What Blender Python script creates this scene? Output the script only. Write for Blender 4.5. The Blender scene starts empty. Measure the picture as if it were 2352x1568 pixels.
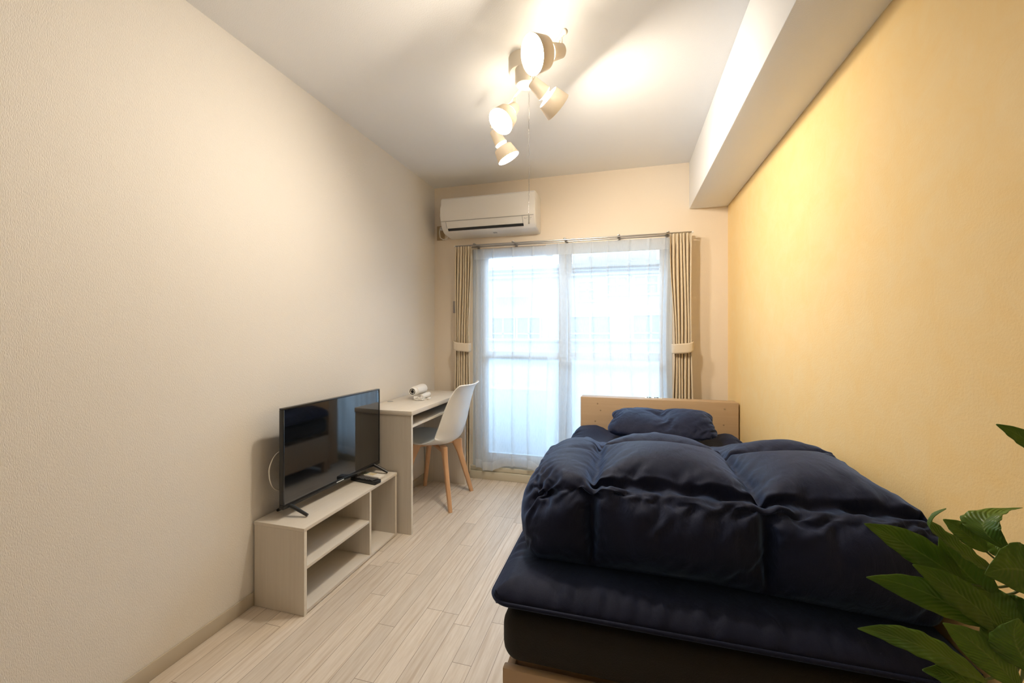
import bpy, bmesh, math, random
import numpy as np
from mathutils import Vector, Matrix
random.seed(7)
sc = bpy.context.scene
COL = sc.collection
PI = math.pi

# ------------------------------------------------------------------ room size (metres; X to the right, Y to the window, Z up)
XL, XR, YB, YF, ZC = -1.558, 0.6886, 3.167, -1.75, 2.40
BX, BZ = 0.437, 2.065            # left face and underside of the beam
WX0, WX1, WZ0, WZ1 = -1.215, 0.325, 0.10, 1.865   # window opening

# ------------------------------------------------------------------ materials
def newmat(name):
    m = bpy.data.materials.new(name); m.use_nodes = True
    nt = m.node_tree; nt.nodes.clear()
    out = nt.nodes.new('ShaderNodeOutputMaterial')
    return m, nt, out
def node(nt, kind, **kw):
    n = nt.nodes.new(kind)
    for k, v in kw.items():
        if k in n.inputs: n.inputs[k].default_value = v
        else: setattr(n, k, v)
    return n
def link(nt, a, b): nt.links.new(a, b)
def principled(nt, out, color=(.8,.8,.8), rough=.5, **kw):
    p = nt.nodes.new('ShaderNodeBsdfPrincipled')
    p.inputs['Base Color'].default_value = (*color, 1)
    p.inputs['Roughness'].default_value = rough
    for k, v in kw.items(): p.inputs[k].default_value = v
    link(nt, p.outputs[0], out.inputs[0])
    return p
def simple(name, color, rough=.5, bump=0, bscale=300, var=0, vscale=20, **kw):
    m, nt, out = newmat(name)
    p = principled(nt, out, color, rough, **kw)
    tc = nt.nodes.new('ShaderNodeTexCoord')
    if bump:
        n = node(nt, 'ShaderNodeTexNoise', Scale=bscale, Detail=3.0); link(nt, tc.outputs['Object'], n.inputs['Vector'])
        b = node(nt, 'ShaderNodeBump', Strength=bump, Distance=.002); link(nt, n.outputs[0], b.inputs['Height']); link(nt, b.outputs[0], p.inputs['Normal'])
    if var:
        n2 = node(nt, 'ShaderNodeTexNoise', Scale=vscale, Detail=4.0); link(nt, tc.outputs['Object'], n2.inputs['Vector'])
        r = nt.nodes.new('ShaderNodeMix'); r.data_type = 'RGBA'
        r.inputs[6].default_value = (*[c*(1-var) for c in color], 1); r.inputs[7].default_value = (*[min(1, c*(1+var)) for c in color], 1)
        link(nt, n2.outputs[0], r.inputs[0]); link(nt, r.outputs[2], p.inputs['Base Color'])
    return m
def wallpaper(name, color, scale=(1,1,1), nscale=260, strength=.35, mottle=None, mscale=9, gloss=.6):
    m, nt, out = newmat(name)
    p = principled(nt, out, color, gloss)
    p.inputs['Specular IOR Level'].default_value = .4
    tc = nt.nodes.new('ShaderNodeTexCoord'); mp = nt.nodes.new('ShaderNodeMapping'); mp.inputs['Scale'].default_value = scale
    link(nt, tc.outputs['Object'], mp.inputs['Vector'])
    n = node(nt, 'ShaderNodeTexNoise', Scale=nscale, Detail=2.5, Roughness=.6); link(nt, mp.outputs[0], n.inputs['Vector'])
    b = node(nt, 'ShaderNodeBump', Strength=strength, Distance=.0022); link(nt, n.outputs[0], b.inputs['Height']); link(nt, b.outputs[0], p.inputs['Normal'])
    if mottle:
        n2 = node(nt, 'ShaderNodeTexNoise', Scale=mscale, Detail=7.0, Roughness=.72, Distortion=.6); link(nt, tc.outputs['Object'], n2.inputs['Vector'])
        cr = nt.nodes.new('ShaderNodeValToRGB'); cr.color_ramp.elements[0].position = .35; cr.color_ramp.elements[1].position = .68
        cr.color_ramp.elements[0].color = (*color, 1); cr.color_ramp.elements[1].color = (*mottle, 1)
        link(nt, n2.outputs[0], cr.inputs[0]); link(nt, cr.outputs[0], p.inputs['Base Color'])
        mx = node(nt, 'ShaderNodeMath', operation='MULTIPLY_ADD'); mx.inputs[1].default_value = 2.0
        link(nt, n2.outputs[0], mx.inputs[0]); link(nt, n.outputs[0], mx.inputs[2]); link(nt, mx.outputs[0], b.inputs['Height'])
    return m
def wood(name, c1, c2, axis='Z', scale=1.0, rough=.5, contrast=1.0):
    """Pale board with a fine straight grain along one axis."""
    m, nt, out = newmat(name)
    p = principled(nt, out, c1, rough)
    tc = nt.nodes.new('ShaderNodeTexCoord'); mp = nt.nodes.new('ShaderNodeMapping')
    s = {'X': (3, 70, 70), 'Y': (70, 3, 70), 'Z': (70, 70, 3)}[axis]
    mp.inputs['Scale'].default_value = [v*scale for v in s]
    link(nt, tc.outputs['Object'], mp.inputs['Vector'])
    n = node(nt, 'ShaderNodeTexNoise', Scale=1.0, Detail=5.0, Roughness=.65, Distortion=.4); link(nt, mp.outputs[0], n.inputs['Vector'])
    cr = nt.nodes.new('ShaderNodeValToRGB')
    cr.color_ramp.elements[0].position = .5-.22/contrast; cr.color_ramp.elements[1].position = .5+.2/contrast
    cr.color_ramp.elements[0].color = (*c2, 1); cr.color_ramp.elements[1].color = (*c1, 1)
    link(nt, n.outputs[0], cr.inputs[0]); link(nt, cr.outputs[0], p.inputs['Base Color'])
    b = node(nt, 'ShaderNodeBump', Strength=.08, Distance=.001); link(nt, n.outputs[0], b.inputs['Height']); link(nt, b.outputs[0], p.inputs['Normal'])
    return m
def floor_material():
    m, nt, out = newmat('washed_oak_floor')
    p = principled(nt, out, (.7,.6,.5), .42)
    tc = nt.nodes.new('ShaderNodeTexCoord'); sp = nt.nodes.new('ShaderNodeSeparateXYZ'); link(nt, tc.outputs['Object'], sp.inputs[0])
    def M(op, a, b=None, c=None):
        n = nt.nodes.new('ShaderNodeMath'); n.operation = op
        for i, v in enumerate((a, b, c)):
            if v is None: continue
            if isinstance(v, (int, float)): n.inputs[i].default_value = v
            else: link(nt, v, n.inputs[i])
        return n.outputs[0]
    W, L = .0735, .92
    xv = M('DIVIDE', M('ADD', sp.outputs[0], .012), W); row = M('FLOOR', xv); fx = M('FRACT', xv)
    wn = nt.nodes.new('ShaderNodeTexWhiteNoise'); wn.noise_dimensions = '1D'; link(nt, row, wn.inputs['W'])
    yv = M('ADD', M('DIVIDE', sp.outputs[1], L), M('MULTIPLY', wn.outputs[0], 5.0)); cell = M('FLOOR', yv); fy = M('FRACT', yv)
    cv = nt.nodes.new('ShaderNodeCombineXYZ'); link(nt, row, cv.inputs[0]); link(nt, cell, cv.inputs[1])
    wb = nt.nodes.new('ShaderNodeTexWhiteNoise'); wb.noise_dimensions = '3D'; link(nt, cv.outputs[0], wb.inputs[0])
    ex = M('MINIMUM', fx, M('SUBTRACT', 1.0, fx)); ey = M('MINIMUM', fy, M('SUBTRACT', 1.0, fy))
    gx = M('LESS_THAN', ex, .014); gy = M('LESS_THAN', ey, .0012)
    gap = M('MAXIMUM', gx, gy)
    # grain: long streaks, shifted for every board
    off = nt.nodes.new('ShaderNodeVectorMath'); off.operation = 'MULTIPLY_ADD'
    link(nt, wb.outputs[1], off.inputs[0]); off.inputs[1].default_value = (9, 9, 9); 
    sc_ = nt.nodes.new('ShaderNodeVectorMath'); sc_.operation = 'MULTIPLY'; link(nt, tc.outputs['Object'], sc_.inputs[0]); sc_.inputs[1].default_value = (1, .07, 1)
    link(nt, sc_.outputs[0], off.inputs[2])
    g1 = node(nt, 'ShaderNodeTexNoise', Scale=120.0, Detail=5.0, Roughness=.6, Distortion=.2); link(nt, off.outputs[0], g1.inputs['Vector'])
    wv = nt.nodes.new('ShaderNodeTexWave'); wv.wave_type = 'BANDS'; wv.bands_direction = 'X'
    for k, v in (('Scale', 9.0), ('Distortion', 9.0), ('Detail', 2.5), ('Detail Scale', 1.6)): wv.inputs[k].default_value = v
    link(nt, off.outputs[0], wv.inputs['Vector'])
    big = node(nt, 'ShaderNodeTexNoise', Scale=11.0, Detail=2.0); link(nt, off.outputs[0], big.inputs['Vector'])
    cath = M('MULTIPLY', M('POWER', wv.outputs[1], 5.0), M('SMOOTH_MIN', M('MULTIPLY', M('MAXIMUM', M('SUBTRACT', big.outputs[0], .47), 0.0), 7.0), 1.0, .1))
    cr = nt.nodes.new('ShaderNodeValToRGB'); e = cr.color_ramp.elements
    e[0].position, e[0].color = .32, FLOOR_DARK; e[1].position, e[1].color = .64, FLOOR_LIGHT
    link(nt, g1.outputs[0], cr.inputs[0])
    def mix(fac, a, b, blend='MIX'):
        n = nt.nodes.new('ShaderNodeMix'); n.data_type = 'RGBA'; n.blend_type = blend
        for i, v in ((0, fac), (6, a), (7, b)):
            if isinstance(v, (int, float)): n.inputs[i].default_value = v
            elif isinstance(v, tuple): n.inputs[i].default_value = v
            else: link(nt, v, n.inputs[i])
        return n.outputs[2]
    c = mix(M('MULTIPLY', cath, .5), cr.outputs[0], FLOOR_STREAK)
    tone = nt.nodes.new('ShaderNodeMapRange'); link(nt, wb.outputs[0], tone.inputs[0]); tone.inputs[3].default_value = .91; tone.inputs[4].default_value = 1.06
    tn = nt.nodes.new('ShaderNodeCombineColor')
    for i in range(3): link(nt, tone.outputs[0], tn.inputs[i])
    c = mix(1.0, c, tn.outputs[0], 'MULTIPLY')
    c = mix(M('MULTIPLY', gap, .75), c, (.20, .14, .10, 1))
    link(nt, c, p.inputs['Base Color'])
    h = M('SUBTRACT', M('MULTIPLY', g1.outputs[0], .12), gap)
    b = node(nt, 'ShaderNodeBump', Strength=.25, Distance=.0012); link(nt, h, b.inputs['Height']); link(nt, b.outputs[0], p.inputs['Normal'])
    rr = nt.nodes.new('ShaderNodeMapRange'); link(nt, g1.outputs[0], rr.inputs[0]); rr.inputs[3].default_value = .34; rr.inputs[4].default_value = .52
    link(nt, rr.outputs[0], p.inputs['Roughness'])
    return m
def sheer_material(name, see=.52, tint=(.93,.96,1.0)):
    m, nt, out = newmat(name)
    tr = nt.nodes.new('ShaderNodeBsdfTransparent'); tr.inputs[0].default_value = (1, 1, 1, 1)
    tl = nt.nodes.new('ShaderNodeBsdfTranslucent'); tl.inputs[0].default_value = (*tint, 1)
    df = nt.nodes.new('ShaderNodeBsdfDiffuse'); df.inputs[0].default_value = (*tint, 1)
    a = nt.nodes.new('ShaderNodeMixShader'); a.inputs[0].default_value = .25; link(nt, tl.outputs[0], a.inputs[1]); link(nt, df.outputs[0], a.inputs[2])
    tc = nt.nodes.new('ShaderNodeTexCoord'); mp = nt.nodes.new('ShaderNodeMapping'); mp.inputs['Scale'].default_value = (420, 420, 30); link(nt, tc.outputs['Object'], mp.inputs['Vector'])
    n = node(nt, 'ShaderNodeTexNoise', Scale=1.0, Detail=1.0); link(nt, mp.outputs[0], n.inputs['Vector'])
    mr = nt.nodes.new('ShaderNodeMapRange'); mr.inputs[3].default_value = 1-see-.08; mr.inputs[4].default_value = 1-see+.08; link(nt, n.outputs[0], mr.inputs[0])
    b = nt.nodes.new('ShaderNodeMixShader'); link(nt, mr.outputs[0], b.inputs[0]); link(nt, tr.outputs[0], b.inputs[1]); link(nt, a.outputs[0], b.inputs[2])
    link(nt, b.outputs[0], out.inputs[0])
    return m
def glass_material(name, tint=(.93,.97,1), haze=0.0, rough=.02):
    m, nt, out = newmat(name)
    tr = nt.nodes.new('ShaderNodeBsdfTransparent'); tr.inputs[0].default_value = (*tint, 1)
    gl = nt.nodes.new('ShaderNodeBsdfGlossy'); gl.inputs['Roughness'].default_value = rough
    fr = nt.nodes.new('ShaderNodeFresnel'); fr.inputs[0].default_value = 1.45
    base = tr.outputs[0]
    if haze:
        tl = nt.nodes.new('ShaderNodeBsdfTranslucent'); tl.inputs[0].default_value = (.95, .98, 1, 1)
        tc = nt.nodes.new('ShaderNodeTexCoord'); n = node(nt, 'ShaderNodeTexNoise', Scale=90.0, Detail=2.0); link(nt, tc.outputs['Object'], n.inputs['Vector'])
        mr = nt.nodes.new('ShaderNodeMapRange'); mr.inputs[3].default_value = haze-.12; mr.inputs[4].default_value = haze+.12; link(nt, n.outputs[0], mr.inputs[0])
        h = nt.nodes.new('ShaderNodeMixShader'); link(nt, mr.outputs[0], h.inputs[0]); link(nt, tr.outputs[0], h.inputs[1]); link(nt, tl.outputs[0], h.inputs[2]); base = h.outputs[0]
    mx = nt.nodes.new('ShaderNodeMixShader'); link(nt, fr.outputs[0], mx.inputs[0]); link(nt, base, mx.inputs[1]); link(nt, gl.outputs[0], mx.inputs[2])
    link(nt, mx.outputs[0], out.inputs[0])
    return m
def emitter(name, color, strength):
    m, nt, out = newmat(name)
    e = nt.nodes.new('ShaderNodeEmission'); e.inputs[0].default_value = (*color, 1); e.inputs[1].default_value = strength
    link(nt, e.outputs[0], out.inputs[0]); return m
def shade_material():
    m, nt, out = newmat('cream_lamp_plastic')
    df = nt.nodes.new('ShaderNodeBsdfDiffuse'); df.inputs[0].default_value = (.86, .80, .70, 1)
    tl = nt.nodes.new('ShaderNodeBsdfTranslucent'); tl.inputs[0].default_value = (.9, .72, .45, 1)
    a = nt.nodes.new('ShaderNodeMixShader'); a.inputs[0].default_value = .07
    link(nt, df.outputs[0], a.inputs[1]); link(nt, tl.outputs[0], a.inputs[2])
    g = nt.nodes.new('ShaderNodeBsdfGlossy'); g.inputs['Roughness'].default_value = .35
    b = nt.nodes.new('ShaderNodeMixShader'); b.inputs[0].default_value = .05
    link(nt, a.outputs[0], b.inputs[1]); link(nt, g.outputs[0], b.inputs[2]); link(nt, b.outputs[0], out.inputs[0])
    return m
def navy_cloth(name, color, rough=.6, sheen=.35, weave=900, bump=.06, wr=0):
    m, nt, out = newmat(name)
    p = principled(nt, out, color, rough)
    p.inputs['Sheen Weight'].default_value = sheen; p.inputs['Sheen Roughness'].default_value = .45; p.inputs['Sheen Tint'].default_value = (.28, .48, 1, 1)
    p.inputs['Specular IOR Level'].default_value = .17
    tc = nt.nodes.new('ShaderNodeTexCoord')
    n = node(nt, 'ShaderNodeTexNoise', Scale=float(weave), Detail=1.0); link(nt, tc.outputs['Object'], n.inputs['Vector'])
    h = n.outputs[0]
    if wr:
        mp = nt.nodes.new('ShaderNodeMapping'); mp.inputs['Scale'].default_value = (38, 15, 15); link(nt, tc.outputs['Object'], mp.inputs['Vector'])
        n2 = node(nt, 'ShaderNodeTexNoise', Scale=1.0, Detail=4.0, Roughness=.55, Distortion=1.2); link(nt, mp.outputs[0], n2.inputs['Vector'])
        b0 = node(nt, 'ShaderNodeBump', Strength=.25, Distance=.004*wr); link(nt, n2.outputs[0], b0.inputs['Height'])
    b = node(nt, 'ShaderNodeBump', Strength=1.0, Distance=.0005 + bump*.002); link(nt, h, b.inputs['Height']); link(nt, b.outputs[0], p.inputs['Normal'])
    if wr: link(nt, b0.outputs[0], b.inputs['Normal'])
    return m
def leaf_material():
    m, nt, out = newmat('green_leaf')
    p = principled(nt, out, (.05,.13,.02), .38)
    uv = nt.nodes.new('ShaderNodeUVMap'); sp = nt.nodes.new('ShaderNodeSeparateXYZ'); link(nt, uv.outputs[0], sp.inputs[0])
    # u runs along the blade, v across it (0.5 is the midrib)
    ab = node(nt, 'ShaderNodeMath', operation='SUBTRACT'); link(nt, sp.outputs[1], ab.inputs[0]); ab.inputs[1].default_value = .5
    av = node(nt, 'ShaderNodeMath', operation='ABSOLUTE'); link(nt, ab.outputs[0], av.inputs[0])
    rib = node(nt, 'ShaderNodeMath', operation='LESS_THAN'); link(nt, av.outputs[0], rib.inputs[0]); rib.inputs[1].default_value = .022
    ph = node(nt, 'ShaderNodeMath', operation='MULTIPLY_ADD'); link(nt, av.outputs[0], ph.inputs[0]); ph.inputs[1].default_value = -45.0
    um = node(nt, 'ShaderNodeMath', operation='MULTIPLY'); link(nt, sp.outputs[0], um.inputs[0]); um.inputs[1].default_value = 95.0; link(nt, um.outputs[0], ph.inputs[2])
    sn = node(nt, 'ShaderNodeMath', operation='SINE'); link(nt, ph.outputs[0], sn.inputs[0])
    tc = nt.nodes.new('ShaderNodeTexCoord'); n = node(nt, 'ShaderNodeTexNoise', Scale=14.0, Detail=3.0); link(nt, tc.outputs['Object'], n.inputs['Vector'])
    cr = nt.nodes.new('ShaderNodeValToRGB'); cr.color_ramp.elements[0].position = .35; cr.color_ramp.elements[1].position = .7
    cr.color_ramp.elements[0].color = (.05, .135, .016, 1); cr.color_ramp.elements[1].color = (.17, .29, .035, 1)
    link(nt, n.outputs[0], cr.inputs[0])
    mx = nt.nodes.new('ShaderNodeMix'); mx.data_type = 'RGBA'; mx.inputs[7].default_value = (.20, .30, .07, 1)
    hf = node(nt, 'ShaderNodeMath', operation='MULTIPLY'); link(nt, rib.outputs[0], hf.inputs[0]); hf.inputs[1].default_value = .7
    link(nt, hf.outputs[0], mx.inputs[0]); link(nt, cr.outputs[0], mx.inputs[6]); link(nt, mx.outputs[2], p.inputs['Base Color'])
    b = node(nt, 'ShaderNodeBump', Strength=.35, Distance=.002); link(nt, sn.outputs[0], b.inputs['Height']); link(nt, b.outputs[0], p.inputs['Normal'])
    tl = nt.nodes.new('ShaderNodeBsdfTranslucent'); tl.inputs[0].default_value = (.24, .40, .04, 1)
    ms = nt.nodes.new('ShaderNodeMixShader'); ms.inputs[0].default_value = .30; link(nt, p.outputs[0], ms.inputs[1]); link(nt, tl.outputs[0], ms.inputs[2]); link(nt, ms.outputs[0], out.inputs[0])
    return m

FLOOR_LIGHT = (.70, .63, .55, 1); FLOOR_DARK = (.60, .52, .435, 1); FLOOR_STREAK = (.42, .31, .21, 1)
M_WALL = wallpaper('woven_offwhite_wallpaper', (.79, .765, .73), (1.5, 1.5, .45), 300, .75)
M_BACK = wallpaper('lamp_tinted_offwhite_wallpaper', (.80, .71, .60), (1, 1, 1), 260, .25, gloss=.8)  # off-white like the left wall; warm lamp light is painted into the colour
M_CEIL = wallpaper('pebbled_white_ceiling_paper', (.85, .86, .88), (1, 1, 1), 230, .35)
M_YELLOW = wallpaper('mottled_yellow_wallpaper', (.88, .635, .285), (1, 1, 1), 170, .25, mottle=(.88, .675, .35), mscale=9)
M_FLOOR = floor_material()
M_BASE = simple('greige_vinyl_baseboard', (.50, .45, .37), .5, bump=.05, bscale=200)
M_SILL = simple('cream_painted_sill', (.62, .58, .47), .5, bump=.05, bscale=120)
M_ALU = simple('silver_aluminium_sash', (.72, .78, .84), .45, var=.03)
M_GLASS = glass_material('clear_window_glass')
M_FROST = glass_material('frosted_window_glass', (.86, .94, 1), haze=.24, rough=.3)
M_SHEER = sheer_material('white_voile', .33)
M_SHEER2 = sheer_material('white_voile_double', .18)
M_DRAPE = simple('beige_drape_cloth', (.62, .53, .40), .85, bump=.12, bscale=700)
M_DRAPE2 = simple('beige_tieback_cloth', (.66, .58, .47), .85, bump=.12, bscale=700)
M_CHROME = simple('brushed_steel', (.36, .35, .34), .35, Metallic=1.0, var=.05)
M_ASH = wood('whitewashed_ash_board', (.66, .62, .56), (.61, .565, .505), 'Z', 1.0, .5)
M_ASHY = wood('whitewashed_ash_top', (.68, .64, .585), (.645, .60, .54), 'Y', 1.0, .42)
M_EDGE = wood('pale_edge_band', (.76, .71, .63), (.70, .65, .56), 'Y', 1.0, .45)
M_MAPLE = wood('maple_bed_board', (.48, .35, .23), (.445, .32, .205), 'X', .7, .5)
M_BEECH = wood('beech_chair_leg', (.68, .42, .24), (.60, .35, .19), 'Z', 1.0, .45)
M_SHELL = simple('white_shell_plastic', (.80, .80, .79), .35, var=.01)
M_PAD = simple('pale_grey_leatherette', (.66, .70, .72), .5, bump=.1, bscale=400)
M_WHITE = simple('white_plastic', (.80, .79, .77), .4, var=.01)
M_ACW = simple('warm_white_plastic', (.80, .78, .75), .35, var=.01)
M_GREY = simple('grey_mark', (.38, .38, .38), .5, var=.02)
M_DARK = simple('dark_slot', (.012, .013, .015), .5, var=.1)
M_BLACK = simple('black_plastic', (.010, .011, .013), .32, var=.1)
M_BEZEL = simple('black_gloss_bezel', (.012, .014, .018), .18, var=.1)
M_SCREEN = simple('black_screen_glass', (.004, .005, .007), .05, var=.1, IOR=2.1)
M_BTN = simple('worn_grey_key', (.22, .22, .23), .5, var=.1)
M_LCD = simple('green_grey_lcd', (.20, .22, .17), .2, var=.05)
M_YKEY = simple('yellowed_key', (.62, .48, .16), .5, var=.05)
M_BROWNP = simple('brown_beige_plate', (.40, .29, .16), .5, var=.05)
M_NAVY = navy_cloth('navy_cotton', (.0062, .0098, .034), .60, .40, 900, .05, wr=3.0)
M_NAVY2 = navy_cloth('navy_cotton_pad', (.0055, .0085, .029), .62, .22, 900, .05, wr=2.0)
M_MESH = simple('black_spacer_mesh', (.0045, .0043, .0042), .8, bump=.9, bscale=330)
M_CREAM = shade_material()
M_BULB = emitter('lit_bulb_lens', (1.0, .87, .69), 415.0)
M_BULB2 = emitter('dimmer_lit_bulb_lens', (1.0, .87, .69), 120.0)
M_GLOW = emitter('lit_bulb_neck', (1.0, .86, .66), 55.0)
M_LEAF = leaf_material()
M_STEM = simple('green_stem', (.10, .14, .04), .6, var=.2)
M_TRUNK = simple('brown_bark', (.20, .12, .06), .85, bump=.6, bscale=60, var=.3)
M_POT = simple('white_ceramic_pot', (.70, .68, .64), .35, var=.03)
M_SOIL = simple('dark_soil', (.04, .028, .018), .95, bump=1.0, bscale=120, var=.3)
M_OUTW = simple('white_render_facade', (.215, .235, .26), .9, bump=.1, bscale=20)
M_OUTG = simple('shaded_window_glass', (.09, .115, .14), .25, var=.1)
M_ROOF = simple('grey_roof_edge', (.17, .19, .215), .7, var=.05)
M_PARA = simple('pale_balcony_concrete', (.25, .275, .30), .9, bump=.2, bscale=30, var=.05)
M_UNIT = simple('shade_toned_outdoor_casing', (.12, .15, .19), .5, var=.05)  # white-grey casing; its shade and bluish cast are put into the colour
M_SCRN = sheer_material('rolled_greige_screen', .15, (.62, .58, .53))

# ------------------------------------------------------------------ mesh helpers
def newbm(): return bmesh.new()
def add_box(bm, lo, hi, bevel=0, seg=2, rot=None):
    c = [(a+b)/2 for a, b in zip(lo, hi)]; s = [abs(b-a) for a, b in zip(lo, hi)]
    r = bmesh.ops.create_cube(bm, size=1)
    vs = r['verts']
    for v in vs: v.co = Vector((v.co.x*s[0], v.co.y*s[1], v.co.z*s[2]))
    if bevel:
        es = list({e for v in vs for e in v.link_edges})
        r2 = bmesh.ops.bevel(bm, geom=es, offset=min(bevel, min(s)*.49), segments=seg, affect='EDGES', profile=.5)
        vs = list({v for f in r2['faces'] for v in f.verts} | {v for v in vs if v.is_valid})
        vs = list({v for v in vs if v.is_valid})
        # gather the whole connected piece
        seen = set(vs); st = list(vs)
        while st:
            v = st.pop()
            for e in v.link_edges:
                w = e.other_vert(v)
                if w not in seen: seen.add(w); st.append(w)
        vs = list(seen)
    for v in vs:
        co = v.co
        if rot is not None: co = rot @ co
        v.co = co + Vector(c)
    return vs
def add_tube(bm, pts, r, n=10, cap=True):
    """Tube along a polyline; r is one radius or one per point."""
    pts = [Vector(p) for p in pts]; rs = r if isinstance(r, (list, tuple)) else [r]*len(pts)
    rings = []; up = None
    for i, p in enumerate(pts):
        d = (pts[min(i+1, len(pts)-1)] - pts[max(i-1, 0)]).normalized()
        if up is None: up = Vector((0,0,1)) if abs(d.z) < .9 else Vector((1,0,0))
        x = d.cross(up)
        if x.length < 1e-5: x = d.cross(Vector((0,1,0)))
        x.normalize(); y = x.cross(d).normalized(); up = y
        rings.append([bm.verts.new(p + rs[i]*(math.cos(2*PI*k/n)*x + math.sin(2*PI*k/n)*y)) for k in range(n)])
    for a, b in zip(rings, rings[1:]):
        for k in range(n): bm.faces.new((a[k], a[(k+1) % n], b[(k+1) % n], b[k]))
    if cap: bm.faces.new(rings[0][::-1]); bm.faces.new(rings[-1])
def add_lathe(bm, prof, o, axis, n=32):
    """Surface of revolution: prof = [(distance along axis, radius)]."""
    o = Vector(o); a = Vector(axis).normalized()
    x = a.cross(Vector((0,0,1)))
    if x.length < 1e-4: x = Vector((1,0,0))
    x.normalize(); y = a.cross(x).normalized()
    rings = []
    for d, r in prof:
        c = o + a*d
        if r < 1e-6: rings.append([bm.verts.new(c)])
        else: rings.append([bm.verts.new(c + r*(math.cos(2*PI*k/n)*x + math.sin(2*PI*k/n)*y)) for k in range(n)])
    for p, q in zip(rings, rings[1:]):
        for k in range(n):
            k2 = (k+1) % n
            f = [p[k], p[k2], q[k2], q[k]] if len(p) > 1 and len(q) > 1 else ([p[0], q[k2], q[k]] if len(p) == 1 else [p[k], p[k2], q[0]])
            bm.faces.new(f)
def add_prism(bm, poly, x0, x1, bevel=0):
    """poly = [(y, z)] extruded along X."""
    a = [bm.verts.new((x0, y, z)) for y, z in poly]; b = [bm.verts.new((x1, y, z)) for y, z in poly]
    n = len(poly); fs = []
    for i in range(n): fs.append(bm.faces.new((a[i], a[(i+1) % n], b[(i+1) % n], b[i])))
    f1 = bm.faces.new(a[::-1]); f2 = bm.faces.new(b)
    if bevel:
        es = list({e for f in (f1, f2) for e in f.edges})
        bmesh.ops.bevel(bm, geom=es, offset=bevel, segments=3, affect='EDGES', profile=.5)
def add_grid(bm, rows, closed=False, uv=False):
    V = [[bm.verts.new(p) for p in row] for row in rows]
    lay = bm.loops.layers.uv.verify() if uv else None
    nr, nc = len(V), len(V[0])
    for i in range(nr-1):
        for j in range(nc if closed else nc-1):
            j2 = (j+1) % nc
            f = bm.faces.new((V[i][j], V[i][j2], V[i+1][j2], V[i+1][j]))
            if uv:
                for l, (a, b) in zip(f.loops, ((i, j), (i, j2), (i+1, j2), (i+1, j))): l[lay].uv = (a/(nr-1), b/(nc-1))
    return V
def obj(name, bm, mat, parent=None, smooth=True, angle=35, at=None):
    bmesh.ops.recalc_face_normals(bm, faces=bm.faces)
    me = bpy.data.meshes.new(name); bm.to_mesh(me); bm.free()
    me.materials.append(mat)
    if smooth:
        me.polygons.foreach_set('use_smooth', [True]*len(me.polygons))
        try: me.set_sharp_from_angle(angle=math.radians(angle))
        except Exception: pass
    o = bpy.data.objects.new(name, me); COL.objects.link(o)
    if at is not None:
        a = Vector(at)
        for v in me.vertices: v.co -= a
        o.location = a
    if parent is not None:
        o.parent = parent
        o.location = Vector(o.location) - Vector(parent.location)
        if parent.parent is not None: o.location = Vector(o.location) - Vector(parent.parent.location)
        if at is None:
            pass
    return o
def tag(o, label, cat=None, group=None, kind=None):
    o['label'] = label
    if cat: o['category'] = cat
    if group: o['group'] = group
    if kind: o['kind'] = kind
    return o
def thing(name, label, cat, loc=(0,0,0), group=None, kind=None):
    o = bpy.data.objects.new(name, None); COL.objects.link(o); o.location = loc; o.empty_display_size = .05
    return tag(o, label, cat, group, kind)
def struct(name, bm, mat, label=None, parent=None, **kw):
    o = obj(name, bm, mat, parent, **kw)
    if parent is None: o['kind'] = 'structure'
    if label: o['label'] = label
    return o
def boxobj(name, lo, hi, mat, parent=None, bevel=0, seg=2, **kw):
    bm = newbm(); add_box(bm, lo, hi, bevel, seg); return obj(name, bm, mat, parent, **kw)
def solidify(o, t, offset=0):
    m = o.modifiers.new('thickness', 'SOLIDIFY'); m.thickness = t; m.offset = offset; return m
def subsurf(o, n=1):
    m = o.modifiers.new('smooth', 'SUBSURF'); m.levels = m.render_levels = n; return m
def smooth01(a, b, x):
    t = max(0, min(1, (x-a)/(b-a))); return t*t*(3-2*t)

# ------------------------------------------------------------------ the setting
T = .12
bm = newbm(); add_box(bm, (XL-T, YF-T, -.12), (XR+T, YB+T, 0)); struct('floor', bm, M_FLOOR, 'pale washed oak plank floor', smooth=False)
bm = newbm(); add_box(bm, (XL-T, YF-T, ZC), (XR+T, YB+T, ZC+.12)); struct('ceiling', bm, M_CEIL, 'white papered ceiling', smooth=False)
bm = newbm(); add_box(bm, (XL-T, YF-T, 0), (XL, YB+T, ZC)); struct('wall_left', bm, M_WALL, 'off-white woven papered wall behind the television', smooth=False)
bm = newbm(); add_box(bm, (XR, YF-T, 0), (XR+T, YB+T, ZC)); struct('wall_right', bm, M_YELLOW, 'mottled yellow accent wall along the bed', smooth=False)
bm = newbm(); add_box(bm, (XL, YF-T, 0), (XR, YF, ZC)); struct('wall_front', bm, M_BACK, 'plain wall facing the window', smooth=False)
bm = newbm()
add_box(bm, (XL, YB, 0), (WX0, YB+T, ZC)); add_box(bm, (WX1, YB, 0), (XR, YB+T, ZC))
add_box(bm, (WX0, YB, WZ1), (WX1, YB+T, ZC)); add_box(bm, (WX0, YB, 0), (WX1, YB+T, WZ0-.02))
struct('wall_back', bm, M_BACK, 'off-white wall around the window', smooth=False)
bm = newbm(); add_box(bm, (BX, YF, BZ), (XR-.0005, YB-.0005, ZC-.0005), .006, 2); struct('trim_1', bm, M_CEIL, 'white papered beam along the top of the yellow wall')
bm = newbm()
add_box(bm, (WX0-.02, YB-.035, .0005), (WX1+.02, YB-.0005, .062), .003); add_box(bm, (WX0-.02, YB-.022, .064), (WX1+.02, YB-.0005, .098), .003)
struct('trim_2', bm, M_SILL, 'cream raised sill step under the window')
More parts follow.
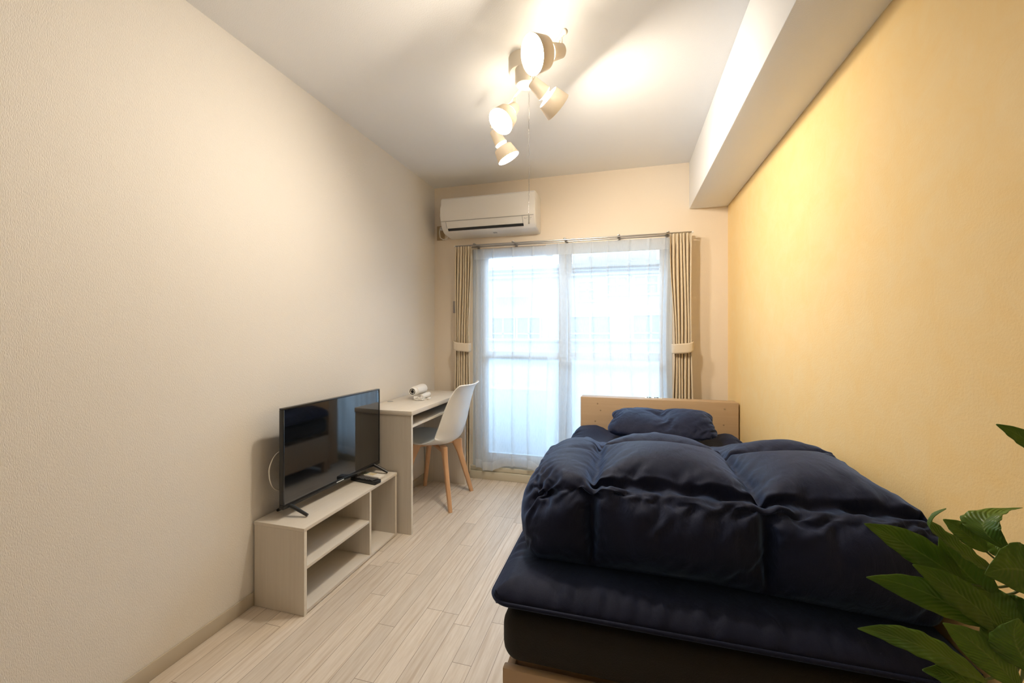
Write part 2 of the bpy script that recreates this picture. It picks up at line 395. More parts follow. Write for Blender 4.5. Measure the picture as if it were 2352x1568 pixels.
bm = newbm(); add_box(bm, (XL+.0003, YF, .0005), (XL+.007, YB-.0005, .058), .002); struct('baseboard_left', bm, M_BASE, 'greige baseboard along the left wall')
bm = newbm(); add_box(bm, (XL+.008, YB-.007, .0005), (WX0-.022, YB-.0003, .058), .002); add_box(bm, (WX1+.022, YB-.007, .0005), (XR-.008, YB-.0003, .058), .002)
struct('baseboard_back', bm, M_BASE, 'greige baseboard under the window wall')
bm = newbm(); add_box(bm, (XR-.007, YF, .0005), (XR-.0003, YB-.0005, .058), .002); struct('baseboard_right', bm, M_BASE, 'greige baseboard along the yellow wall')

# ------------------------------------------------------------------ window
win = thing('window_1', 'wide sliding balcony window behind the sheer curtains', None, (0, YB, WZ0), kind='structure')
bm = newbm(); y0, y1 = YB+.005, YB+.115
add_box(bm, (WX0+.0005, y0, WZ0-.018), (WX0+.045, y1, WZ1-.0005), .003); add_box(bm, (WX1-.045, y0, WZ0-.018), (WX1-.0005, y1, WZ1-.0005), .003)
add_box(bm, (WX0+.045, y0, WZ1-.04), (WX1-.045, y1, WZ1-.0005), .003); add_box(bm, (WX0+.045, y0, WZ0-.018), (WX1-.045, y1, WZ0+.012), .003)
obj('window_frame', bm, M_ALU, win)
def sash(name, x0, x1, y, sl, sr):
    z0, z1 = WZ0+.014, WZ1-.042
    s = newbm()
    add_box(s, (x0, y, z0), (x0+sl, y+.028, z1), .003); add_box(s, (x1-sr, y, z0), (x1, y+.028, z1), .003)
    add_box(s, (x0+sl, y, z0), (x1-sr, y+.028, z0+.082), .003); add_box(s, (x0+sl, y, z1-.02), (x1-sr, y+.028, z1), .003)
    add_box(s, (x0+sl, y, .972), (x1-sr, y+.028, 1.03), .003)
    o = obj(name, s, M_ALU, win)
    boxobj('pane', (x0+sl+.001, y+.011, 1.031), (x1-sr-.001, y+.016, z1-.021), M_GLASS, o, smooth=False)
    boxobj('frosted_pane', (x0+sl+.001, y+.011, z0+.083), (x1-sr-.001, y+.016, .971), M_FROST, o, smooth=False)
    return o
sash('sash', WX0+.047, -.447, YB+.032, .078, .06)
sr = sash('sash', -.462, WX1-.047, YB+.068, .053, .036)
bm = newbm()
rows = []
for i in range(9):
    a = i/8; rows.append([(-.405+.63*j/24, YB+.102+.006*math.sin(a*5), 1.80-.105*a-(.012*math.sin(j*.9)+.006*math.sin(j*2.1))*(a > .3)*(1 if a < .9 else 0)) for j in range(25)])
add_grid(bm, rows); o = obj('rolled_screen', bm, M_SCRN, win); o['label'] = 'greige rolled screen outside the right-hand pane'; solidify(o, .004)

# ------------------------------------------------------------------ outside
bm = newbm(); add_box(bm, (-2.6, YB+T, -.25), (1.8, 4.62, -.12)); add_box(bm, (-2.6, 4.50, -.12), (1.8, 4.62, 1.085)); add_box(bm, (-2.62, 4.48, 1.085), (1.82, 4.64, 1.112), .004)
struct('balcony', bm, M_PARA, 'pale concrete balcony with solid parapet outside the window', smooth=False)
ou = thing('outdoor_unit', 'white-grey air conditioner outdoor unit, coloured as in shade, blurred behind the frosted left pane', 'air conditioner unit', (-1.02, 3.82, -.12))
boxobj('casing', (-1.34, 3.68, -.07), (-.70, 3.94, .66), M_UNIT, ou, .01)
for x in (-1.25, -.80): boxobj('foot', (x-.03, 3.67, -.1195), (x+.03, 3.95, -.071), M_DARK, ou)
bm = newbm(); add_tube(bm, [(-1.10+.19*math.cos(a), 3.672, .30+.19*math.sin(a)) for a in [2*PI*k/28 for k in range(29)]], .008, 6)
for k in range(6): add_box(bm, (-1.29, 3.670, .15+.05*k), (-.91, 3.676, .158+.05*k))
obj('fan_grille', bm, M_DARK, ou)
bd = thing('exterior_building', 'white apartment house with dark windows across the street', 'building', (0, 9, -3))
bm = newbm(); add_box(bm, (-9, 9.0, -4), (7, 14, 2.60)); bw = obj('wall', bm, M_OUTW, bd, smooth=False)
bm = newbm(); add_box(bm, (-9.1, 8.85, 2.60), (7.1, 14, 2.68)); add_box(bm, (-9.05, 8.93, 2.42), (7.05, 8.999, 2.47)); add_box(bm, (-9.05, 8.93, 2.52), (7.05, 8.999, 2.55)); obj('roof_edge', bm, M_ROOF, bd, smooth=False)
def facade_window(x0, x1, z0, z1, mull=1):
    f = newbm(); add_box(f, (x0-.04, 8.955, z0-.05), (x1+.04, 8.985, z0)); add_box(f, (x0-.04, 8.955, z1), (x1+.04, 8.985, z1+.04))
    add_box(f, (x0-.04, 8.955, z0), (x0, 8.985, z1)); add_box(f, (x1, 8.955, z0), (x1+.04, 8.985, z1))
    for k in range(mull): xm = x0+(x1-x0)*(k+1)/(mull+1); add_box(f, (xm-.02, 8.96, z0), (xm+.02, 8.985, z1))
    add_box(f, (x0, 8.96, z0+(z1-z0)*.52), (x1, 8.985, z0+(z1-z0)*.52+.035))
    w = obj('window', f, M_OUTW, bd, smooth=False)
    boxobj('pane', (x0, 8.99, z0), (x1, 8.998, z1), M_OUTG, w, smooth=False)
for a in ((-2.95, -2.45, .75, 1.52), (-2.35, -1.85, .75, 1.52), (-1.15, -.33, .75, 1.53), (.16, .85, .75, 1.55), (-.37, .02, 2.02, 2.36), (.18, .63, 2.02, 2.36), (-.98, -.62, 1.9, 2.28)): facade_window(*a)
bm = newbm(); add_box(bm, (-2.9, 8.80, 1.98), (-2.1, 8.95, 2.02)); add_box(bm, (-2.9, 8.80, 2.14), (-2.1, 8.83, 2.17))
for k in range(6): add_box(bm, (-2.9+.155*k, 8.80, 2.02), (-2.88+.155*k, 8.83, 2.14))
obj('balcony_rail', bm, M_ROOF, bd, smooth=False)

# ------------------------------------------------------------------ curtains
def fold_map(s, folds, width, depth, over=1.25):
    """Flat cloth position s -> (x offset, y offset) with omega shaped pinch folds centred on each fold."""
    x, y = s, 0
    for c in folds:
        t = (s-c)/(width*.5)
        if -1 < t < 1:
            x += -width*.5*over*math.sin(PI*t)/PI*.9
            y += depth*(1+math.cos(PI*t))*.5
    return x, y
def sheer(name, x0, x1, folds, z0f, wav, ytop, label, sway=lambda x, z: 0, seed=0):
    th = thing(name, label, 'sheer curtain', ((x0+x1)/2, ytop, 1.86), group='sheer curtains over the window')
    ztop = 1.858; n = 300; m = 60
    rnd = random.Random(seed); ph = [rnd.uniform(0, 6.28) for _ in range(6)]
    def pt(s, a):
        z0 = z0f(s); z = ztop-(ztop-z0)*a
        w = .040+.030*a; d = .022+.016*a
        x, y = fold_map(s, [c+.005*math.sin(c*31+a*3)*a for c in folds], w, d, 1.35-.45*a)
        y = y + a*.012*math.sin(s*19+ph[0]+a*1.5)+a*.003*math.sin(s*47+ph[1]-a*2)
        x += a*.008*math.sin(s*11+ph[2]+a*3)+sway(s, z)
        return (x, ytop-y*.8, z)
    def sheet(a0, a1, mm, off=0):
        b = newbm(); add_grid(b, [[tuple(c-(off if k == 1 else 0) for k, c in enumerate(pt(x0+(x1-x0)*j/n, a0+(a1-a0)*i/mm))) for j in range(n+1)] for i in range(mm+1)]); return b
    obj('voile_panel', sheet(0, 1, m), M_SHEER, th, angle=180)
    obj('heading_tape', sheet(0, .047, 4, .003), M_SHEER2, th, angle=180)
    obj('hem_band', sheet(.962, 1, 4, .003), M_SHEER2, th, angle=180)
    return th
def hem_left(s):
    t = (s+1.19)/.66
    return .085 + .055*math.exp(-((t-.60)/.20)**2) - .012*smooth01(.75, 1, t) + .012*math.sin(s*25)
sheer('sheer_curtain', -1.192, -.540, [-1.168, -1.112, -1.025, -.862, -.70], hem_left, 1, 3.136, 'left white sheer curtain with a wavy hem over the window', sway=lambda s, z: -.06*smooth01(-.9, -.54, s)*smooth01(1.6, .4, z), seed=1)
sheer('sheer_curtain', -.590, .292, [-.49, -.43, -.375, -.235, -.115, .03, .165, .265], lambda s: .075+.008*math.sin(s*21), 1, 3.103, 'right white sheer curtain hanging behind the headboard', sway=lambda s, z: .012*math.sin(z*3+s*4), seed=2)
def drape(name, xa, xb, sgn, label, band_z):
    xm = (xa+xb)/2; hw = (xb-xa)/2; yc = 3.052
    th = thing(name, label, 'curtain', (xm, yc, 1.86), group='beige drapes beside the window')
    n, m, nf = 150, 70, 6
    ztop, zbot = 1.868, .07
    def W(z):
        return hw*(1.0 - .16*smooth01(1.75, band_z+.04, z) + .0*z) if z > band_z else hw*(.84 + .20*smooth01(band_z, .3, z))
    def shift(z): return sgn*(-.012*smooth01(1.8, band_z, z) + .0*z)
    rows = []
    for i in range(m+1):
        z = ztop-(ztop-zbot)*(i/m)
        row = []
        pinch = math.exp(-((z-1.822)/.012)**2)
        for j in range(n+1):
            s = j/n*2-1; ph = (s*.5+.5)*nf*2*PI
            amp = .0155*(1-.55*pinch)*(1-.30*math.exp(-((z-band_z)/.10)**2))
            if z > 1.83: amp *= .55
            x = xm+shift(z)+s*W(z)+.0035*math.sin(2*ph+.5*math.sin(z*1.6))*(1-pinch*.3)+.003*math.sin(z*5+s*4)
            y = yc-amp*math.cos(ph+.15*math.sin(z*1.8+s*2))-.003*math.sin(ph*.5+z*1.5)
            if z > 1.83: y -= .006*math.cos(2*ph)
            row.append((x, y, z))
        rows.append(row)
    bm = newbm(); add_grid(bm, rows); o = obj('drape_panel', bm, M_DRAPE, th, angle=180); solidify(o, .0016)
    # tieback band, a flat loop round the gathered cloth
    rows = []
    for i in range(7):
        a = i/6-.5; row = []
        for k in range(40):
            t = 2*PI*k/40
            x = xm+shift(band_z)+(hw*.84+.012)*math.copysign(abs(math.cos(t))**.6, math.cos(t)); y = yc-.004+.040*math.copysign(abs(math.sin(t))**.6, math.sin(t))
            sag = sgn*(-.010)*math.cos(t)-.006*math.sin(PI*(math.cos(t)*.5+.5))
            row.append((x, y, band_z+a*.068+sag))
        rows.append(row)
    bm = newbm(); add_grid(bm, rows, closed=True); o = obj('tieback', bm, M_DRAPE2, th, angle=180); solidify(o, .002)
    bm = newbm(); add_tube(bm, [(xm-sgn*(hw*.84+.005), yc+.03, band_z+.012), (xm-sgn*(hw*.84+.012), YB-.002, band_z+.016)], .003, 8); obj('tieback_hook', bm, M_CHROME, th)
    return th
drape('drape_curtain', -1.312, -1.178, 1, 'left beige pleated drape tied back beside the desk', 1.075)
drape('drape_curtain', .298, .434, -1, 'right beige pleated drape tied back behind the headboard', 1.080)
cr = thing('curtain_rail', 'thin double metal curtain rail above the window', 'curtain rail', (-.44, YB, 1.875))
for y in (3.060, 3.122):
    bm = newbm(); add_box(bm, (-1.325, y-.005, 1.8705), (.445, y+.005, 1.8815), .002); obj('track', bm, M_CHROME, cr)
for x in (-1.16, -.84, -.44, -.05, .285):
    bm = newbm(); add_box(bm, (x-.010, 3.050, 1.882), (x+.010, YB-.0005, 1.888), .001); add_box(bm, (x-.010, YB-.006, 1.868), (x+.010, YB-.0005, 1.905), .001)
    add_tube(bm, [(x, 3.060, 1.8825), (x, 3.060, 1.8925)], .006, 10); obj('bracket', bm, M_CHROME, cr)
for x in (-1.325, .445):
    for y in (3.060, 3.122): boxobj('end_cap', (x-.006, y-.008, 1.8690), (x+.006, y+.008, 1.8830), M_WHITE, cr, .002)

# ------------------------------------------------------------------ air conditioner
ac = thing('air_conditioner', 'white wall mounted air conditioner above the window', 'air conditioner', (-1.02, YB, 2.10))
prof = [(YB-.001, 2.236), (2.985, 2.238), (2.966, 2.234), (2.956, 2.222), (2.950, 2.16), (2.948, 2.10), (2.952, 2.055), (2.962, 2.035), (2.985, 1.998), (3.005, 1.978), (3.03, 1.968), (YB-.001, 1.958)]
bm = newbm(); add_prism(bm, prof, -1.404, -.642, .012); obj('housing', bm, M_ACW, ac, angle=30)
bm = newbm(); add_prism(bm, [(2.9545, 2.0445), (2.9525, 2.0475), (2.9765, 2.0015), (2.9800, 2.0025)], -1.355, -.742, .001); o = obj('louver', bm, M_WHITE, ac); o['label'] = 'white louver flap'
bm = newbm(); add_prism(bm, [(2.9790, 2.0005), (2.9770, 2.0000), (2.9895, 1.9830), (2.9925, 1.9850)], -1.350, -.738); o = obj('air_slot', bm, M_DARK, ac); o['label'] = 'dark air slot'
bm = newbm(); add_prism(bm, [(2.9535, 2.0535), (2.9505, 2.0540), (2.9515, 2.0500), (2.9545, 2.0500)], -1.400, -.655); add_prism(bm, [(2.9520, 2.0480), (2.9505, 2.0470), (2.9745, 2.0015), (2.9780, 2.0015)], -.7415, -.7395); add_prism(bm, [(2.9520, 2.0480), (2.9505, 2.0470), (2.9745, 2.0015), (2.9780, 2.0015)], -1.3575, -1.3555)
obj('panel_seam', bm, M_GREY, ac)
bm = newbm()
for k, (x, dz, w, h) in enumerate(((-.728, .004, .006, .004), (-.718, .006, .004, .002), (-.711, .006, .005, .002), (-.703, .006, .004, .002), (-.728, 0, .02, .0015), (-.700, -.006, .022, .0022), (-.698, .003, .026, .006))):
    z = 2.030+dz; y = 2.9655-(z-2.030)*.62
    add_box(bm, (x, y-.0022, z), (x+w, y+.001, z+h))
o = obj('indicator_marking', bm, M_GREY, ac); o['label'] = 'small grey printed marks'
bm = newbm(); add_prism(bm, [(3.050, 1.9668), (3.050, 1.9645), (3.072, 1.9635), (3.072, 1.9658)], -1.00, -.97); obj('drain_marking', bm, M_GREY, ac)
bm = newbm(); add_tube(bm, [(-1.478, 3.128, 2.052), (-1.476, 3.105, 2.045), (-1.478, 3.095, 2.01), (-1.474, 3.10, 1.965), (-1.452, 3.11, 1.950), (-1.425, 3.12, 1.958), (-1.408, 3.13, 1.99), (-1.400, 3.14, 2.02), (-1.395, 3.145, 2.03)], .0035, 8); obj('power_cord', bm, M_WHITE, ac)
boxobj('plug', (-1.492, 3.128, 2.035), (-1.464, 3.1545, 2.062), M_WHITE, ac, .004)
ol = thing('wall_outlet', 'brown beige outlet plate beside the air conditioner', 'outlet', (-1.497, YB, 2.02))
boxobj('plate', (-1.533, YB-.007, 1.958), (-1.461, YB-.0005, 2.078), M_BROWNP, ol, .003)
bm = newbm(); add_lathe(bm, [(0, .026), (.005, .025), (.005, 0)], (-1.487, YB-.0072, 1.992), (0, -1, 0), 24); o = obj('round_socket', bm, M_BROWNP, ol)
wp = boxobj('wall_plate', (-1.385, YB-.010, 1.345), (-1.325, YB-.0005, 1.445), simple('grey_wall_plate', (.36, .34, .34), .5, var=.03), None, .003)
tag(wp, 'small grey wall plate half hidden behind the left drape', 'wall plate')

# ------------------------------------------------------------------ ceiling spotlight bar
cl = thing('ceiling_light', 'cream ceiling light bar with four spotlights', 'ceiling light', (-.44, 1.775, ZC))
bar_a, bar_b = Vector((-.215, 1.503, 2.285)), Vector((-.690, 2.085, 2.285))
bm = newbm(); add_lathe(bm, [(0, 0), (0, .066), (.055, .066), (.064, .060), (.064, 0)], (-.44, 1.775, ZC-.0005), (0, 0, -1), 40); obj('canopy', bm, M_CREAM, cl, angle=40)
bm = newbm(); add_lathe(bm, [(0, 0), (0, .046), (.058, .046), (.066, .040), (.066, 0)], (-.425, 1.755, ZC-.066), (0, 0, -1), 36); obj('hub', bm, M_CREAM, cl, angle=40)
bm = newbm(); add_tube(bm, [bar_a, bar_b], .0065, 12)
for p in (bar_a, bar_b): bmesh.ops.create_uvsphere(bm, u_segments=14, v_segments=10, radius=.0105, matrix=Matrix.Translation(p))
obj('bar', bm, M_CREAM, cl)
def spot(t, drop, axis, L, R, lens=None):
    p = bar_a.lerp(bar_b, t); axis = Vector(axis).normalized()
    piv = p+Vector((0, 0, -drop))
    h = bpy.data.objects.new('spot_head', None); COL.objects.link(h); h.empty_display_size = .03; h.parent = cl; h.location = piv-Vector(cl.location)
    b = newbm(); side = Vector((bar_b-bar_a)).normalized()*.011
    for s in (-1, 1): add_tube(b, [p+side*s*.2+Vector((0,0,.002)), p+side*s*.9+Vector((0,0,-.012)), piv+side*s*.9], .0035, 8)
    add_tube(b, [piv-side*1.2, piv+side*1.2], .004, 8)
    obj('yoke', b, M_CREAM, h)
    s0 = L-.060; o = piv
    b = newbm(); add_lathe(b, [(-.012, 0), (-.012, .020), (-.008, .024), (s0-.022, .033), (s0-.018, .030), (s0-.018, 0)], o, axis, 32); obj('socket', b, M_CREAM, h, angle=40)
    b = newbm(); add_lathe(b, [(s0-.018, .020), (s0+.004, .022), (s0+.022, R*.66), (L-.016, R*.86)], o, axis, 32); obj('bulb_neck', b, M_GLOW, h)
    b = newbm(); add_lathe(b, [(s0+.004, R*.74), (s0, R*.78), (s0+.002, R*.82), (L, R), (L+.0015, R-.001), (L, R-.003), (s0+.005, R*.80-.003), (s0+.004, R*.74)], o, axis, 48); obj('shade', b, M_CREAM, h, angle=50)
    b = newbm(); add_lathe(b, [(L-.016, R*.86), (L-.009, R*.70), (L-.006, R*.35), (L-.005, 0)], o, axis, 40); obj('bulb_lens', b, lens or M_BULB, h)
    return h
spot(.045, .050, (-.686, -.665, -.42), .134, .067, M_BULB2)
spot(.335, .050, (.647, .59, -.52), .140, .064)
spot(.61, .050, (-.36, -.58, -.76), .125, .062)
spot(.94, .055, (.45, .195, -.87), .148, .061)
bm = newbm(); z = 2.263; k = 0
while z > 1.700:
    bmesh.ops.create_icosphere(bm, subdivisions=1, radius=.0019, matrix=Matrix.Translation((-.411+.001*math.sin(k*.1), 1.760, z))); z -= .0056; k += 1
add_tube(bm, [(-.411, 1.760, 2.266), (-.411, 1.760, 1.698)], .0006, 5); pc = obj('pull_chain', bm, M_CHROME, cl)
bm = newbm(); add_lathe(bm, [(0, 0), (0, .0025), (.004, .0034), (.030, .0034), (.034, .0042), (.040, .0042), (.041, 0)], (-.411, 1.760, 1.700), (0, 0, -1), 16); o = obj('pull_handle', bm, M_GREY, pc); o['label'] = 'grey pull handle'

# ------------------------------------------------------------------ desk
DX0, DX1, DY0, DY1, DZ = -1.549, -1.206, 2.150, 2.995, .722
dk = thing('desk', 'pale ash desk with a narrow open shelf under its top', 'desk', ((DX0+DX1)/2, (DY0+DY1)/2, 0))
o = boxobj('desktop', (DX0, DY0-.004, DZ-.027), (DX1+.004, DY1+.004, DZ), M_ASHY, dk, .0025)
def panel(name, lo, hi, parent, edge='X'):
    """Board with a paler edge band on its room side."""
    o = boxobj(name, lo, (hi[0]-.0012, hi[1], hi[2]), M_ASH, parent, .0008, 1)
    boxobj('edge_band', (hi[0]-.0012, lo[1], lo[2]), hi, M_EDGE, o, 0, smooth=False)
    return o
for y in (DY0, DY1-.018): panel('side_panel', (DX0, y, .0005), (DX1, y+.018, DZ-.0275), dk)
panel('shelf', (DX0+.03, DY0+.0185, .618), (DX1-.012, DY1-.0185, .631), dk)
boxobj('back_panel', (DX0+.012, DY0+.0185, .52), (DX0+.026, DY1-.0185, DZ-.0275), M_ASH, dk, .0008, 1)
bm = newbm(); add_lathe(bm, [(0, .020), (.0015, .020), (.0015, .014), (.0002, .013), (.0002, 0)], (DX0+.035, 2.42, DZ+.0003), (0, 0, 1), 24); obj('cable_grommet', bm, M_GREY, dk)

# ------------------------------------------------------------------ hair dryer on the desk
hd = thing('hair_dryer', 'folded white hair dryer with its cord lying on the desk', 'hair dryer', (-1.405, 2.60, DZ))
ax = Vector((-.06, 1, 0)).normalized(); o0 = Vector((-1.400, 2.505, DZ+.058))
bm = newbm(); add_lathe(bm, [(.030, .026), (.034, .032), (.10, .033), (.155, .036), (.178, .034), (.188, .022), (.190, 0)], o0, ax, 32); obj('barrel', bm, M_WHITE, hd)
bm = newbm(); add_lathe(bm, [(.004, .0205), (0, .0225), (0, .0250), (.003, .0265), (.030, .0270), (.033, .024)], o0, ax, 32); add_lathe(bm, [(.006, .0115), (.003, .0125), (.003, .0140), (.010, .0145)], o0, ax, 24)
for a in (.4, 2.0, 3.6, 5.2):
    x = ax.cross(Vector((0,0,1))).normalized(); d = x*math.cos(a)+Vector((0,0,1))*math.sin(a); add_tube(bm, [o0+ax*.006+d*.013, o0+ax*.006+d*.0225], .0016, 6)
obj('nozzle', bm, M_WHITE, hd)
bm = newbm(); add_lathe(bm, [(.014, 0), (.014, .0215)], o0, ax, 24); o = obj('outlet_grille', bm, M_DARK, hd); o['label'] = 'dark round outlet'
hx = Vector((.05, -1, 0)).normalized(); h0 = o0+ax*.165+Vector((.050, 0, -.038))
bm = newbm(); add_lathe(bm, [(-.012, 0), (-.010, .012), (0, .0185), (.03, .0190), (.085, .0165), (.110, .0120), (.116, 0)], h0, hx, 24); obj('handle', bm, M_WHITE, hd)
bm = newbm(); c0 = h0+hx*.135+Vector((-.006, -.006, -.003))
pts = []
for k in range(150):
    a = k*.21; w = 1+.12*math.sin(k*.37)
    pts.append(c0+Vector((.030*w*math.cos(a)+.004*math.sin(k*.9), .040*w*math.sin(a)*.75, -.008+.0085*math.sin(k*.61)+.006*math.sin(a*.5))))
pts = [h0+hx*.110, h0+hx*.122+Vector((0,0,-.004))]+pts+[c0+Vector((.035, .022, -.0105)), c0+Vector((.050, .034, -.012))]
pts = [Vector((p.x, p.y, max(p.z, DZ+.0042))) for p in pts]
add_tube(bm, pts, .0030, 7); obj('coiled_cord', bm, M_WHITE, hd, angle=180)
boxobj('plug', (c0.x+.045, c0.y+.028, DZ+.001), (c0.x+.062, c0.y+.052, DZ+.016), M_WHITE, hd, .003)

# ------------------------------------------------------------------ chair
CX, CY = -1.305, 2.685
ch = thing('desk_chair', 'white shell chair with beech legs pulled up to the desk', 'chair', (CX, CY, 0))
curve = [(-.225, .405, .355), (-.228, .430, .375), (-.200, .445, .400), (-.12, .434, .440), (-.02, .411, .470), (.07, .411, .482), (.145, .432, .484), (.178, .495, .460), (.200, .560, .445), (.218, .640, .425), (.236, .720, .405), (.252, .780, .385), (.268, .812, .370), (.288, .826, .350)]
def catmull(P, n):
    out = []
    for i in range(len(P)-1):
        p = [Vector(P[max(0, min(len(P)-1, i+k))]) for k in (-1, 0, 1, 2)]
        for j in range(n):
            t = j/n; out.append(.5*((2*p[1])+(p[2]-p[0])*t+(2*p[0]-5*p[1]+4*p[2]-p[3])*t*t+(3*p[1]-p[0]-3*p[2]+p[3])*t**3))
    out.append(Vector(P[-1])); return out
cv = catmull(curve, 4)
def shell_pt(i, s):
    x, z, w = cv[i]
    a = i/(len(cv)-1)
    d = cv[min(i+1, len(cv)-1)]-cv[max(i-1, 0)]; t2 = Vector((d.x, d.y)).normalized(); nx, nz = -t2.y, t2.x     # towards the sitter
    lift = .078*smooth01(.12, .55, a)*(1-.72*smooth01(.60, 1, a))+.012*(1-smooth01(.0, .25, a))
    side = abs(s)**2.4
    corner = .030*smooth01(.86, 1, a)*abs(s)**4
    return (CX+x+nx*lift*side-corner*t2.x, CY+s*w*.5*(1-.02*side), z+nz*lift*side-corner*t2.y)
bm = newbm(); add_grid(bm, [[shell_pt(i, s/14-1) for s in range(29)] for i in range(len(cv))]); o = obj('seat_shell', bm, M_SHELL, ch, angle=180); solidify(o, .009, 0); subsurf(o, 1)
bm = newbm(); rows = []
for i in range(5, 26):
    rows.append([tuple(Vector(shell_pt(i, s*.84))+Vector((0, 0, .006+.022*(1-abs(s)**4)*(1-abs((i-15)/10.4)**4)**1)) ) for s in [k/12-1 for k in range(25)]])
add_grid(bm, rows); o = obj('seat_cushion', bm, M_PAD, ch, angle=180)
tops = {}
for sx in (-1, 1):
    for sy in (-1, 1):
        t = Vector((CX+sx*.105, CY+sy*.105, .404)); f = Vector((CX+sx*.192, CY+sy*.192, .0008)); tops[(sx, sy)] = t
        d = Vector((sx, sy, 0)).normalized(); e = Vector((-d.y, d.x, 0))
        bm = newbm(); rows = []
        for k in range(9):
            a = k/8; p = t.lerp(f, a); w = (.024*(1-a)+.0145*a); q = .017*(1-a)+.0125*a
            if a < .2: w += .020*(1-a/.2)
            rows.append([tuple(p+d*w*math.copysign(abs(math.cos(u))**.55, math.cos(u))+e*q*math.copysign(abs(math.sin(u))**.55, math.sin(u))) for u in [2*PI*v/16 for v in range(16)]])
        V = add_grid(bm, rows, closed=True); bm.faces.new(V[0][::-1]); bm.faces.new(V[-1])
        obj('leg', bm, M_BEECH, ch, angle=50)
for sx, sy in ((1, 1), (1, -1)):
    a, b = tops[(sx, sy)], tops[(-sx, -sy)]
    d = (b-a).normalized(); p, q = a+d*.020, b-d*.020
    m_ = (p+q)/2; ang = math.atan2(d.y, d.x)
    bm = newbm(); zc_ = .391 if sy > 0 else .370
    add_box(bm, (-(q-p).length/2, -.012, -.009), ((q-p).length/2, .012, .009), .003)
    bmesh.ops.transform(bm, matrix=Matrix.Translation((m_.x, m_.y, zc_)) @ Matrix.Rotation(ang, 4, 'Z'), verts=bm.verts)
    obj('cross_bar', bm, M_BEECH, ch)
boxobj('mounting_plate', (CX-.06, CY-.06, .4005), (CX+.06, CY+.06, .410), M_BEECH, ch, .003)

# ------------------------------------------------------------------ television stand
SX0, SX1, SY0, SY1, SZ = -1.549, -1.288, 1.412, 2.126, .366
ts = thing('television_stand', 'low pale ash television stand with open compartments', 'tv stand', ((SX0+SX1)/2, (SY0+SY1)/2, 0))
boxobj('top_panel', (SX0, SY0-.002, SZ-.015), (SX1+.002, SY1+.002, SZ), M_ASHY, ts, .0015)
panel('side_panel', (SX0, SY0, .0005), (SX1, SY0+.015, SZ-.0155), ts); panel('side_panel', (SX0, SY1-.015, .0005), (SX1, SY1, SZ-.0155), ts)
panel('divider', (SX0+.008, 1.868, .0185), (SX1-.002, 1.882, SZ-.0155), ts)
boxobj('bottom_panel', (SX0+.008, SY0+.0155, .0035), (SX1-.001, SY1-.0155, .018), M_ASHY, ts, .001)
boxobj('shelf', (SX0+.008, SY0+.0155, .186), (SX1-.004, 1.8675, .199), M_ASHY, ts, .001)
boxobj('back_panel', (SX0+.001, SY0+.0155, .0035), (SX0+.006, SY1-.0155, SZ-.0155), M_ASH, ts, 0, smooth=False)

# ------------------------------------------------------------------ television
TA, TB = Vector((-1.438, 1.452, .408)), Vector((-1.406, 2.130, .408)); TH = .442
L_ = (TB-TA).length; ang = math.atan2(TB.y-TA.y, TB.x-TA.x)
tv = thing('television', 'black flat television standing on the low stand', 'television', ((TA.x+TB.x)/2, (TA.y+TB.y)/2, SZ))
RT = Matrix.Translation(TA) @ Matrix.Rotation(ang, 4, 'Z')      # local x along the screen, local -y out of the screen
def tvobj(name, bm, mat, parent=tv, **kw):
    bmesh.ops.transform(bm, matrix=RT, verts=bm.verts); return obj(name, bm, mat, parent, **kw)
bm = newbm(); e = .0075; eb = .020
add_box(bm, (0, -.004, 0), (L_, .020, eb), .002); add_box(bm, (0, -.004, TH-e), (L_, .020, TH), .002)
add_box(bm, (0, -.004, eb), (e, .020, TH-e), .002); add_box(bm, (L_-e, -.004, eb), (L_, .020, TH-e), .002)
tvobj('bezel', bm, M_BEZEL)
bm = newbm(); add_box(bm, (e+.0003, -.0015, eb+.0003), (L_-e-.0003, .004, TH-e-.0003)); o = tvobj('screen', bm, M_SCREEN, smooth=False); o['label'] = 'glossy black screen'
bm = newbm(); add_box(bm, (.012, .0205, .012), (L_-.012, .034, TH-.012), .004); add_box(bm, (.09, .0345, .03), (L_-.09, .066, .26), .012); tvobj('back_housing', bm, M_BLACK)
bm = newbm(); add_box(bm, (L_*.475, -.0048, .0075), (L_*.475+.052, -.0041, .0120)); o = tvobj('maker_mark', bm, simple('pale_grey_print', (.62, .66, .70), .4, var=.02)); o['label'] = 'small pale maker mark'
for x in (.038, L_-.052):
    bm = newbm(); zf = SZ-TA.z
    for y1 in (-.082, .088):
        add_tube(bm, [(x, .008, .010), (x+.006, .008+(y1-.008)*.3, .010+(zf+.009-.010)*.3), (x+.018, y1, zf+.0083)], [.0085, .0085, .0070], 10)
    tvobj('foot', bm, M_BLACK)
bm = newbm(); add_tube(bm, catmull([(.10, .050, .24), (.03, .062, .235), (-.012, .058, .19), (-.020, .052, .145), (-.004, .054, .10), (.03, .06, .07), (.09, .064, .045)], 6), .0028, 8)
o = tvobj('antenna_cable', bm, M_WHITE, angle=180); o['label'] = 'thin white cable'

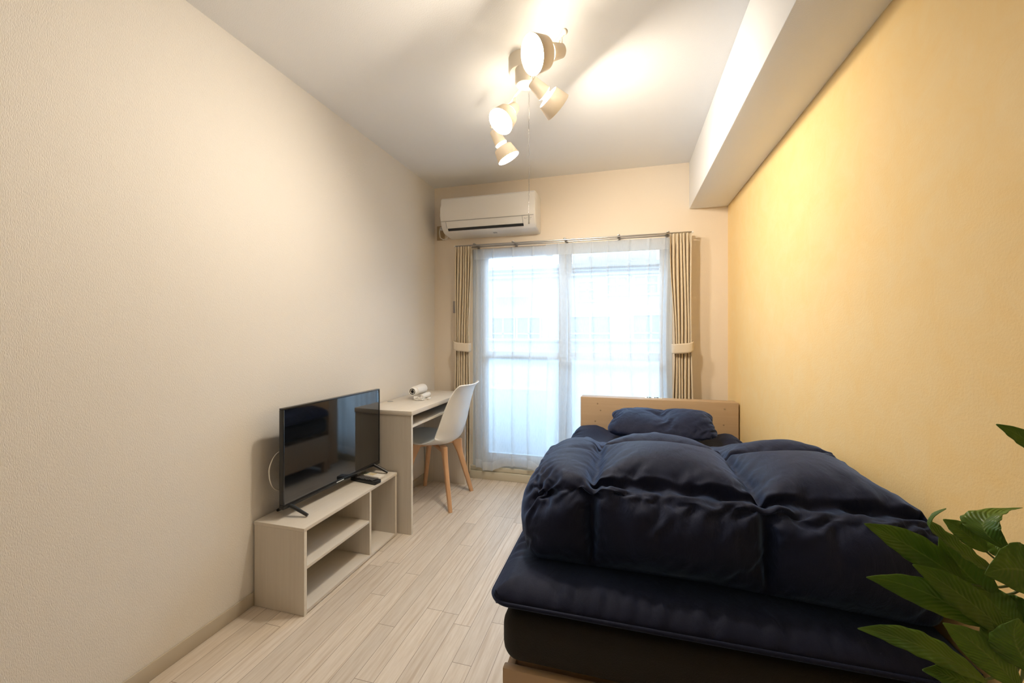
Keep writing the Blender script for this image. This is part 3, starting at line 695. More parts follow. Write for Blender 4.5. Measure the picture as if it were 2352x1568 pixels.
# ------------------------------------------------------------------ remote controls
def remote(name, c, ang, L, W, H, mat, label, keys):
    R = Matrix.Translation((c[0], c[1], SZ+.0006)) @ Matrix.Rotation(ang, 4, 'Z')
    t = thing(name, label, 'remote control', (c[0], c[1], SZ), group='remote controls beside the television')
    bm = newbm(); add_box(bm, (-L/2, -W/2, 0), (L/2, W/2, H), .004, 3); bmesh.ops.transform(bm, matrix=R, verts=bm.verts); obj('body', bm, mat, t)
    keys(t, R, L, W, H); return t
def black_keys(t, R, L, W, H):
    bm = newbm()
    for i in range(11):
        for j in range(4 if i % 3 else 3):
            nj = 4 if i % 3 else 3
            x = -L/2+.022+i*.0125; y = (j-(nj-1)/2)*W*.21
            add_box(bm, (x-.0036, y-.0026, H), (x+.0036, y+.0026, H+.0012), .0006, 1)
    bmesh.ops.transform(bm, matrix=R, verts=bm.verts); obj('keys', bm, M_BTN, t)
def white_keys(t, R, L, W, H):
    bm = newbm(); add_box(bm, (-L/2+.012, -W*.33, H), (-L/2+.050, W*.33, H+.0006), 0); bmesh.ops.transform(bm, matrix=R, verts=bm.verts); o = obj('display', bm, M_LCD, t); o['label'] = 'dark small display'
    bm = newbm()
    for i in range(4):
        for j in range(3): x = -L/2+.060+i*.012; y = (j-1)*.012; add_box(bm, (x-.004, y-.0035, H), (x+.004, y+.0035, H+.001), .0006, 1)
    bmesh.ops.transform(bm, matrix=R, verts=bm.verts); o = obj('keys', bm, M_YKEY, t); o['label'] = 'yellowed keys'
remote('remote_control', (-1.372, 1.950), math.radians(-9), .178, .046, .020, M_BLACK, 'black remote control lying across the television stand', black_keys)
remote('remote_control', (-1.385, 2.022), math.radians(-9), .150, .050, .016, M_ACW, 'white remote control lying behind the black one', white_keys)

# ------------------------------------------------------------------ bed
HY = 2.846
bed = thing('bed_frame', 'maple coloured single bed frame against the yellow wall', 'bed', (.19, 1.92, 0))
bm = newbm(); add_box(bm, (-.300, HY, .02), (.681, HY+.022, .742), .004); obj('headboard', bm, M_MAPLE, bed)
bm = newbm(); add_box(bm, (-.298, HY+.0225, .718), (.679, HY+.108, .740), .002); add_box(bm, (-.298, HY+.0225, .05), (-.278, HY+.106, .717), .002); add_box(bm, (.659, HY+.0225, .05), (.679, HY+.106, .717), .002)
obj('headboard_shelf', bm, M_MAPLE, bed)
bm = newbm(); add_box(bm, (.125, HY+.045, .7405), (.235, HY+.085, .7440), .001); hb = obj('outlet_strip', bm, M_WHITE, bed)
bm = newbm()
for x in (.138, .150, .158, .185, .197, .205): add_box(bm, (x, HY+.055, .7441), (x+.007, HY+.072, .7475), .001)
o = obj('socket_cover', bm, M_DARK, hb); o['label'] = 'dark socket covers'
for x, z in ((-.185, .700), (-.165, .655), (.595, .600), (-.20, .58), (.60, .70)):
    bm = newbm(); add_lathe(bm, [(0, .0055), (.0008, .0055), (.0012, .0045), (.0012, 0)], (x, HY+.0002, z), (0, -1, 0), 14); obj('screw_cap', bm, simple('tan_screw_cap', (.36, .26, .17), .5, var=.05), bed)
boxobj('foot_rail', (-.300, .990, .10), (.681, 1.012, .335), M_MAPLE, bed, .004)
boxobj('side_rail', (-.300, 1.0125, .10), (-.278, HY-.0005, .315), M_MAPLE, bed, .004); boxobj('side_rail', (.659, 1.0125, .10), (.681, HY-.0005, .315), M_MAPLE, bed, .004)
for x in (-.292, .633):
    for y in (1.0135, HY-.041): boxobj('leg', (x, y, .0005), (x+.04, y+.04, .0995), M_MAPLE, bed, .003)
bm = newbm()
for k in range(12): add_box(bm, (-.2775, 1.05+k*.148, .300), (.6585, 1.12+k*.148, .316), .002)
add_box(bm, (-.2775, 1.0125, .27), (.6585, 1.03, .316)); obj('slat', bm, M_MAPLE, bed)

def superslab(lo, hi, n, e, wob=0, seed=0, zfun=None):
    """Puffy slab: rounded edges, closed mesh, lightly uneven."""
    nx, ny, nr = n
    b = newbm(); rnd = random.Random(seed); P = [rnd.uniform(0, 6.28) for _ in range(8)]
    cx, cy = (lo[0]+hi[0])/2, (lo[1]+hi[1])/2; hx_, hy_ = (hi[0]-lo[0])/2, (hi[1]-lo[1])/2
    zc, hz = (lo[2]+hi[2])/2, (hi[2]-lo[2])/2
    return b, (cx, cy, hx_, hy_, zc, hz, P)
# mattress: rounded box
bm = newbm(); add_box(bm, (-.308, .992, .337), (.678, 2.838, .4695), .045, 6)
mt = obj('mattress', bm, M_MESH, None, angle=60); tag(mt, 'thick black mesh mattress on the bed frame', 'mattress')
# topper: grid wrapped round a pillow-like section
def topper_mesh():
    lo, hi = (-.338, .990), (.680, 2.836); nx, ny = 130, 200
    bm = newbm(); rnd = random.Random(4)
    rc = .055
    def plan(u, v):   # rounded corners in plan
        x = lo[0]+(hi[0]-lo[0])*u; y = lo[1]+(hi[1]-lo[1])*v
        qx = min(max(x, lo[0]+rc), hi[0]-rc); qy = min(max(y, lo[1]+rc), hi[1]-rc); d = Vector((x-qx, y-qy))
        if d.length > rc: d = d.normalized()*rc
        return qx+d.x, qy+d.y
    def edge(x, y): return min(x-lo[0], hi[0]-x, y-lo[1], hi[1]-y)
    def zt(x, y):
        e = max(0, edge(x, y)); k = 1-(1-min(1, e/.085))**2.6
        z = .500+.036*k**.75
        per = x if (y-lo[1] < .15 or hi[1]-y < .1) else y
        z += math.exp(-((e-.03)/.03)**2)*0.0048*(math.sin(per*150+2*math.sin(per*13))+.7*math.sin(per*83+1))*(.5+.5*math.sin(per*5+1))
        hd_ = smooth01(2.50, 2.68, y)
        z += hd_*k*(.048*math.sin(PI*min(1, max(0, (hi[0]-x)/1.018)))**.35)*(1-.25*smooth01(2.76, 2.83, y))*(1-.9*smooth01(-.20, -.10, x)*smooth01(.60, .49, x))
        return z
    def zb(x, y):
        e = max(0, edge(x, y)); k = 1-(1-min(1, e/.05))**2
        return .4985-.0275*k
    top = [[None]*(ny+1) for _ in range(nx+1)]; bot = [[None]*(ny+1) for _ in range(nx+1)]
    def sp(t): return .5-.5*math.cos(PI*t) if False else t+.0*t
    def warp(t): return t-.12*math.sin(2*PI*t)/ (2*PI)*4
    for i in range(nx+1):
        for j in range(ny+1):
            x, y = plan(warp(i/nx), warp(j/ny))
            border = i in (0, nx) or j in (0, ny)
            top[i][j] = bm.verts.new((x, y, .500 if border else zt(x, y)))
            bot[i][j] = top[i][j] if border else bm.verts.new((x, y, zb(x, y)))
    for i in range(nx):
        for j in range(ny):
            bm.faces.new((top[i][j], top[i+1][j], top[i+1][j+1], top[i][j+1]))
            q = (bot[i][j], bot[i][j+1], bot[i+1][j+1], bot[i+1][j])
            if len(set(q)) == 4 and set(q) != {top[i][j], top[i+1][j], top[i+1][j+1], top[i][j+1]}: bm.faces.new(q)
    loop = [top[i][0].co.copy() for i in range(nx+1)]+[top[nx][j].co.copy() for j in range(1, ny+1)]+[top[i][ny].co.copy() for i in range(nx-1, -1, -1)]+[top[0][j].co.copy() for j in range(ny-1, -1, -1)]
    return bm, loop
bm, loop = topper_mesh(); tp = obj('mattress_topper', bm, M_NAVY2, None, angle=180); tag(tp, 'navy padded topper with piped edge on the black mattress', 'mattress topper')
bm = newbm(); add_tube(bm, [Vector((p.x, p.y, p.z-.004)) for p in loop], .0058, 8, cap=False); obj('piping', bm, M_NAVY2, tp, angle=180)

def decode(steps, base, q):
    """Cloth shape stored as whole-number steps from one vertex to the next, added to a plain starting grid."""
    return np.array(base, float)+np.cumsum(np.array(steps, float).T, axis=0)*q
def cloth_object(name, V, F, mat, levels=1):
    me = bpy.data.meshes.new(name); me.from_pydata([tuple(v) for v in V], [], F); me.update(); me.materials.append(mat)
    me.polygons.foreach_set('use_smooth', [True]*len(me.polygons))
    o = bpy.data.objects.new(name, me); COL.objects.link(o); subsurf(o, levels); return o
def box_shell(nx, ny, nz):
    ids = {}; F = []; L = []
    def vid(i, j, k):
        if (i, j, k) not in ids: ids[(i, j, k)] = len(L); L.append((i, j, k))
        return ids[(i, j, k)]
    for i in range(nx):
        for j in range(ny): F.append((vid(i,j,nz), vid(i+1,j,nz), vid(i+1,j+1,nz), vid(i,j+1,nz)))
    for i in range(nx):
        for k in range(nz):
            F.append((vid(i,0,k), vid(i+1,0,k), vid(i+1,0,k+1), vid(i,0,k+1))); F.append((vid(i+1,ny,k), vid(i,ny,k), vid(i,ny,k+1), vid(i+1,ny,k+1)))
    for j in range(ny):
        for k in range(nz):
            F.append((vid(0,j+1,k), vid(0,j,k), vid(0,j,k+1), vid(0,j+1,k+1))); F.append((vid(nx,j,k), vid(nx,j+1,k), vid(nx,j+1,k+1), vid(nx,j,k+1)))
    ring = [ids[(i,0,0)] for i in range(nx)]+[ids[(nx,j,0)] for j in range(ny)]+[ids[(i,ny,0)] for i in range(nx,0,-1)]+[ids[(0,j,0)] for j in range(ny,0,-1)]
    return np.array(L), np.array(L)/np.array([nx, ny, nz])*np.array([.96, 1.0, .22])+np.array([-.285, 1.125, .54]), F, ring
def pillow_shell(nx, ny):
    ids = {}; F = []
    def vid(i, j, s):
        key = (i, j, 0 if (i in (0, nx) or j in (0, ny)) else s)
        if key not in ids: ids[key] = len(ids)
        return ids[key]
    for i in range(nx):
        for j in range(ny):
            F.append((vid(i,j,1), vid(i+1,j,1), vid(i+1,j+1,1), vid(i,j+1,1))); F.append((vid(i,j,-1), vid(i,j+1,-1), vid(i+1,j+1,-1), vid(i+1,j,-1)))
    return [(i/nx*.6-.3, j/ny*.41-.205, k*.05) for i, j, k in sorted(ids, key=ids.get)], F
DUVET = [[68,-13,-5,8,-14,18,-8,10,-14,9,-20,7,-18,13,-11,10,-21,8,-10,6,-12,22,-16,12,-22,8,-13,22,-14,11,-13,3,-1,12,-15,18,-14,1,-6,5,-3,3,-1,2,-2,3,-3,4,-5,6,-5,1,-4,5,-2,11,-8,6,-9,8,-6,7,-9,6,-8,4,2,1,-9,17,-4,9,-13,5,-6,3,-1,14,-7,10,-7,6,-6,4,-12,6,-9,21,-12,14,-18,7,-6,8,-9,7,-8,7,-7,7,-3,3,0,5,-4,6,0,2,-2,9,-9,6,-5,3,-3,6,1,5,2,10,-9,8,-6,15,-23,7,-21,14,5,5,-7,9,-12,15,-9,17,-15,18,-21,7,-23,12,7,7,-6,12,-9,8,0,10,-13,9,-2,8,-29,-7,2,-13,9,-12,1,-14,1,1,-8,-2,-3,-4,0,2,1,0,0,1,-1,0,-1,-1,6,1,-4,3,-3,1,-1,3,2,1,-5,4,2,1,-1,-1,9,2,-5,-5,2,3,0,1,4,-5,2,6,0,-1,8,0,-2,2,2,3,-5,-4,9,-6,4,10,-9,-2,0,4,-3,-2,8,8,7,1,4,-19,-7,-1,0,-13,1,1,-15,1,5,-9,-7,1,1,-7,4,0,-2,1,1,0,1,-3,0,1,3,-1,0,-1,2,-2,1,6,1,-4,-1,4,2,-1,0,2,-1,10,0,-8,0,1,5,-4,3,3,0,-2,3,-1,8,1,-1,-1,4,-1,-8,-2,8,1,1,5,-8,-1,0,3,-2,10,0,12,8,3,-35,8,3,-5,-9,-9,11,-6,-10,-6,5,-5,-2,2,-6,-1,3,-2,0,1,2,-4,3,2,-3,-4,6,3,-3,0,3,-1,4,0,-2,-1,2,2,0,0,2,-2,7,-1,-2,1,-1,1,-1,5,-3,-1,2,3,1,3,3,-1,0,0,-1,1,-6,7,0,-1,1,1,-6,-3,2,6,7,9,9,-4,0,-25,1,11,-4,-7,-11,-1,8,-9,-7,1,0,-3,-1,0,0,0,0,-1,1,-3,2,-1,2,-1,-1,-1,3,1,3,-2,1,0,1,0,-1,3,-1,4,1,-2,3,1,4,-4,1,-3,5,-2,3,-2,0,0,5,-1,0,2,-1,4,-3,-1,5,-4,-5,6,-1,0,-3,0,0,-1,3,4,6,12,2,-11,-13,-3,7,4,-10,-1,-8,-4,4,-7,2,-2,-2,0,2,-2,1,-4,-1,1,4,-2,1,-2,0,1,-1,4,-2,-1,2,-1,2,4,-1,0,1,0,0,1,2,2,3,0,1,-3,2,-1,1,2,0,2,-1,0,-2,5,-5,5,-1,6,-6,3,-4,-1,1,-2,0,1,-1,-1,4,-2,7,-2,4,11,-2,-14,-5,-3,11,-3,-10,-4,-3,-3,1,-2,1,1,-5,2,0,3,-2,0,-5,6,-1,-1,1,-2,3,0,1,-1,2,0,-3,1,2,0,2,0,2,2,-1,1,0,2,3,-3,-1,3,-1,0,3,2,-2,0,1,1,-1,-2,6,-3,-1,3,-5,2,2,-3,0,3,2,-2,-3,3,0,2,3,5,6,1,-16,-5,-6,1,4,-7,1,-6,0,0,1,-4,3,-3,2,2,-3,1,-2,1,1,2,-6,0,5,-2,2,-3,3,-1,1,-1,4,-1,3,1,-4,2,3,-1,3,3,0,0,0,1,-1,-1,3,4,-3,-1,0,-1,5,-1,0,-3,4,1,0,-1,-1,0,0,0,0,-1,-1,-2,2,1,1,6,3,3,1,-19,-5,3,-5,1,-2,-4,3,-1,-3,0,2,1,0,0,-1,0,-2,1,-1,1,2,-3,3,-4,4,-2,4,-1,-1,-1,4,-1,2,-3,1,2,2,-2,1,4,0,0,0,2,-2,-1,5,0,2,-4,3,1,2,0,-1,-1,2,1,-3,2,-6,3,1,1,-3,1,3,-2,-4,3,2,-1,5,4,0,-6,-6,-7,-1,-3,-1,2,-2,2,-3,1,2,-1,-1,-2,-1,0,4,-4,1,-1,3,-3,3,-4,-3,10,-4,0,3,0,0,-2,2,0,0,1,-2,4,0,1,0,2,-1,3,1,-1,5,-5,4,1,-1,1,-2,1,1,1,-3,2,2,-1,2,1,-1,-3,-1,0,2,-6,3,2,0,-1,2,0,4,7,-6,-9,-3,-6,-1,3,-4,1,-3,4,-6,1,5,-4,0,1,2,-1,-6,3,1,-1,3,-3,-1,0,0,2,0,3,-1,1,1,2,-5,6,-1,-1,2,2,0,-1,2,2,0,3,-3,3,-3,6,-2,2,1,-1,-4,0,1,3,-2,2,-3,2,1,-2,2,-1,-1,-2,1,3,-4,4,-5,5,-1,-2,7,1,-14,4,-7,-4,1,-2,1,-3,1,-1,7,-2,-4,-2,2,0,-1,2,1,-3,1,1,-3,1,1,-4,5,-1,4,-1,1,-2,1,0,1,-1,3,1,0,1,1,0,2,2,1,2,-3,0,5,-3,1,-1,4,-4,0,3,0,-1,-2,6,-4,3,-1,-3,1,-1,0,1,-3,4,-1,0,0,1,-5,2,7,-23,8,1,-3,0,-3,-1,-2,2,2,-3,1,-1,-1,0,3,-3,-1,0,1,-3,3,0,-1,4,0,-6,3,4,-2,2,-1,0,-1,4,5,-6,4,-1,2,-3,2,2,1,1,3,-1,1,-2,3,-1,4,-3,0,-1,2,2,-4,4,-1,-1,2,0,1,-6,1,0,-2,-1,2,0,-1,4,-2,2,-5,7,-20,0,10,-6,-1,1,-3,-3,0,5,-2,1,2,-3,-3,1,1,0,0,1,-3,1,-1,-3,7,1,-8,3,1,3,-1,2,2,0,-2,3,0,0,0,4,-2,-1,5,0,1,1,1,0,0,4,0,-3,3,-2,-4,5,-3,0,2,1,-2,4,-4,1,-5,2,0,-1,3,0,-2,3,-6,-1,5,-5,11,-23,-4,10,-2,2,-2,-2,2,-3,2,-4,5,-2,0,-2,2,0,-3,0,-1,0,-3,6,-2,-3,6,0,0,-1,-7,9,5,-3,9,-7,-8,8,-3,8,-3,-1,1,1,3,2,-3,5,-2,0,2,0,-1,
1,-4,3,-3,3,-1,1,0,0,-1,2,0,0,-6,2,2,-4,7,-2,-1,-3,-1,0,-1,8,-4,4,4,1,-2,-4,-4,-5,-2,0,2,4,5,4,1,0,-3,-4,-5,-3,-2,2,3,5,4,3,0,-2,-3,-5,-4,-2,0,2,5,4,4,2,-1,-4,-4,-5,-3,-1,2,4,4,5,2,0,-2,-4,-5,-4,-1,0,3,4,5,3,2,-2,-3,-5,-4,-3,0,2,3,5,4,2,0,-3,-4,-4,-4,17,0,8,5,-23,3,-1,-3,8,2,-5,4,5,2,-4,0,0,4,-6,0,-3,4,-1,2,-6,3,5,-6,2,-8,0,-1,-3,3,3,-2,4,-1,-4,7,-2,4,-5,-5,-3,4,1,-1,0,0,2,-3,-1,-1,2,-2,0,0,1,3,0,-1,0,-1,1,0,-3,4,-5,4,2,-1,-1,0,1,-2,1,12,-4,9,1,-18,5,-2,-3,-4,9,-1,-2,1,11,-4,2,-5,0,2,-3,0,-2,1,4,-2,-5,-3,3,5,-4,-4,-2,1,2,3,-3,3,-1,-4,9,0,-3,-2,-4,0,-1,-1,1,1,2,-2,0,-2,-1,2,-2,2,-1,2,0,-1,-1,4,-2,-1,-2,4,2,-1,-3,4,-2,4,-3,5,-1,-6,12,2,5,-5,-12,4,3,-9,-4,7,3,-1,-4,2,5,4,-2,-3,-2,1,0,-4,0,3,2,-4,-2,1,-2,6,-4,-1,-1,2,4,-3,0,-3,0,2,7,-4,-1,-3,-5,1,-1,2,1,1,-3,2,-1,0,-1,-2,1,0,1,2,-1,3,-3,0,-2,2,0,-3,8,-1,-3,3,0,0,0,3,-2,10,0,-1,1,-11,5,-2,-2,-5,-1,4,2,-2,1,-1,4,4,-2,-3,1,-4,2,-7,0,9,-2,-4,0,0,3,2,-2,-1,1,3,-2,-4,2,-1,0,2,0,-2,-4,-1,-1,1,4,-2,1,-3,0,3,-1,-2,2,1,-3,2,1,-2,2,0,-2,2,0,-4,3,1,3,-1,4,-1,-3,2,-1,3,3,6,-2,3,-12,4,-2,-3,0,-4,1,2,0,-2,2,2,1,0,0,-4,0,1,0,-2,-1,4,-2,2,-4,6,-3,0,3,-1,5,-7,0,-1,-1,0,0,2,0,-2,-2,1,0,0,0,0,0,0,-1,1,-2,3,-3,3,-2,0,1,3,-1,0,-1,-1,1,-3,1,2,6,-3,0,0,4,-3,3,5,-2,5,2,-13,4,-5,-1,-3,-1,-2,1,1,2,2,0,-1,-1,1,-1,1,0,1,2,-9,6,-1,-1,0,9,-5,2,-1,0,5,-1,-4,-4,2,-2,1,1,-3,2,0,-1,-4,1,1,1,-3,1,3,-4,1,0,0,-1,4,-1,-3,4,-1,0,-2,2,-3,3,0,0,3,3,-2,3,1,-4,4,6,-1,-1,4,-11,-1,6,-4,-3,0,-2,-1,1,-2,3,-1,-2,1,1,-2,1,0,3,-2,-5,3,3,-3,3,3,-2,-2,3,1,4,-3,-4,1,-3,2,-3,0,2,-2,-1,1,-4,1,1,0,3,0,-1,1,-2,0,-1,2,2,-2,-2,5,-6,2,1,1,1,-2,1,4,1,1,-2,3,0,1,-2,5,1,2,-6,-3,-4,6,-2,-2,-2,2,-4,-2,5,-1,2,-4,2,-2,2,-1,2,-4,3,-4,6,-4,2,1,0,3,-2,1,1,2,-2,1,-2,-2,0,-1,2,-2,-3,-1,2,1,-5,5,-4,0,3,-1,-1,0,1,3,-5,3,-2,2,-1,2,2,-5,1,0,0,3,1,1,2,0,3,-2,2,0,2,4,-4,-1,-4,0,-1,2,-2,-4,3,-3,-2,1,1,2,0,-5,5,-3,0,3,-2,1,2,-5,0,2,1,2,-2,2,3,-1,3,-2,2,-5,2,-4,3,-2,-5,4,-4,5,-6,0,0,1,0,3,-2,0,2,-4,2,-2,2,0,1,-1,2,0,0,3,-3,-2,4,2,-2,0,6,-3,1,1,-1,6,-2,2,-3,-4,-2,-3,4,-3,-3,3,-2,2,-2,2,-1,2,0,-3,1,1,-3,2,-3,2,4,1,-2,2,1,0,-1,-2,3,5,-2,-4,-1,1,-3,1,-1,-1,-2,3,-4,2,1,-1,3,-5,2,3,-1,-2,1,-1,-2,-1,2,-1,1,2,0,4,-5,-5,3,3,2,1,3,-2,1,2,-2,4,-3,4,-3,0,-2,2,1,-5,3,-3,-1,0,-2,3,-3,2,2,-6,1,2,-2,2,0,-1,0,1,1,-1,0,3,-2,2,-3,4,2,-1,-2,2,-2,-4,4,-2,0,0,-2,1,0,-1,-2,1,0,1,-1,1,3,-4,2,-3,1,2,-1,0,2,2,-3,1,-3,4,-3,3,-1,1,3,1,-1,-3,-1,1,8,-3,-1,-2,1,-1,-4,6,-7,4,-4,1,-1,-1,2,2,0,-1,1,-2,0,0,0,0,1,-1,2,0,-1,3,1,-4,3,3,-3,4,-5,0,1,1,-5,0,-2,0,0,4,-3,3,1,-4,-1,2,0,1,-3,0,4,-5,2,0,1,0,1,-4,3,1,-1,2,2,-3,2,3,-1,2,-3,0,1,-4,9,-2,-4,2,-4,-1,2,-4,2,-2,1,0,-1,1,0,2,-2,-2,0,4,-1,0,-1,0,3,0,-1,-1,5,-5,-2,5,5,-2,1,-3,-3,3,-1,-3,-1,3,-2,-1,3,-5,0,4,-2,0,-1,3,1,1,-5,2,-3,4,-2,1,0,4,-5,2,1,1,-4,1,3,-1,3,-2,2,2,-5,2,-1,-3,6,-3,1,-3,3,-2,-1,3,-3,-1,0,-2,1,2,-1,1,1,0,0,-3,1,0,1,2,-1,-2,1,1,0,-4,5,4,-1,-1,-1,1,-5,1,0,-1,4,-6,3,-2,1,2,-1,0,-3,2,2,1,-3,-2,1,4,-2,-3,0,5,-1,-1,-1,-1,1,3,0,1,-4,2,2,1,-1,-3,2,-3,2,-2,3,-2,1,-1,-1,2,2,-2,0,-5,3,4,-5,0,3,-2,-1,2,3,-4,2,1,0,-1,-2,1,-2,0,2,2,4,-2,-2,3,1,-3,-3,1,1,1,-5,1,-1,-2,1,
3,-1,2,1,-4,4,-6,1,2,2,-2,2,-3,4,2,-7,2,4,-3,4,-5,1,-1,4,2,0,-2,-2,0,-3,5,-5,4,-1,-1,2,-2,0,2,-1,1,-1,0,-1,2,-1,-1,-2,0,2,1,-3,1,1,0,-1,2,0,1,-1,-2,3,3,-1,-3,3,2,-4,1,1,-2,1,-1,-2,2,-3,6,-5,1,1,-3,0,3,0,0,0,0,0,-1,3,-3,2,0,-1,2,-1,0,2,-3,3,-3,0,4,-1,-3,-3,-2,3,-4,6,1,-1,-1,0,0,2,-1,-2,2,-2,4,-3,-3,4,1,-2,0,1,-1,2,0,-4,1,2,0,-3,1,-3,5,2,-2,4,-3,2,-4,3,0,-1,-1,1,-1,2,0,-3,3,-2,1,-2,4,0,-2,-1,2,-2,1,-3,3,3,-4,4,-7,4,-1,3,-2,2,-2,3,-3,2,-4,4,-1,-5,-3,0,6,0,0,-5,3,0,1,1,0,-2,0,2,-1,1,-1,0,2,-3,2,0,-1,1,1,-3,0,0,1,1,-3,3,3,-1,0,0,-2,2,-2,3,-2,1,0,1,-1,-1,2,-1,2,2,-5,-1,-1,2,1,-1,-1,1,4,-4,1,-1,1,1,-1,-1,0,2,-3,-1,5,-1,-4,4,0,-4,-5,3,-1,4,2,-4,3,-3,0,1,-2,5,-1,1,2,-5,0,2,0,-3,4,-2,2,0,-2,0,-4,3,2,-4,0,-1,4,4,-2,-1,2,-2,2,-1,1,-2,3,-4,1,-1,4,-2,3,-3,1,-1,2,0,-1,-1,-3,5,0,-2,1,-2,2,0,-2,-1,0,0,3,0,-2,4,-1,0,-6,1,-4,3,-5,3,4,1,-2,0,-1,0,3,-3,2,0,2,-1,-2,3,-1,0,-1,2,0,-1,0,-2,1,-1,2,-3,1,1,-3,3,1,3,-2,0,3,-1,-2,1,3,-5,0,5,-3,2,0,2,-2,-3,-2,5,1,-4,3,2,-5,1,4,-7,5,0,2,-4,1,-2,4,-4,-2,4,-2,-1,4,0,-4,-7,-2,4,2,2,0,1,-3,6,-4,4,-3,-1,3,0,-3,4,-2,-3,4,-1,-1,-2,1,2,-2,0,3,-2,1,-4,3,-2,1,4,0,-2,1,3,0,-3,0,-2,3,1,-2,0,-1,2,-1,2,-2,4,-4,1,2,0,-2,-2,3,-1,4,-5,1,0,-2,1,1,-2,-3,2,3,-2,2,-1,-2,0,-6,-2,5,-2,4,1,-3,3,0,0,-1,1,2,-2,2,1,-1,-2,4,0,-4,2,-1,3,-3,-1,-1,0,-1,1,-4,6,-6,4,5,-5,2,1,1,0,1,-2,4,-2,1,1,0,-1,2,-2,-2,4,-5,3,-1,1,1,-2,1,1,0,-3,0,1,1,-2,0,0,0,-1,2,0,-5,2,-1,2,2,-10,-1,2,0,4,-2,1,0,2,-1,2,1,0,-1,2,-1,1,0,1,-2,0,-3,4,-3,2,-3,3,-3,2,-1,2,-4,-3,4,1,3,1,-3,3,1,-2,-1,4,-3,3,-1,1,-2,2,-1,1,0,-1,0,0,2,0,0,1,-1,-3,2,1,-3,3,-3,-2,-1,4,-4,0,1,-2,3,-3,2,-2,-4,-4,-1,3,5,0,0,1,0,2,0,-1,3,-1,-3,2,1,1,-3,1,-1,1,1,1,-3,0,-1,0,-2,2,0,-6,3,2,1,2,1,0,0,-1,1,2,0,2,-2,2,-1,-2,2,-1,2,0,-4,1,4,-2,0,4,-4,-1,0,2,-2,1,1,-3,3,-1,-4,2,-2,2,-3,-1,-1,8,-1,-9,-3,-2,3,4,1,-3,2,0,-1,6,0,-4,3,0,-3,5,-1,0,2,-2,-5,2,0,2,-2,1,0,-1,-1,-3,3,-4,3,4,1,-3,1,-1,2,1,2,3,-2,-1,1,-1,-1,2,2,-1,-3,-1,1,2,-1,1,-1,-1,2,-1,0,-3,1,3,-3,0,1,0,0,0,-3,-2,3,2,-8,9,-13,0,2,2,2,-1,-2,4,0,4,-2,-1,3,0,0,-2,0,3,-4,3,1,-4,4,1,-5,1,1,-2,-2,1,0,-2,-2,3,4,0,-2,4,1,-3,4,1,-1,0,2,-4,1,1,1,-2,0,0,-1,1,2,1,-2,-1,1,-3,2,0,-1,2,-3,0,0,0,-1,1,-1,-3,2,-2,2,-2,-1,-9,6,-7,-6,16,2,-2,2,3,-1,1,0,-1,-2,3,-3,1,-1,2,-2,0,3,-2,0,-2,1,2,-2,-1,0,2,-6,-1,4,3,-4,5,-1,3,-1,1,-1,2,3,-2,0,1,-2,-1,3,1,-1,-4,4,-1,-1,-2,1,2,0,0,-1,1,-5,4,2,-2,-1,0,3,-4,0,-3,2,2,-6,-1,-7,0,-1,-5,14,1,-2,3,0,2,0,-1,0,-2,2,0,-2,2,-2,1,1,1,-3,0,4,-2,-1,2,-2,-2,0,-2,0,2,1,2,1,1,0,0,2,-3,2,1,-1,0,1,-1,3,-2,1,-3,4,-3,1,1,1,-3,4,-4,0,0,1,-3,5,-1,-2,-1,6,-5,1,-1,-4,1,-2,-2,6,-19,7,-3,-6,16,1,-2,2,0,0,1,-1,0,3,-5,1,3,-2,-2,1,2,1,-2,3,-6,5,-1,-1,0,-1,-1,-1,-1,3,-1,-1,7,-2,1,0,1,-1,2,-2,4,-2,1,1,-1,-2,3,1,-4,3,0,-2,1,-1,0,2,-2,0,-1,1,-2,2,-1,1,1,-4,1,-2,0,1,-1,-3,-1,-12,3,2,-4,13,-1,-1,1,1,1,1,0,1,-3,-5,5,-2,0,1,-2,1,1,1,0,2,-3,0,3,-3,1,-2,-1,-1,4,1,-2,0,7,-4,2,-1,-2,1,3,1,-1,-1,1,-1,5,-2,-1,-1,4,-3,1,-2,1,0,2,-1,-3,2,-2,1,0,2,-3,0,-1,1,-1,2,-4,-2,2,-3,-14,1,-1,5,11,-2,2,-5,7,-1,-4,2,0,2,-5,-2,2,-2,-1,4,0,0,-3,2,0,1,2,2,0,-2,3,-7,-4,9,-1,-2,1,8,-1,-2,-2,-1,-1,3,3,0,0,-1,-1,0,2,
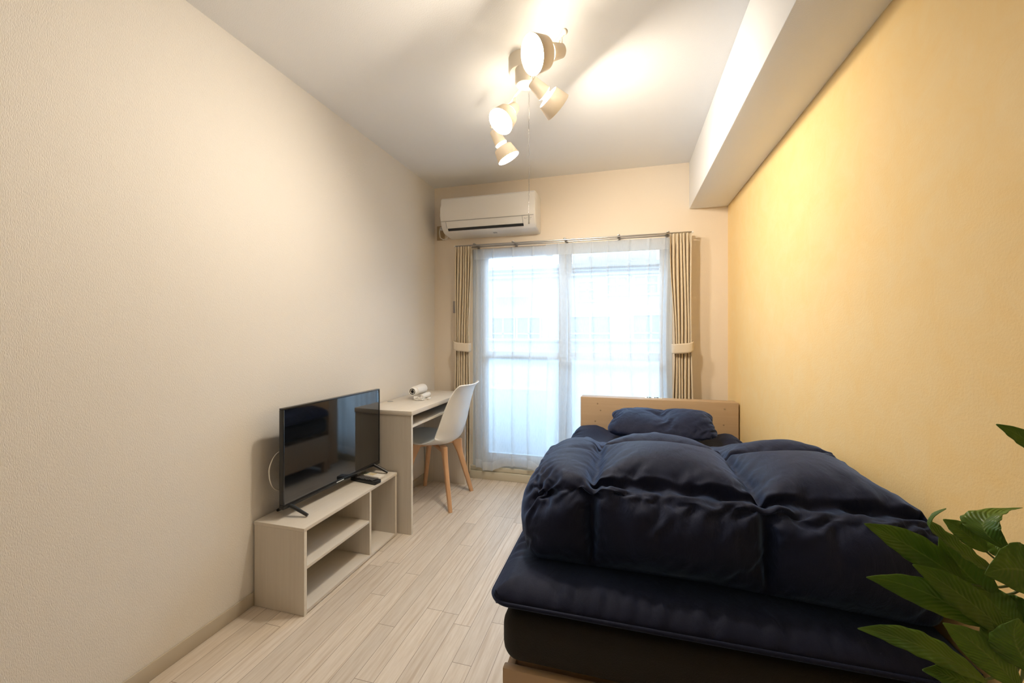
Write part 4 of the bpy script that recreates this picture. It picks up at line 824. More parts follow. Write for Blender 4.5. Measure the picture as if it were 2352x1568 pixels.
1,0,-2,-1,2,0,-2,3,-1,3,-2,-2,2,1,-4,1,-2,2,-2,2,0,-2,-4,2,1,1,-19,5,-2,-3,17,-2,1,-4,-2,6,-4,-5,7,1,-2,-2,-3,1,-1,-2,-2,6,-3,2,4,-3,1,1,3,-2,-5,6,-3,6,-1,0,-2,-5,8,3,-2,-1,-1,3,-1,4,-3,0,5,-3,0,0,-1,-2,1,0,-1,3,2,-1,1,-1,-2,3,-3,-2,-2,3,1,0,-2,1,-1,-1,0,-5,5,-16,-1,1,-3,19,0,-9,4,-4,2,1,-7,4,6,-4,-2,-3,-1,2,0,-6,3,1,-1,10,-4,3,0,-4,3,-9,8,0,7,1,-1,-2,-9,5,2,1,-4,4,2,1,1,0,2,-1,2,-3,1,-2,1,-2,1,3,-3,3,0,-1,-1,-1,2,-2,1,-6,5,0,0,1,-3,-1,1,-1,1,0,2,4,4,1,-2,-4,-4,-5,-2,0,2,4,5,4,1,0,-3,-4,-5,-3,-2,2,3,5,4,3,0,-2,-3,-5,-4,-2,0,2,5,4,4,2,-1,-4,-4,-5,-3,-1,2,4,4,5,2,0,-2,-4,-5,-4,-1,0,3,4,5,3,2,-2,-3,-5,-4,-3,0,2,3,5,4,2,0,-3,-4,-4,-4,23,6,-2,0,-20,0,0,3,1,5,4,-4,6,0,-6,3,-4,7,-2,-4,-4,0,7,-2,-1,3,-6,1,5,-8,-2,-2,0,0,5,-3,7,-6,0,10,-7,-2,-2,-3,0,-2,2,0,2,1,-3,0,0,-4,2,1,1,-1,0,2,1,1,-3,2,-4,1,-3,4,0,1,-2,2,2,0,-4,-1,7,12,5,-4,2,-19,4,-6,5,-1,-2,9,1,-5,4,-2,3,-3,-1,4,-3,-2,-3,1,4,-3,1,3,-6,-3,6,-4,-1,1,-1,5,-5,3,1,-4,0,5,-2,1,-5,-2,-1,-1,3,0,1,-3,2,-2,-1,1,0,-1,3,-1,2,-3,2,-3,3,2,-1,-1,-3,1,1,0,5,-2,2,0,-3,-2,18,2,7,-3,-21,6,-3,-2,-2,0,4,3,-2,-1,2,0,-1,0,0,1,0,-5,0,4,1,-1,-2,-2,-4,4,1,-2,3,-2,4,-3,-1,2,-3,-2,6,-1,-2,0,-4,1,-1,-1,1,-1,0,4,-4,-1,1,-1,0,0,1,0,0,-1,3,0,-1,-1,-1,4,-3,2,-1,3,-1,5,-5,3,-5,12,6,8,-10,-12,4,-4,-1,-3,0,2,5,0,-4,1,0,2,0,0,-1,2,-2,-2,1,1,-1,0,-1,-2,2,2,-2,1,0,3,-2,-1,-2,0,0,-4,6,-2,-2,-4,1,3,-2,3,-1,0,-2,-1,2,1,-2,2,-3,1,2,-1,1,-3,5,-3,0,0,0,0,2,-2,2,-1,2,1,4,0,5,10,-4,-2,-12,3,-1,-3,-1,3,-2,0,-1,2,-2,0,4,-4,-1,2,0,0,-1,1,0,-1,2,-2,1,0,1,0,0,0,1,0,0,0,-4,-1,-2,1,2,-1,-2,1,-2,0,0,2,1,-1,0,0,-4,3,-2,0,1,1,-2,3,0,-1,2,-2,2,-1,3,-5,4,1,1,-2,0,3,1,2,7,6,-6,-10,1,2,-6,1,-2,1,-3,4,1,-2,3,-3,3,0,-1,0,1,-5,2,-1,0,2,-1,1,-1,3,0,1,-1,5,-3,-2,-2,2,-10,3,2,3,-6,3,0,-5,3,-1,0,2,-4,2,0,-1,2,1,-3,1,1,-1,2,1,-1,2,-1,-2,2,0,1,1,0,1,0,3,-1,0,0,3,8,-7,-4,4,-2,-4,-1,2,-2,-1,1,0,1,-1,1,1,1,-3,3,-2,-1,-1,-1,4,-2,-2,1,4,2,0,-4,2,3,-4,0,0,-3,1,-3,0,-1,0,1,-1,-2,2,1,-3,2,1,2,-5,1,-2,0,5,-2,-1,1,3,-1,-3,2,1,1,-1,2,0,0,-2,2,4,-2,1,1,4,-7,3,2,-3,-1,4,-6,1,-2,-2,2,2,-2,-1,3,1,-3,3,-3,1,-1,-1,1,2,2,-3,0,3,-1,3,-1,-1,0,4,-1,-2,-2,-4,2,-3,3,-1,-2,0,1,-1,-4,1,2,-1,1,-2,3,-1,3,-1,-4,-1,1,5,-2,-1,0,2,2,-2,-3,3,1,2,0,1,0,0,-2,1,8,-6,4,-4,0,1,-1,-2,1,2,-3,1,-2,0,0,0,-2,1,1,-1,2,0,-2,1,-1,1,1,-1,2,-1,2,-2,3,-1,4,-3,0,-3,0,-3,2,-2,0,-3,0,1,1,2,-1,1,-4,1,1,0,1,-3,3,-1,0,1,-2,0,2,1,-2,0,0,0,0,4,1,-1,0,-2,6,-2,-2,3,1,-1,-1,0,2,-4,1,0,0,-3,3,1,-5,3,-1,1,-1,-3,0,3,1,-1,0,2,-2,2,2,0,-3,2,-1,1,0,2,1,-3,-2,-2,-1,0,0,0,0,1,-5,3,0,0,-1,-3,5,-2,1,0,1,1,-1,-2,5,-3,0,2,-2,1,4,-4,0,1,3,-4,3,-1,1,1,-1,-1,-1,3,2,0,-2,1,1,-2,0,-4,1,-1,2,1,-3,3,0,-1,2,-1,-4,2,-2,1,2,-2,3,2,-2,-1,2,2,-3,1,2,-3,1,-2,-1,2,-3,0,1,-3,0,0,1,-3,-1,6,-4,3,-4,4,-1,-2,3,-1,0,2,-1,0,3,0,-1,2,-2,-3,0,1,1,3,-2,1,1,-1,-2,2,-1,5,-2,-1,1,1,-4,1,3,0,-4,2,-4,3,0,1,-1,-2,-1,-1,0,5,-3,-1,2,-1,1,2,0,3,-2,-1,0,3,-1,-4,0,1,-1,-1,-1,2,-1,2,-5,2,1,-2,0,0,0,0,4,-4,3,-1,-2,1,0,-1,0,1,0,1,1,1,1,-1,3,-1,1,-4,3,-1,3,-2,-2,-4,3,0,2,0,3,-2,-4,4,-2,2,0,-1,2,-2,-1,0,-2,4,-4,4,-4,-1,3,1,-3,7,-3,-3,3,-1,0,0,2,-3,0,-2,4,-3,-4,3,-1,-1,1,0,0,-2,
-1,5,-1,0,-1,1,0,2,-2,-2,1,-1,3,-1,0,2,0,-3,2,1,1,0,-2,2,1,-3,-1,5,-3,1,-1,0,-2,3,1,0,-2,2,0,0,0,-2,1,-1,2,-2,-1,2,-1,-2,-1,4,-2,2,0,2,-2,1,-4,3,1,-1,0,5,-6,1,1,-2,-1,-4,3,0,0,0,2,1,0,-1,-4,4,-3,0,2,0,-1,2,-1,-1,2,-2,0,1,0,0,-1,4,1,-2,2,-2,-1,2,-3,1,0,2,0,-2,-2,3,0,2,-2,-2,4,-4,1,2,1,-3,3,-1,-1,-1,1,-1,1,3,-3,0,2,-2,0,1,0,0,3,-3,-1,0,4,-4,-1,2,-3,2,0,-5,1,5,-5,3,-1,2,-4,3,-1,-1,4,-2,0,-1,0,-1,-2,3,0,2,-2,1,0,3,-1,-2,2,-2,1,3,-5,3,-1,-4,2,-3,6,-3,3,-1,2,-2,0,1,3,-2,-2,2,-1,1,-2,3,-4,-1,3,2,0,-3,1,0,-1,4,-5,2,1,0,-3,1,0,1,-2,1,0,-1,2,-2,1,0,-3,6,-2,-3,1,1,-2,1,1,0,-2,0,2,0,-1,1,3,-4,2,-3,2,-1,5,-4,3,-1,-2,1,1,-2,-1,-3,4,0,-5,0,3,-1,3,4,0,-4,2,2,0,-3,-1,2,-1,3,-4,1,0,1,-2,2,1,-1,-1,2,-2,0,1,-1,2,0,-2,-1,3,-3,2,-3,3,-1,-1,1,-3,3,1,-2,2,0,-3,2,-1,0,0,-1,2,-3,0,0,4,-4,3,-3,1,1,0,2,0,1,-1,-1,2,-4,1,1,-3,0,0,-1,-3,0,3,3,5,-4,0,1,0,-2,0,1,1,0,-1,-1,2,0,0,-2,4,1,-3,1,0,-1,-1,1,4,-3,0,-4,1,1,-1,1,-2,1,1,0,1,-3,4,-3,0,0,0,0,1,-1,2,-1,0,-1,2,-2,2,-2,1,1,0,-2,-2,1,4,-1,2,-4,4,-3,1,-3,2,-1,-6,2,1,-2,2,3,0,3,-1,1,-2,3,-1,-1,2,-2,1,0,-1,1,0,-2,1,0,1,-2,0,2,2,-4,2,0,-2,2,-3,0,1,0,0,0,0,1,-1,0,0,0,0,0,-1,-1,1,-1,0,1,1,-2,1,-2,3,1,1,-2,3,-4,4,-2,-1,0,2,-2,-1,5,-3,1,-2,-3,1,3,-5,6,-2,-7,3,3,1,1,0,1,1,4,-4,4,-6,0,-1,2,1,-1,1,-1,0,1,-4,2,1,-2,3,-2,2,-3,1,-1,-1,0,1,0,3,-2,0,-2,4,-5,1,3,-2,-2,0,4,-2,-1,-2,5,-3,1,1,-3,1,0,1,0,-1,2,-2,1,0,0,1,0,1,-2,3,-6,3,-1,-3,-1,-6,7,2,-8,9,1,1,1,1,3,-3,4,-5,1,-1,-3,0,0,2,0,0,2,-3,3,-2,1,-1,0,1,2,-5,3,-2,-1,2,0,-1,5,-3,-1,-1,-1,0,3,-5,2,-1,0,2,-5,4,0,1,-2,1,0,1,-2,2,0,0,-1,2,-2,3,-2,3,-3,1,5,-3,-2,-4,3,-4,0,0,-2,-3,4,-5,9,-2,4,2,0,1,2,-2,-1,-3,2,-4,1,1,0,-1,0,1,-1,2,-3,2,1,0,-2,4,-4,3,0,-3,0,0,1,3,-3,-3,3,0,0,0,1,-3,0,-1,2,0,0,-1,3,-3,0,1,1,-1,-1,-1,2,0,2,1,-1,-2,4,1,-3,4,-2,-5,2,0,-3,-1,2,-10,1,-1,-1,12,-1,3,-2,4,1,-2,-1,-1,0,-1,1,-5,6,-2,0,-1,0,0,2,-3,3,1,-1,-2,-4,10,-2,-2,-1,4,1,-4,3,-4,-4,3,-2,5,-1,-2,-1,-1,2,-3,5,-3,-1,3,-4,2,0,2,-2,1,0,0,-1,3,-1,3,0,-1,-1,0,5,-3,-1,-4,3,-4,2,-2,-9,-4,7,-1,10,-2,2,2,4,0,-7,1,-1,0,-2,4,-2,-3,0,1,2,-4,0,3,-1,4,0,0,-4,0,2,2,-1,0,4,-2,-1,2,-1,-5,0,2,1,-2,-1,0,0,0,-1,4,-2,0,1,-3,0,1,1,2,0,0,-6,0,5,-2,0,3,1,2,-2,-1,4,-2,-5,-5,5,-2,0,-17,1,6,2,12,-2,2,0,-1,5,0,-3,-5,0,-3,-1,2,1,-5,6,-2,-3,0,4,1,-1,2,2,-3,-1,4,3,-14,12,2,-1,-4,8,-6,-2,-3,1,-1,2,0,-3,1,-4,7,-3,3,-3,1,-1,3,0,0,0,0,-2,2,-7,-1,10,-1,0,0,-2,0,2,-7,9,-10,4,-3,0,-1,-15,0,2,9,10,-3,1,1,-3,5,2,-2,-8,4,-4,-2,1,1,-1,1,1,-5,2,2,1,-1,2,2,2,-4,-7,8,-8,12,4,-5,-2,-5,6,0,-1,-2,2,-4,-2,0,-3,3,2,2,-3,-1,0,5,-4,1,3,-3,2,-2,1,-5,3,3,8,-5,-2,3,-3,1,-7,-2,4,-4,-1,0,-3,-12,0,4,9,7,-1,3,1,-3,2,1,0,-2,-1,-2,-8,4,-3,0,5,2,-11,2,4,2,-1,2,-1,7,-4,-3,-6,-1,12,5,-1,-5,-9,4,0,1,4,2,-8,0,0,-4,5,-1,-1,-2,7,-4,2,-3,2,2,-2,2,-5,0,1,-2,1,12,-2,-2,2,3,-6,-5,-4,-2,2,1,-6,2,-20,9,6,-11,20,-8,11,4,-1,-7,0,-6,3,1,3,-6,5,-2,-9,10,-3,-2,-6,12,1,2,-2,2,-6,6,0,-8,-5,11,-9,10,4,-14,8,-11,2,11,1,-3,-1,-8,0,7,1,0,-8,0,6,3,-8,12,-2,2,-4,-12,5,0,2,-5,11,4,-3,-3,8,-4,-5,-6,0,2,-1,-4,-6,70,-10,-3,10,-7,10,-3,-10,-2,13,5,-17,-5,22,1,-11,-3,11,5,-9,-14,5,28,-11,-29,7,40,-10,-31,7,38,-16,-25,0,
36,-7,-29,6,41,-12,-29,6,35,-6,-28,2,41,-23,-22,12,25,-11,-23,24,19,-13,-20,25,9,-3,-13,14,12,-16,-9,7,15,-13,-56,-3,3,-3,2,0,-8,15,-12,18,-16,19,-24,28,-30,33,-25,25,-25,37,-29,29,-26,20,-17,24,-25,25,-23,31,-8,12,-15,15,-53,-2,2,-2,-1,5,-7,15,-14,11,-9,15,-19,20,-23,27,-24,28,-27,34,-31,23,-19,25,-14,19,-26,32,-26,26,-15,15,-4,8,-45,-1,1,-1,0,4,-5,1,-5,9,-4,9,-14,18,-21,28,-26,29,-28,22,-21,29,-21,24,-25,34,-25,26,-20,13,-11,16,-16,22,-43,0,0,0,-3,7,-7,5,-6,12,-12,14,-18,19,-21,27,-23,25,-24,26,-26,30,-25,26,-19,12,-13,16,-8,16,-11,16,-18,8,-25,0,0,0,-3,3,-3,6,-8,13,-11,11,-13,16,-14,23,-28,25,-24,24,-25,33,-28,27,-22,20,-16,16,-17,24,-10,2,-8,5,-18,0,0,0,-1,5,-7,6,-5,9,-13,13,-11,15,-17,21,-23,19,-17,24,-21,25,-28,29,-25,21,-20,25,-25,23,-14,8,-3,8,-21,0,0,0,0,3,-5,5,-5,8,-13,15,-14,19,-17,19,-21,17,-16,21,-23,26,-24,16,-16,24,-20,24,-26,18,-10,8,-10,20,-23,0,0,0,0,6,-10,13,-13,9,-11,14,-14,20,-21,18,-18,19,-18,17,-21,26,-22,18,-17,22,-20,19,-18,10,-8,17,-11,9,-15,0,0,0,0,7,-10,8,-6,5,-9,14,-14,15,-14,8,-9,13,-16,22,-22,13,-10,18,-21,22,-21,20,-19,21,-18,16,-7,1,-7,0,0,0,-2,-3,3,4,-5,11,-11,14,-17,13,-11,10,-9,11,-13,16,-16,16,-20,21,-17,19,-25,23,-13,13,-18,17,-15,14,-10,0,0,0,0,2,-2,4,-5,8,-10,6,-7,10,-9,6,-8,15,-17,18,-18,12,-9,12,-16,21,-21,18,-14,10,-14,19,-21,20,-10,0,0,0,0,4,0,-5,-1,4,-4,8,-9,10,-10,10,-13,13,-12,7,-9,11,-13,15,-16,19,-20,16,-9,13,-16,16,-18,16,-7,0,0,0,2,-4,4,-2,-4,7,-9,11,-8,8,-8,9,-16,15,-12,11,-11,11,-15,18,-25,22,-12,9,-7,12,-12,14,-18,14,-4,0,0,0,2,-4,0,1,2,0,-3,8,-15,17,-14,6,-11,13,-14,17,-15,20,-20,15,-23,20,-9,13,-21,19,-25,22,-26,30,-5,0,0,0,0,0,0,1,-1,2,-2,6,-6,4,-4,2,-2,8,-8,6,-6,7,-7,0,0,5,-5,5,-5,6,-6,3,-3,4,-4,0,0,0,1,-2,3,-4,3,5,-7,2,8,-6,2,-1,-2,-1,4,3,-1,-4,4,-1,-1,-3,4,-5,7,-4,15,-21,14,-14,2,0,0,0,0,2,-5,1,1,2,-3,5,-6,8,-2,2,-6,4,-1,1,-3,7,-3,-2,2,2,-2,2,4,-7,6,-12,17,-18,4,0,0,0,1,-3,0,1,-1,2,-2,4,-5,4,0,0,0,5,-6,6,-5,-1,2,1,2,-2,2,0,3,-5,10,-14,10,-10,1,0,0,0,-3,2,0,-3,0,8,-5,3,-4,-3,6,-1,-2,8,-9,6,-4,1,-1,4,-1,1,1,-1,4,-3,8,-13,11,-7,-3,0,0,0,-1,-2,1,7,-7,5,-4,2,-5,6,-5,4,-5,9,-7,3,-3,2,-1,7,-3,-1,2,-1,2,2,1,-9,13,-10,-2,0,0,0,0,3,-6,2,-3,5,-5,5,-3,4,-6,7,-6,3,-2,5,-5,10,-7,5,-4,-1,2,0,2,2,-2,-2,4,-3,-4,0,0,0,0,0,-4,2,-1,4,-6,8,-7,5,-5,2,3,-2,-1,7,-8,10,-10,4,-1,2,2,-2,3,-1,3,-4,8,-12,1,0,0,0,-1,-1,-2,9,-10,8,-5,2,-2,2,-5,11,-7,7,-11,12,-12,7,-3,3,3,-1,-1,5,-5,1,5,-9,3,-2,-1,0,0,0,0,1,-1,5,-6,-1,-3,4,-3,10,-9,8,-9,9,-8,4,0,-1,3,4,-5,6,-5,1,3,-1,-1,-5,5,-3,-2,0,0,0,-2,5,-2,0,-4,-1,1,7,-8,8,-8,9,-8,9,-9,5,-4,5,-2,2,-1,2,2,-3,0,1,2,-7,6,-3,-2,0,0,0,0,1,-3,2,0,-1,-2,1,-2,5,-2,6,-9,9,-8,7,-8,3,2,-2,4,1,-1,-1,1,-2,5,-5,3,-2,-2,0,0,0,0,-2,1,4,-6,3,-3,0,0,5,-7,8,-9,12,-8,3,-3,2,1,1,-4,6,-2,-1,3,-6,5,-1,3,-5,0,0,0,0,-1,-1,0,4,-2,0,1,1,-5,0,3,6,-7,2,-2,3,-3,1,-5,8,-2,-4,7,-7,4,0,4,-2,1,-3,-1,0,0,0,0,3,-4,1,-1,0,1,0,-1,3,-3,3,-3,2,-3,6,-10,11,-4,6,-8,0,2,-1,1,0,2,3,-3,-4,1,0,0,0,2,-2,0,-2,2,-2,-1,5,-2,5,-8,6,-7,4,-5,8,-7,7,-8,5,-2,3,-5,2,2,1,1,5,-5,0,-2,0,0,0,-3,3,-3,2,-1,3,-4,7,-5,0,-2,2,-5,5,-3,4,-3,2,-3,3,
1,0,0,2,-3,5,-4,1,1,-1,-1,0,0,0,-1,3,-3,-1,-1,3,1,0,-3,1,-3,5,-3,6,-7,4,-6,1,1,5,-6,6,-4,4,-3,1,0,1,-2,2,-1,0,0,0,-2,0,2,0,1,-1,0,3,-3,-1,-1,7,-6,4,-7,6,-5,1,-2,5,-6,7,-6,7,-5,2,-2,5,-4,2,-1,0,0,0,0,-1,0,4,-2,2,-3,-1,1,5,-7,9,-9,4,-1,-3,-1,5,-7,10,-12,10,-4,1,-3,3,0,4,-4,2,-2,0,0,0,-1,0,1,2,-4,1,-3,5,-1,3,-5,3,-3,3,-4,4,-3,3,-5,6,-5,1,-1,5,-4,2,-3,3,-2,1,1,0,0,0,2,-2,0,-4,4,1,0,1,-3,6,-8,5,-3,2,-5,3,-3,7,-7,5,-7,4,-1,2,-4,8,-2,-1,-5,3,2,0,0,0,0,0,-2,0,3,1,-5,6,-5,3,-4,8,-8,4,-5,7,-6,5,-8,6,-4,-1,0,8,-8,5,-7,8,0,1,-2,0,0,0,1,-3,1,2,-3,1,2,-1,-1,0,-1,7,-6,3,-7,5,-6,6,-5,7,-6,4,-6,5,-4,7,-8,8,-4,6,-4,0,0,0,-1,-1,4,-2,1,1,-1,-3,3,0,-4,5,-4,0,2,2,-6,4,-5,5,-6,7,-7,11,-11,8,-7,5,-3,2,1,0,0,0,0,0,0,1,-1,0,1,0,-1,3,-2,3,-8,4,-1,0,-3,7,-7,0,4,1,-4,6,-12,7,-4,8,-6,9,-5,0,0,0,0,0,3,-3,1,-2,2,-1,1,-1,1,1,-2,0,-1,3,-4,2,-2,2,0,3,-9,7,-7,7,-12,14,-11,12,-4,0,0,0,2,-1,-2,2,2,-3,3,-2,-1,1,1,-2,-2,5,-6,5,-5,4,-5,3,-6,7,-5,3,-5,4,-6,11,-11,11,-2,0,0,0,-1,-1,4,-4,1,0,4,1,-2,0,-1,-3,5,-2,-3,4,-3,0,-3,10,-10,9,-12,3,-5,8,-10,10,-9,14,-4,0,0,0,-1,0,-2,-1,2,4,-3,3,-3,-4,7,-5,4,4,-7,4,-5,3,-4,6,-6,7,-12,7,-7,5,-8,12,-13,19,-6,0,0,0,1,0,-3,2,0,1,0,-4,7,-7,3,2,-2,3,-3,1,-3,2,-3,6,-6,3,-8,4,-6,12,-11,13,-17,11,2,0,0,0,0,0,1,1,-1,5,-9,0,3,-1,4,-2,-3,4,-5,3,-1,3,-5,3,-7,8,-8,6,-12,14,-12,9,-13,14,1,0,0,0,1,1,-1,0,-4,2,-2,4,-10,9,0,-1,0,1,-6,4,-4,10,-4,1,-8,5,-6,13,-19,14,-13,12,-10,10,1,0,0,0,1,-3,0,1,3,-1,-2,1,-8,8,-11,13,-2,1,-9,10,-8,7,-8,4,-5,6,-7,5,-6,7,-9,11,-18,21,-2,0,0,0,0,-2,2,1,-1,1,-1,0,0,1,-1,-1,1,2,-2,0,0,2,-2,-2,2,-4,4,0,0,-3,3,2,-2,-3,3,0,0,0,0,-1,-1,2,1,-1,4,-3,2,-3,7,-3,5,-9,7,-7,7,-12,20,-15,11,-13,8,-7,18,-21,25,-19,13,-14,-1,0,0,0,1,3,-5,0,4,-2,-1,0,-1,0,4,-5,4,-4,10,-6,2,-4,-1,-1,8,-6,7,-6,6,-7,12,-17,22,-19,2,0,0,0,1,1,-3,4,-5,0,0,2,-5,5,-2,1,-2,5,-2,0,3,-4,-1,2,2,-3,6,-7,8,-11,14,-12,19,-21,5,0,0,0,-2,3,0,0,-2,5,-7,2,-3,4,-4,7,-4,2,-3,0,-2,4,1,-4,2,1,1,-1,10,-11,8,-10,10,-10,3,0,0,0,-1,-1,-4,9,-7,6,-7,6,-8,10,-6,4,-7,4,0,2,-4,5,-5,3,1,-2,1,0,9,-6,5,-9,3,-1,0,0,0,0,1,-1,-1,3,-8,9,-5,7,-9,6,-6,1,-3,5,-4,8,-9,3,-2,1,1,2,-2,4,6,-8,11,-12,9,-7,0,0,0,0,-1,1,-1,0,-3,3,-2,6,-8,7,-5,5,-8,7,-4,6,-9,8,-5,4,-3,5,-4,4,-2,-4,12,-11,10,-8,0,0,0,0,1,-1,-2,3,-3,-2,1,2,-1,-1,-1,4,-4,3,-4,6,-5,6,-5,5,-4,5,-3,-2,4,-5,9,-11,13,-9,1,0,0,0,1,0,-2,3,-4,-2,0,-2,6,0,-3,4,-4,1,-2,3,-6,3,-1,6,-2,-2,0,-3,6,-2,2,-2,7,-8,3,0,0,0,-1,1,1,0,-2,0,-1,1,-3,5,-4,0,-4,7,-7,4,0,-1,-2,5,-2,1,2,-2,1,-1,0,3,-5,2,2,0,0,0,0,0,-2,1,-2,6,-8,5,-1,1,-4,4,-3,9,-7,1,-2,-1,-1,4,-2,-2,0,1,4,-2,1,0,-3,4,-1,0,0,0,1,-2,1,2,-4,2,-1,-1,1,2,-7,6,-3,3,-5,1,3,1,-3,3,-5,1,1,3,-2,2,0,-1,-3,1,3,0,0,0,-2,4,-6,-1,4,-1,2,-1,-1,1,-5,2,1,-2,3,3,-7,6,-4,0,2,-2,7,-2,-3,2,-2,-4,10,-7,3,0,0,0,2,0,-1,-2,1,-3,1,-1,-1,4,-2,-1,-1,0,2,4,-5,1,1,0,-2,4,0,-1,-5,2,1,-2,9,-7,2,0,0,0,2,1,-5,4,-2,-4,1,0,0,-1,6,-3,-2,4,-2,2,-3,-2,0,3,-3,3,-1,0,-2,0,3,-3,4,-2,2,0,0,0,-2,3,-1,-3,1,0,0,1,0,-3,1,5,-5,0,2,2,-3,0,0,-4,5,-4,4,-3,3,-2,4,-4,-1,3,1,0,0,0,-2,5,-4,-2,3,-2,0,-1,3,0,-4,0,5,-5,4,-5,3,-2,1,0,3,-1,-1,1,0,-1,1,-2,4,-6,5,0,0,0,4,-4,-2,1,0,
-1,0,-1,3,-2,3,-2,3,-7,6,-4,2,-3,5,-6,7,-2,-3,3,-2,-2,2,-2,6,-2,0,0,0,0,-1,2,0,0,1,-8,4,-2,3,2,-2,3,-2,-5,5,-1,1,-3,4,1,-3,-2,3,-7,9,-5,1,0,2,-5,5,0,0,0,1,2,-4,1,2,-4,4,-5,3,-4,4,-2,5,-6,8,-7,1,1,-1,-2,1,-1,6,-7,2,0,0,-2,3,-5,6,0,0,0,1,-2,2,-1,5,-8,2,-4,5,-2,3,-5,8,-8,6,-4,2,-2,4,-6,6,-4,3,-5,2,2,-3,5,-5,-2,5,0,0,0,2,-4,3,-5,7,-6,7,-9,8,-8,6,-1,2,-2,-1,2,0,-8,9,-9,9,-5,1,0,-3,2,0,4,-4,-2,5,0,0,0,-1,-5,4,0,5,-6,7,-9,7,-3,1,0,0,0,-2,-2,7,-10,11,-7,3,-2,-1,1,-2,6,-7,0,4,-3,2,1,-1,1,-4,0,4,-1,0,3,3,-7,1,1,-2,-4,9,-6,3,-4,3,-4,8,-6,5,-4,1,3,-5,-3,2,-2,6,-1,-3,2,-2,2,1,-4,5,-1,-2,0,-2,4,6,-9,3,-8,4,-1,3,-2,0,3,-3,2,5,-7,5,-7,1,1,-7,5,0,-4,1,3,-3,3,3,-5,3,1,1,1,-6,3,5,-11,7,-7,4,0,0,0,1,0,-1,4,-7,4,2,1,-6,5,-15,4,-9,11,-4,3,-3,3,5,1,-2,4,-5,1,-4,3,0,-3,9,-9,5,-4,0,2,2,-2,1,-3,-1,5,-8,8,-3,3,-10,-1,-12,11,-6,3,-3,3,2,0,1,0,0,0,0,0,0,0,0,0,0,0,0,0,0,0,0,0,0,0,0,0,-1,0,-3,-4,-10,12,53,-4,-44,4,45,-42,45,-44,30,-30,24,-24,24,-24,24,-24,24,-24,27,-27,33,-33,52,-52,62,-62,65,-65,77,-78,73,-84,80,-84,51,-5,-33,5,27,-23,26,-25,14,-14,15,-15,11,-11,8,-8,13,-13,16,-16,34,-34,43,-43,38,-38,46,-46,56,-58,65,-75,70,-81,48,-7,-25,7,12,-7,12,-11,0,0,0,0,-3,3,-6,6,-2,2,5,-5,16,-16,16,-16,24,-24,33,-33,43,-45,55,-68,73,-84,43,-7,-21,7,3,2,1,1,-12,12,-11,11,-13,13,-17,17,-13,13,-13,13,-5,5,3,-3,8,-8,20,-20,30,-33,44,-54,63,-77,41,-7,-21,7,2,3,-7,9,-18,18,-19,19,-21,21,-23,23,-21,21,-18,18,-15,15,-7,7,1,-1,19,-19,20,-23,39,-49,57,-63,33,-7,-21,7,0,5,-13,15,-21,21,-23,23,-26,26,-29,29,-27,27,-28,28,-23,23,-14,14,1,-1,14,-14,23,-26,23,-28,41,-51,32,-7,-21,7,2,3,-12,14,-21,21,-26,26,-30,30,-32,32,-33,33,-32,32,-28,28,-19,19,-9,9,1,-1,10,-13,21,-27,38,-46,31,-7,-21,7,3,2,-13,15,-23,23,-29,29,-32,32,-34,34,-35,35,-34,34,-31,31,-27,27,-20,20,-11,11,1,-4,20,-28,37,-44,32,-7,-21,7,0,5,-14,16,-25,25,-29,29,-33,33,-36,36,-38,38,-37,37,-34,34,-30,30,-23,23,-14,14,-3,0,10,-18,31,-37,31,-7,-21,7,3,2,-14,16,-25,25,-27,27,-33,33,-38,38,-40,40,-39,39,-37,37,-33,33,-25,25,-17,17,-4,1,13,-18,26,-37,33,-7,-21,7,4,1,-14,16,-17,17,-25,25,-36,36,-39,39,-41,41,-41,41,-39,39,-34,34,-26,26,-16,16,-5,2,6,-14,32,-41,34,-7,-21,7,2,3,-7,9,-18,18,-30,30,-37,37,-40,40,-42,42,-41,41,-38,38,-35,35,-27,27,-20,20,-10,7,2,-13,23,-28,33,-7,-21,7,6,-1,-7,9,-26,26,-33,33,-37,37,-40,40,-42,42,-42,42,-40,40,-36,36,-28,28,-20,20,-11,8,5,-14,20,-26,32,-7,-21,7,6,-1,-14,16,-27,27,-33,33,-37,37,-41,41,-43,43,-42,42,-40,40,-36,36,-30,30,-23,23,-14,11,3,-10,19,-29,34,-7,-21,7,2,3,-16,18,-23,23,-31,31,-37,37,-42,42,-43,43,-42,42,-40,40,-35,35,-29,29,-22,22,-10,7,2,-10,19,-29,35,-7,-21,7,2,3,-11,13,-24,24,-31,31,-37,37,-40,40,-42,42,-41,41,-38,38,-34,34,-27,27,-18,18,-7,4,5,-13,20,-23,28,-7,-21,7,4,1,-14,16,-23,23,-31,31,-36,36,-39,39,-41,41,-41,41,-38,38,-33,33,-27,27,-18,18,-13,10,4,-13,27,-37,36,-7,-21,7,3,2,-13,15,-25,25,-30,30,-34,34,-38,38,-42,42,-41,41,-38,38,-34,34,-26,26,-21,21,-12,9,8,-16,29,-40,36,-7,-21,7,2,3,-13,15,-24,24,-29,29,-34,34,-42,42,-42,42,-41,41,-38,38,-33,33,-26,26,-17,17,-7,4,8,-18,15,-21,33,-7,
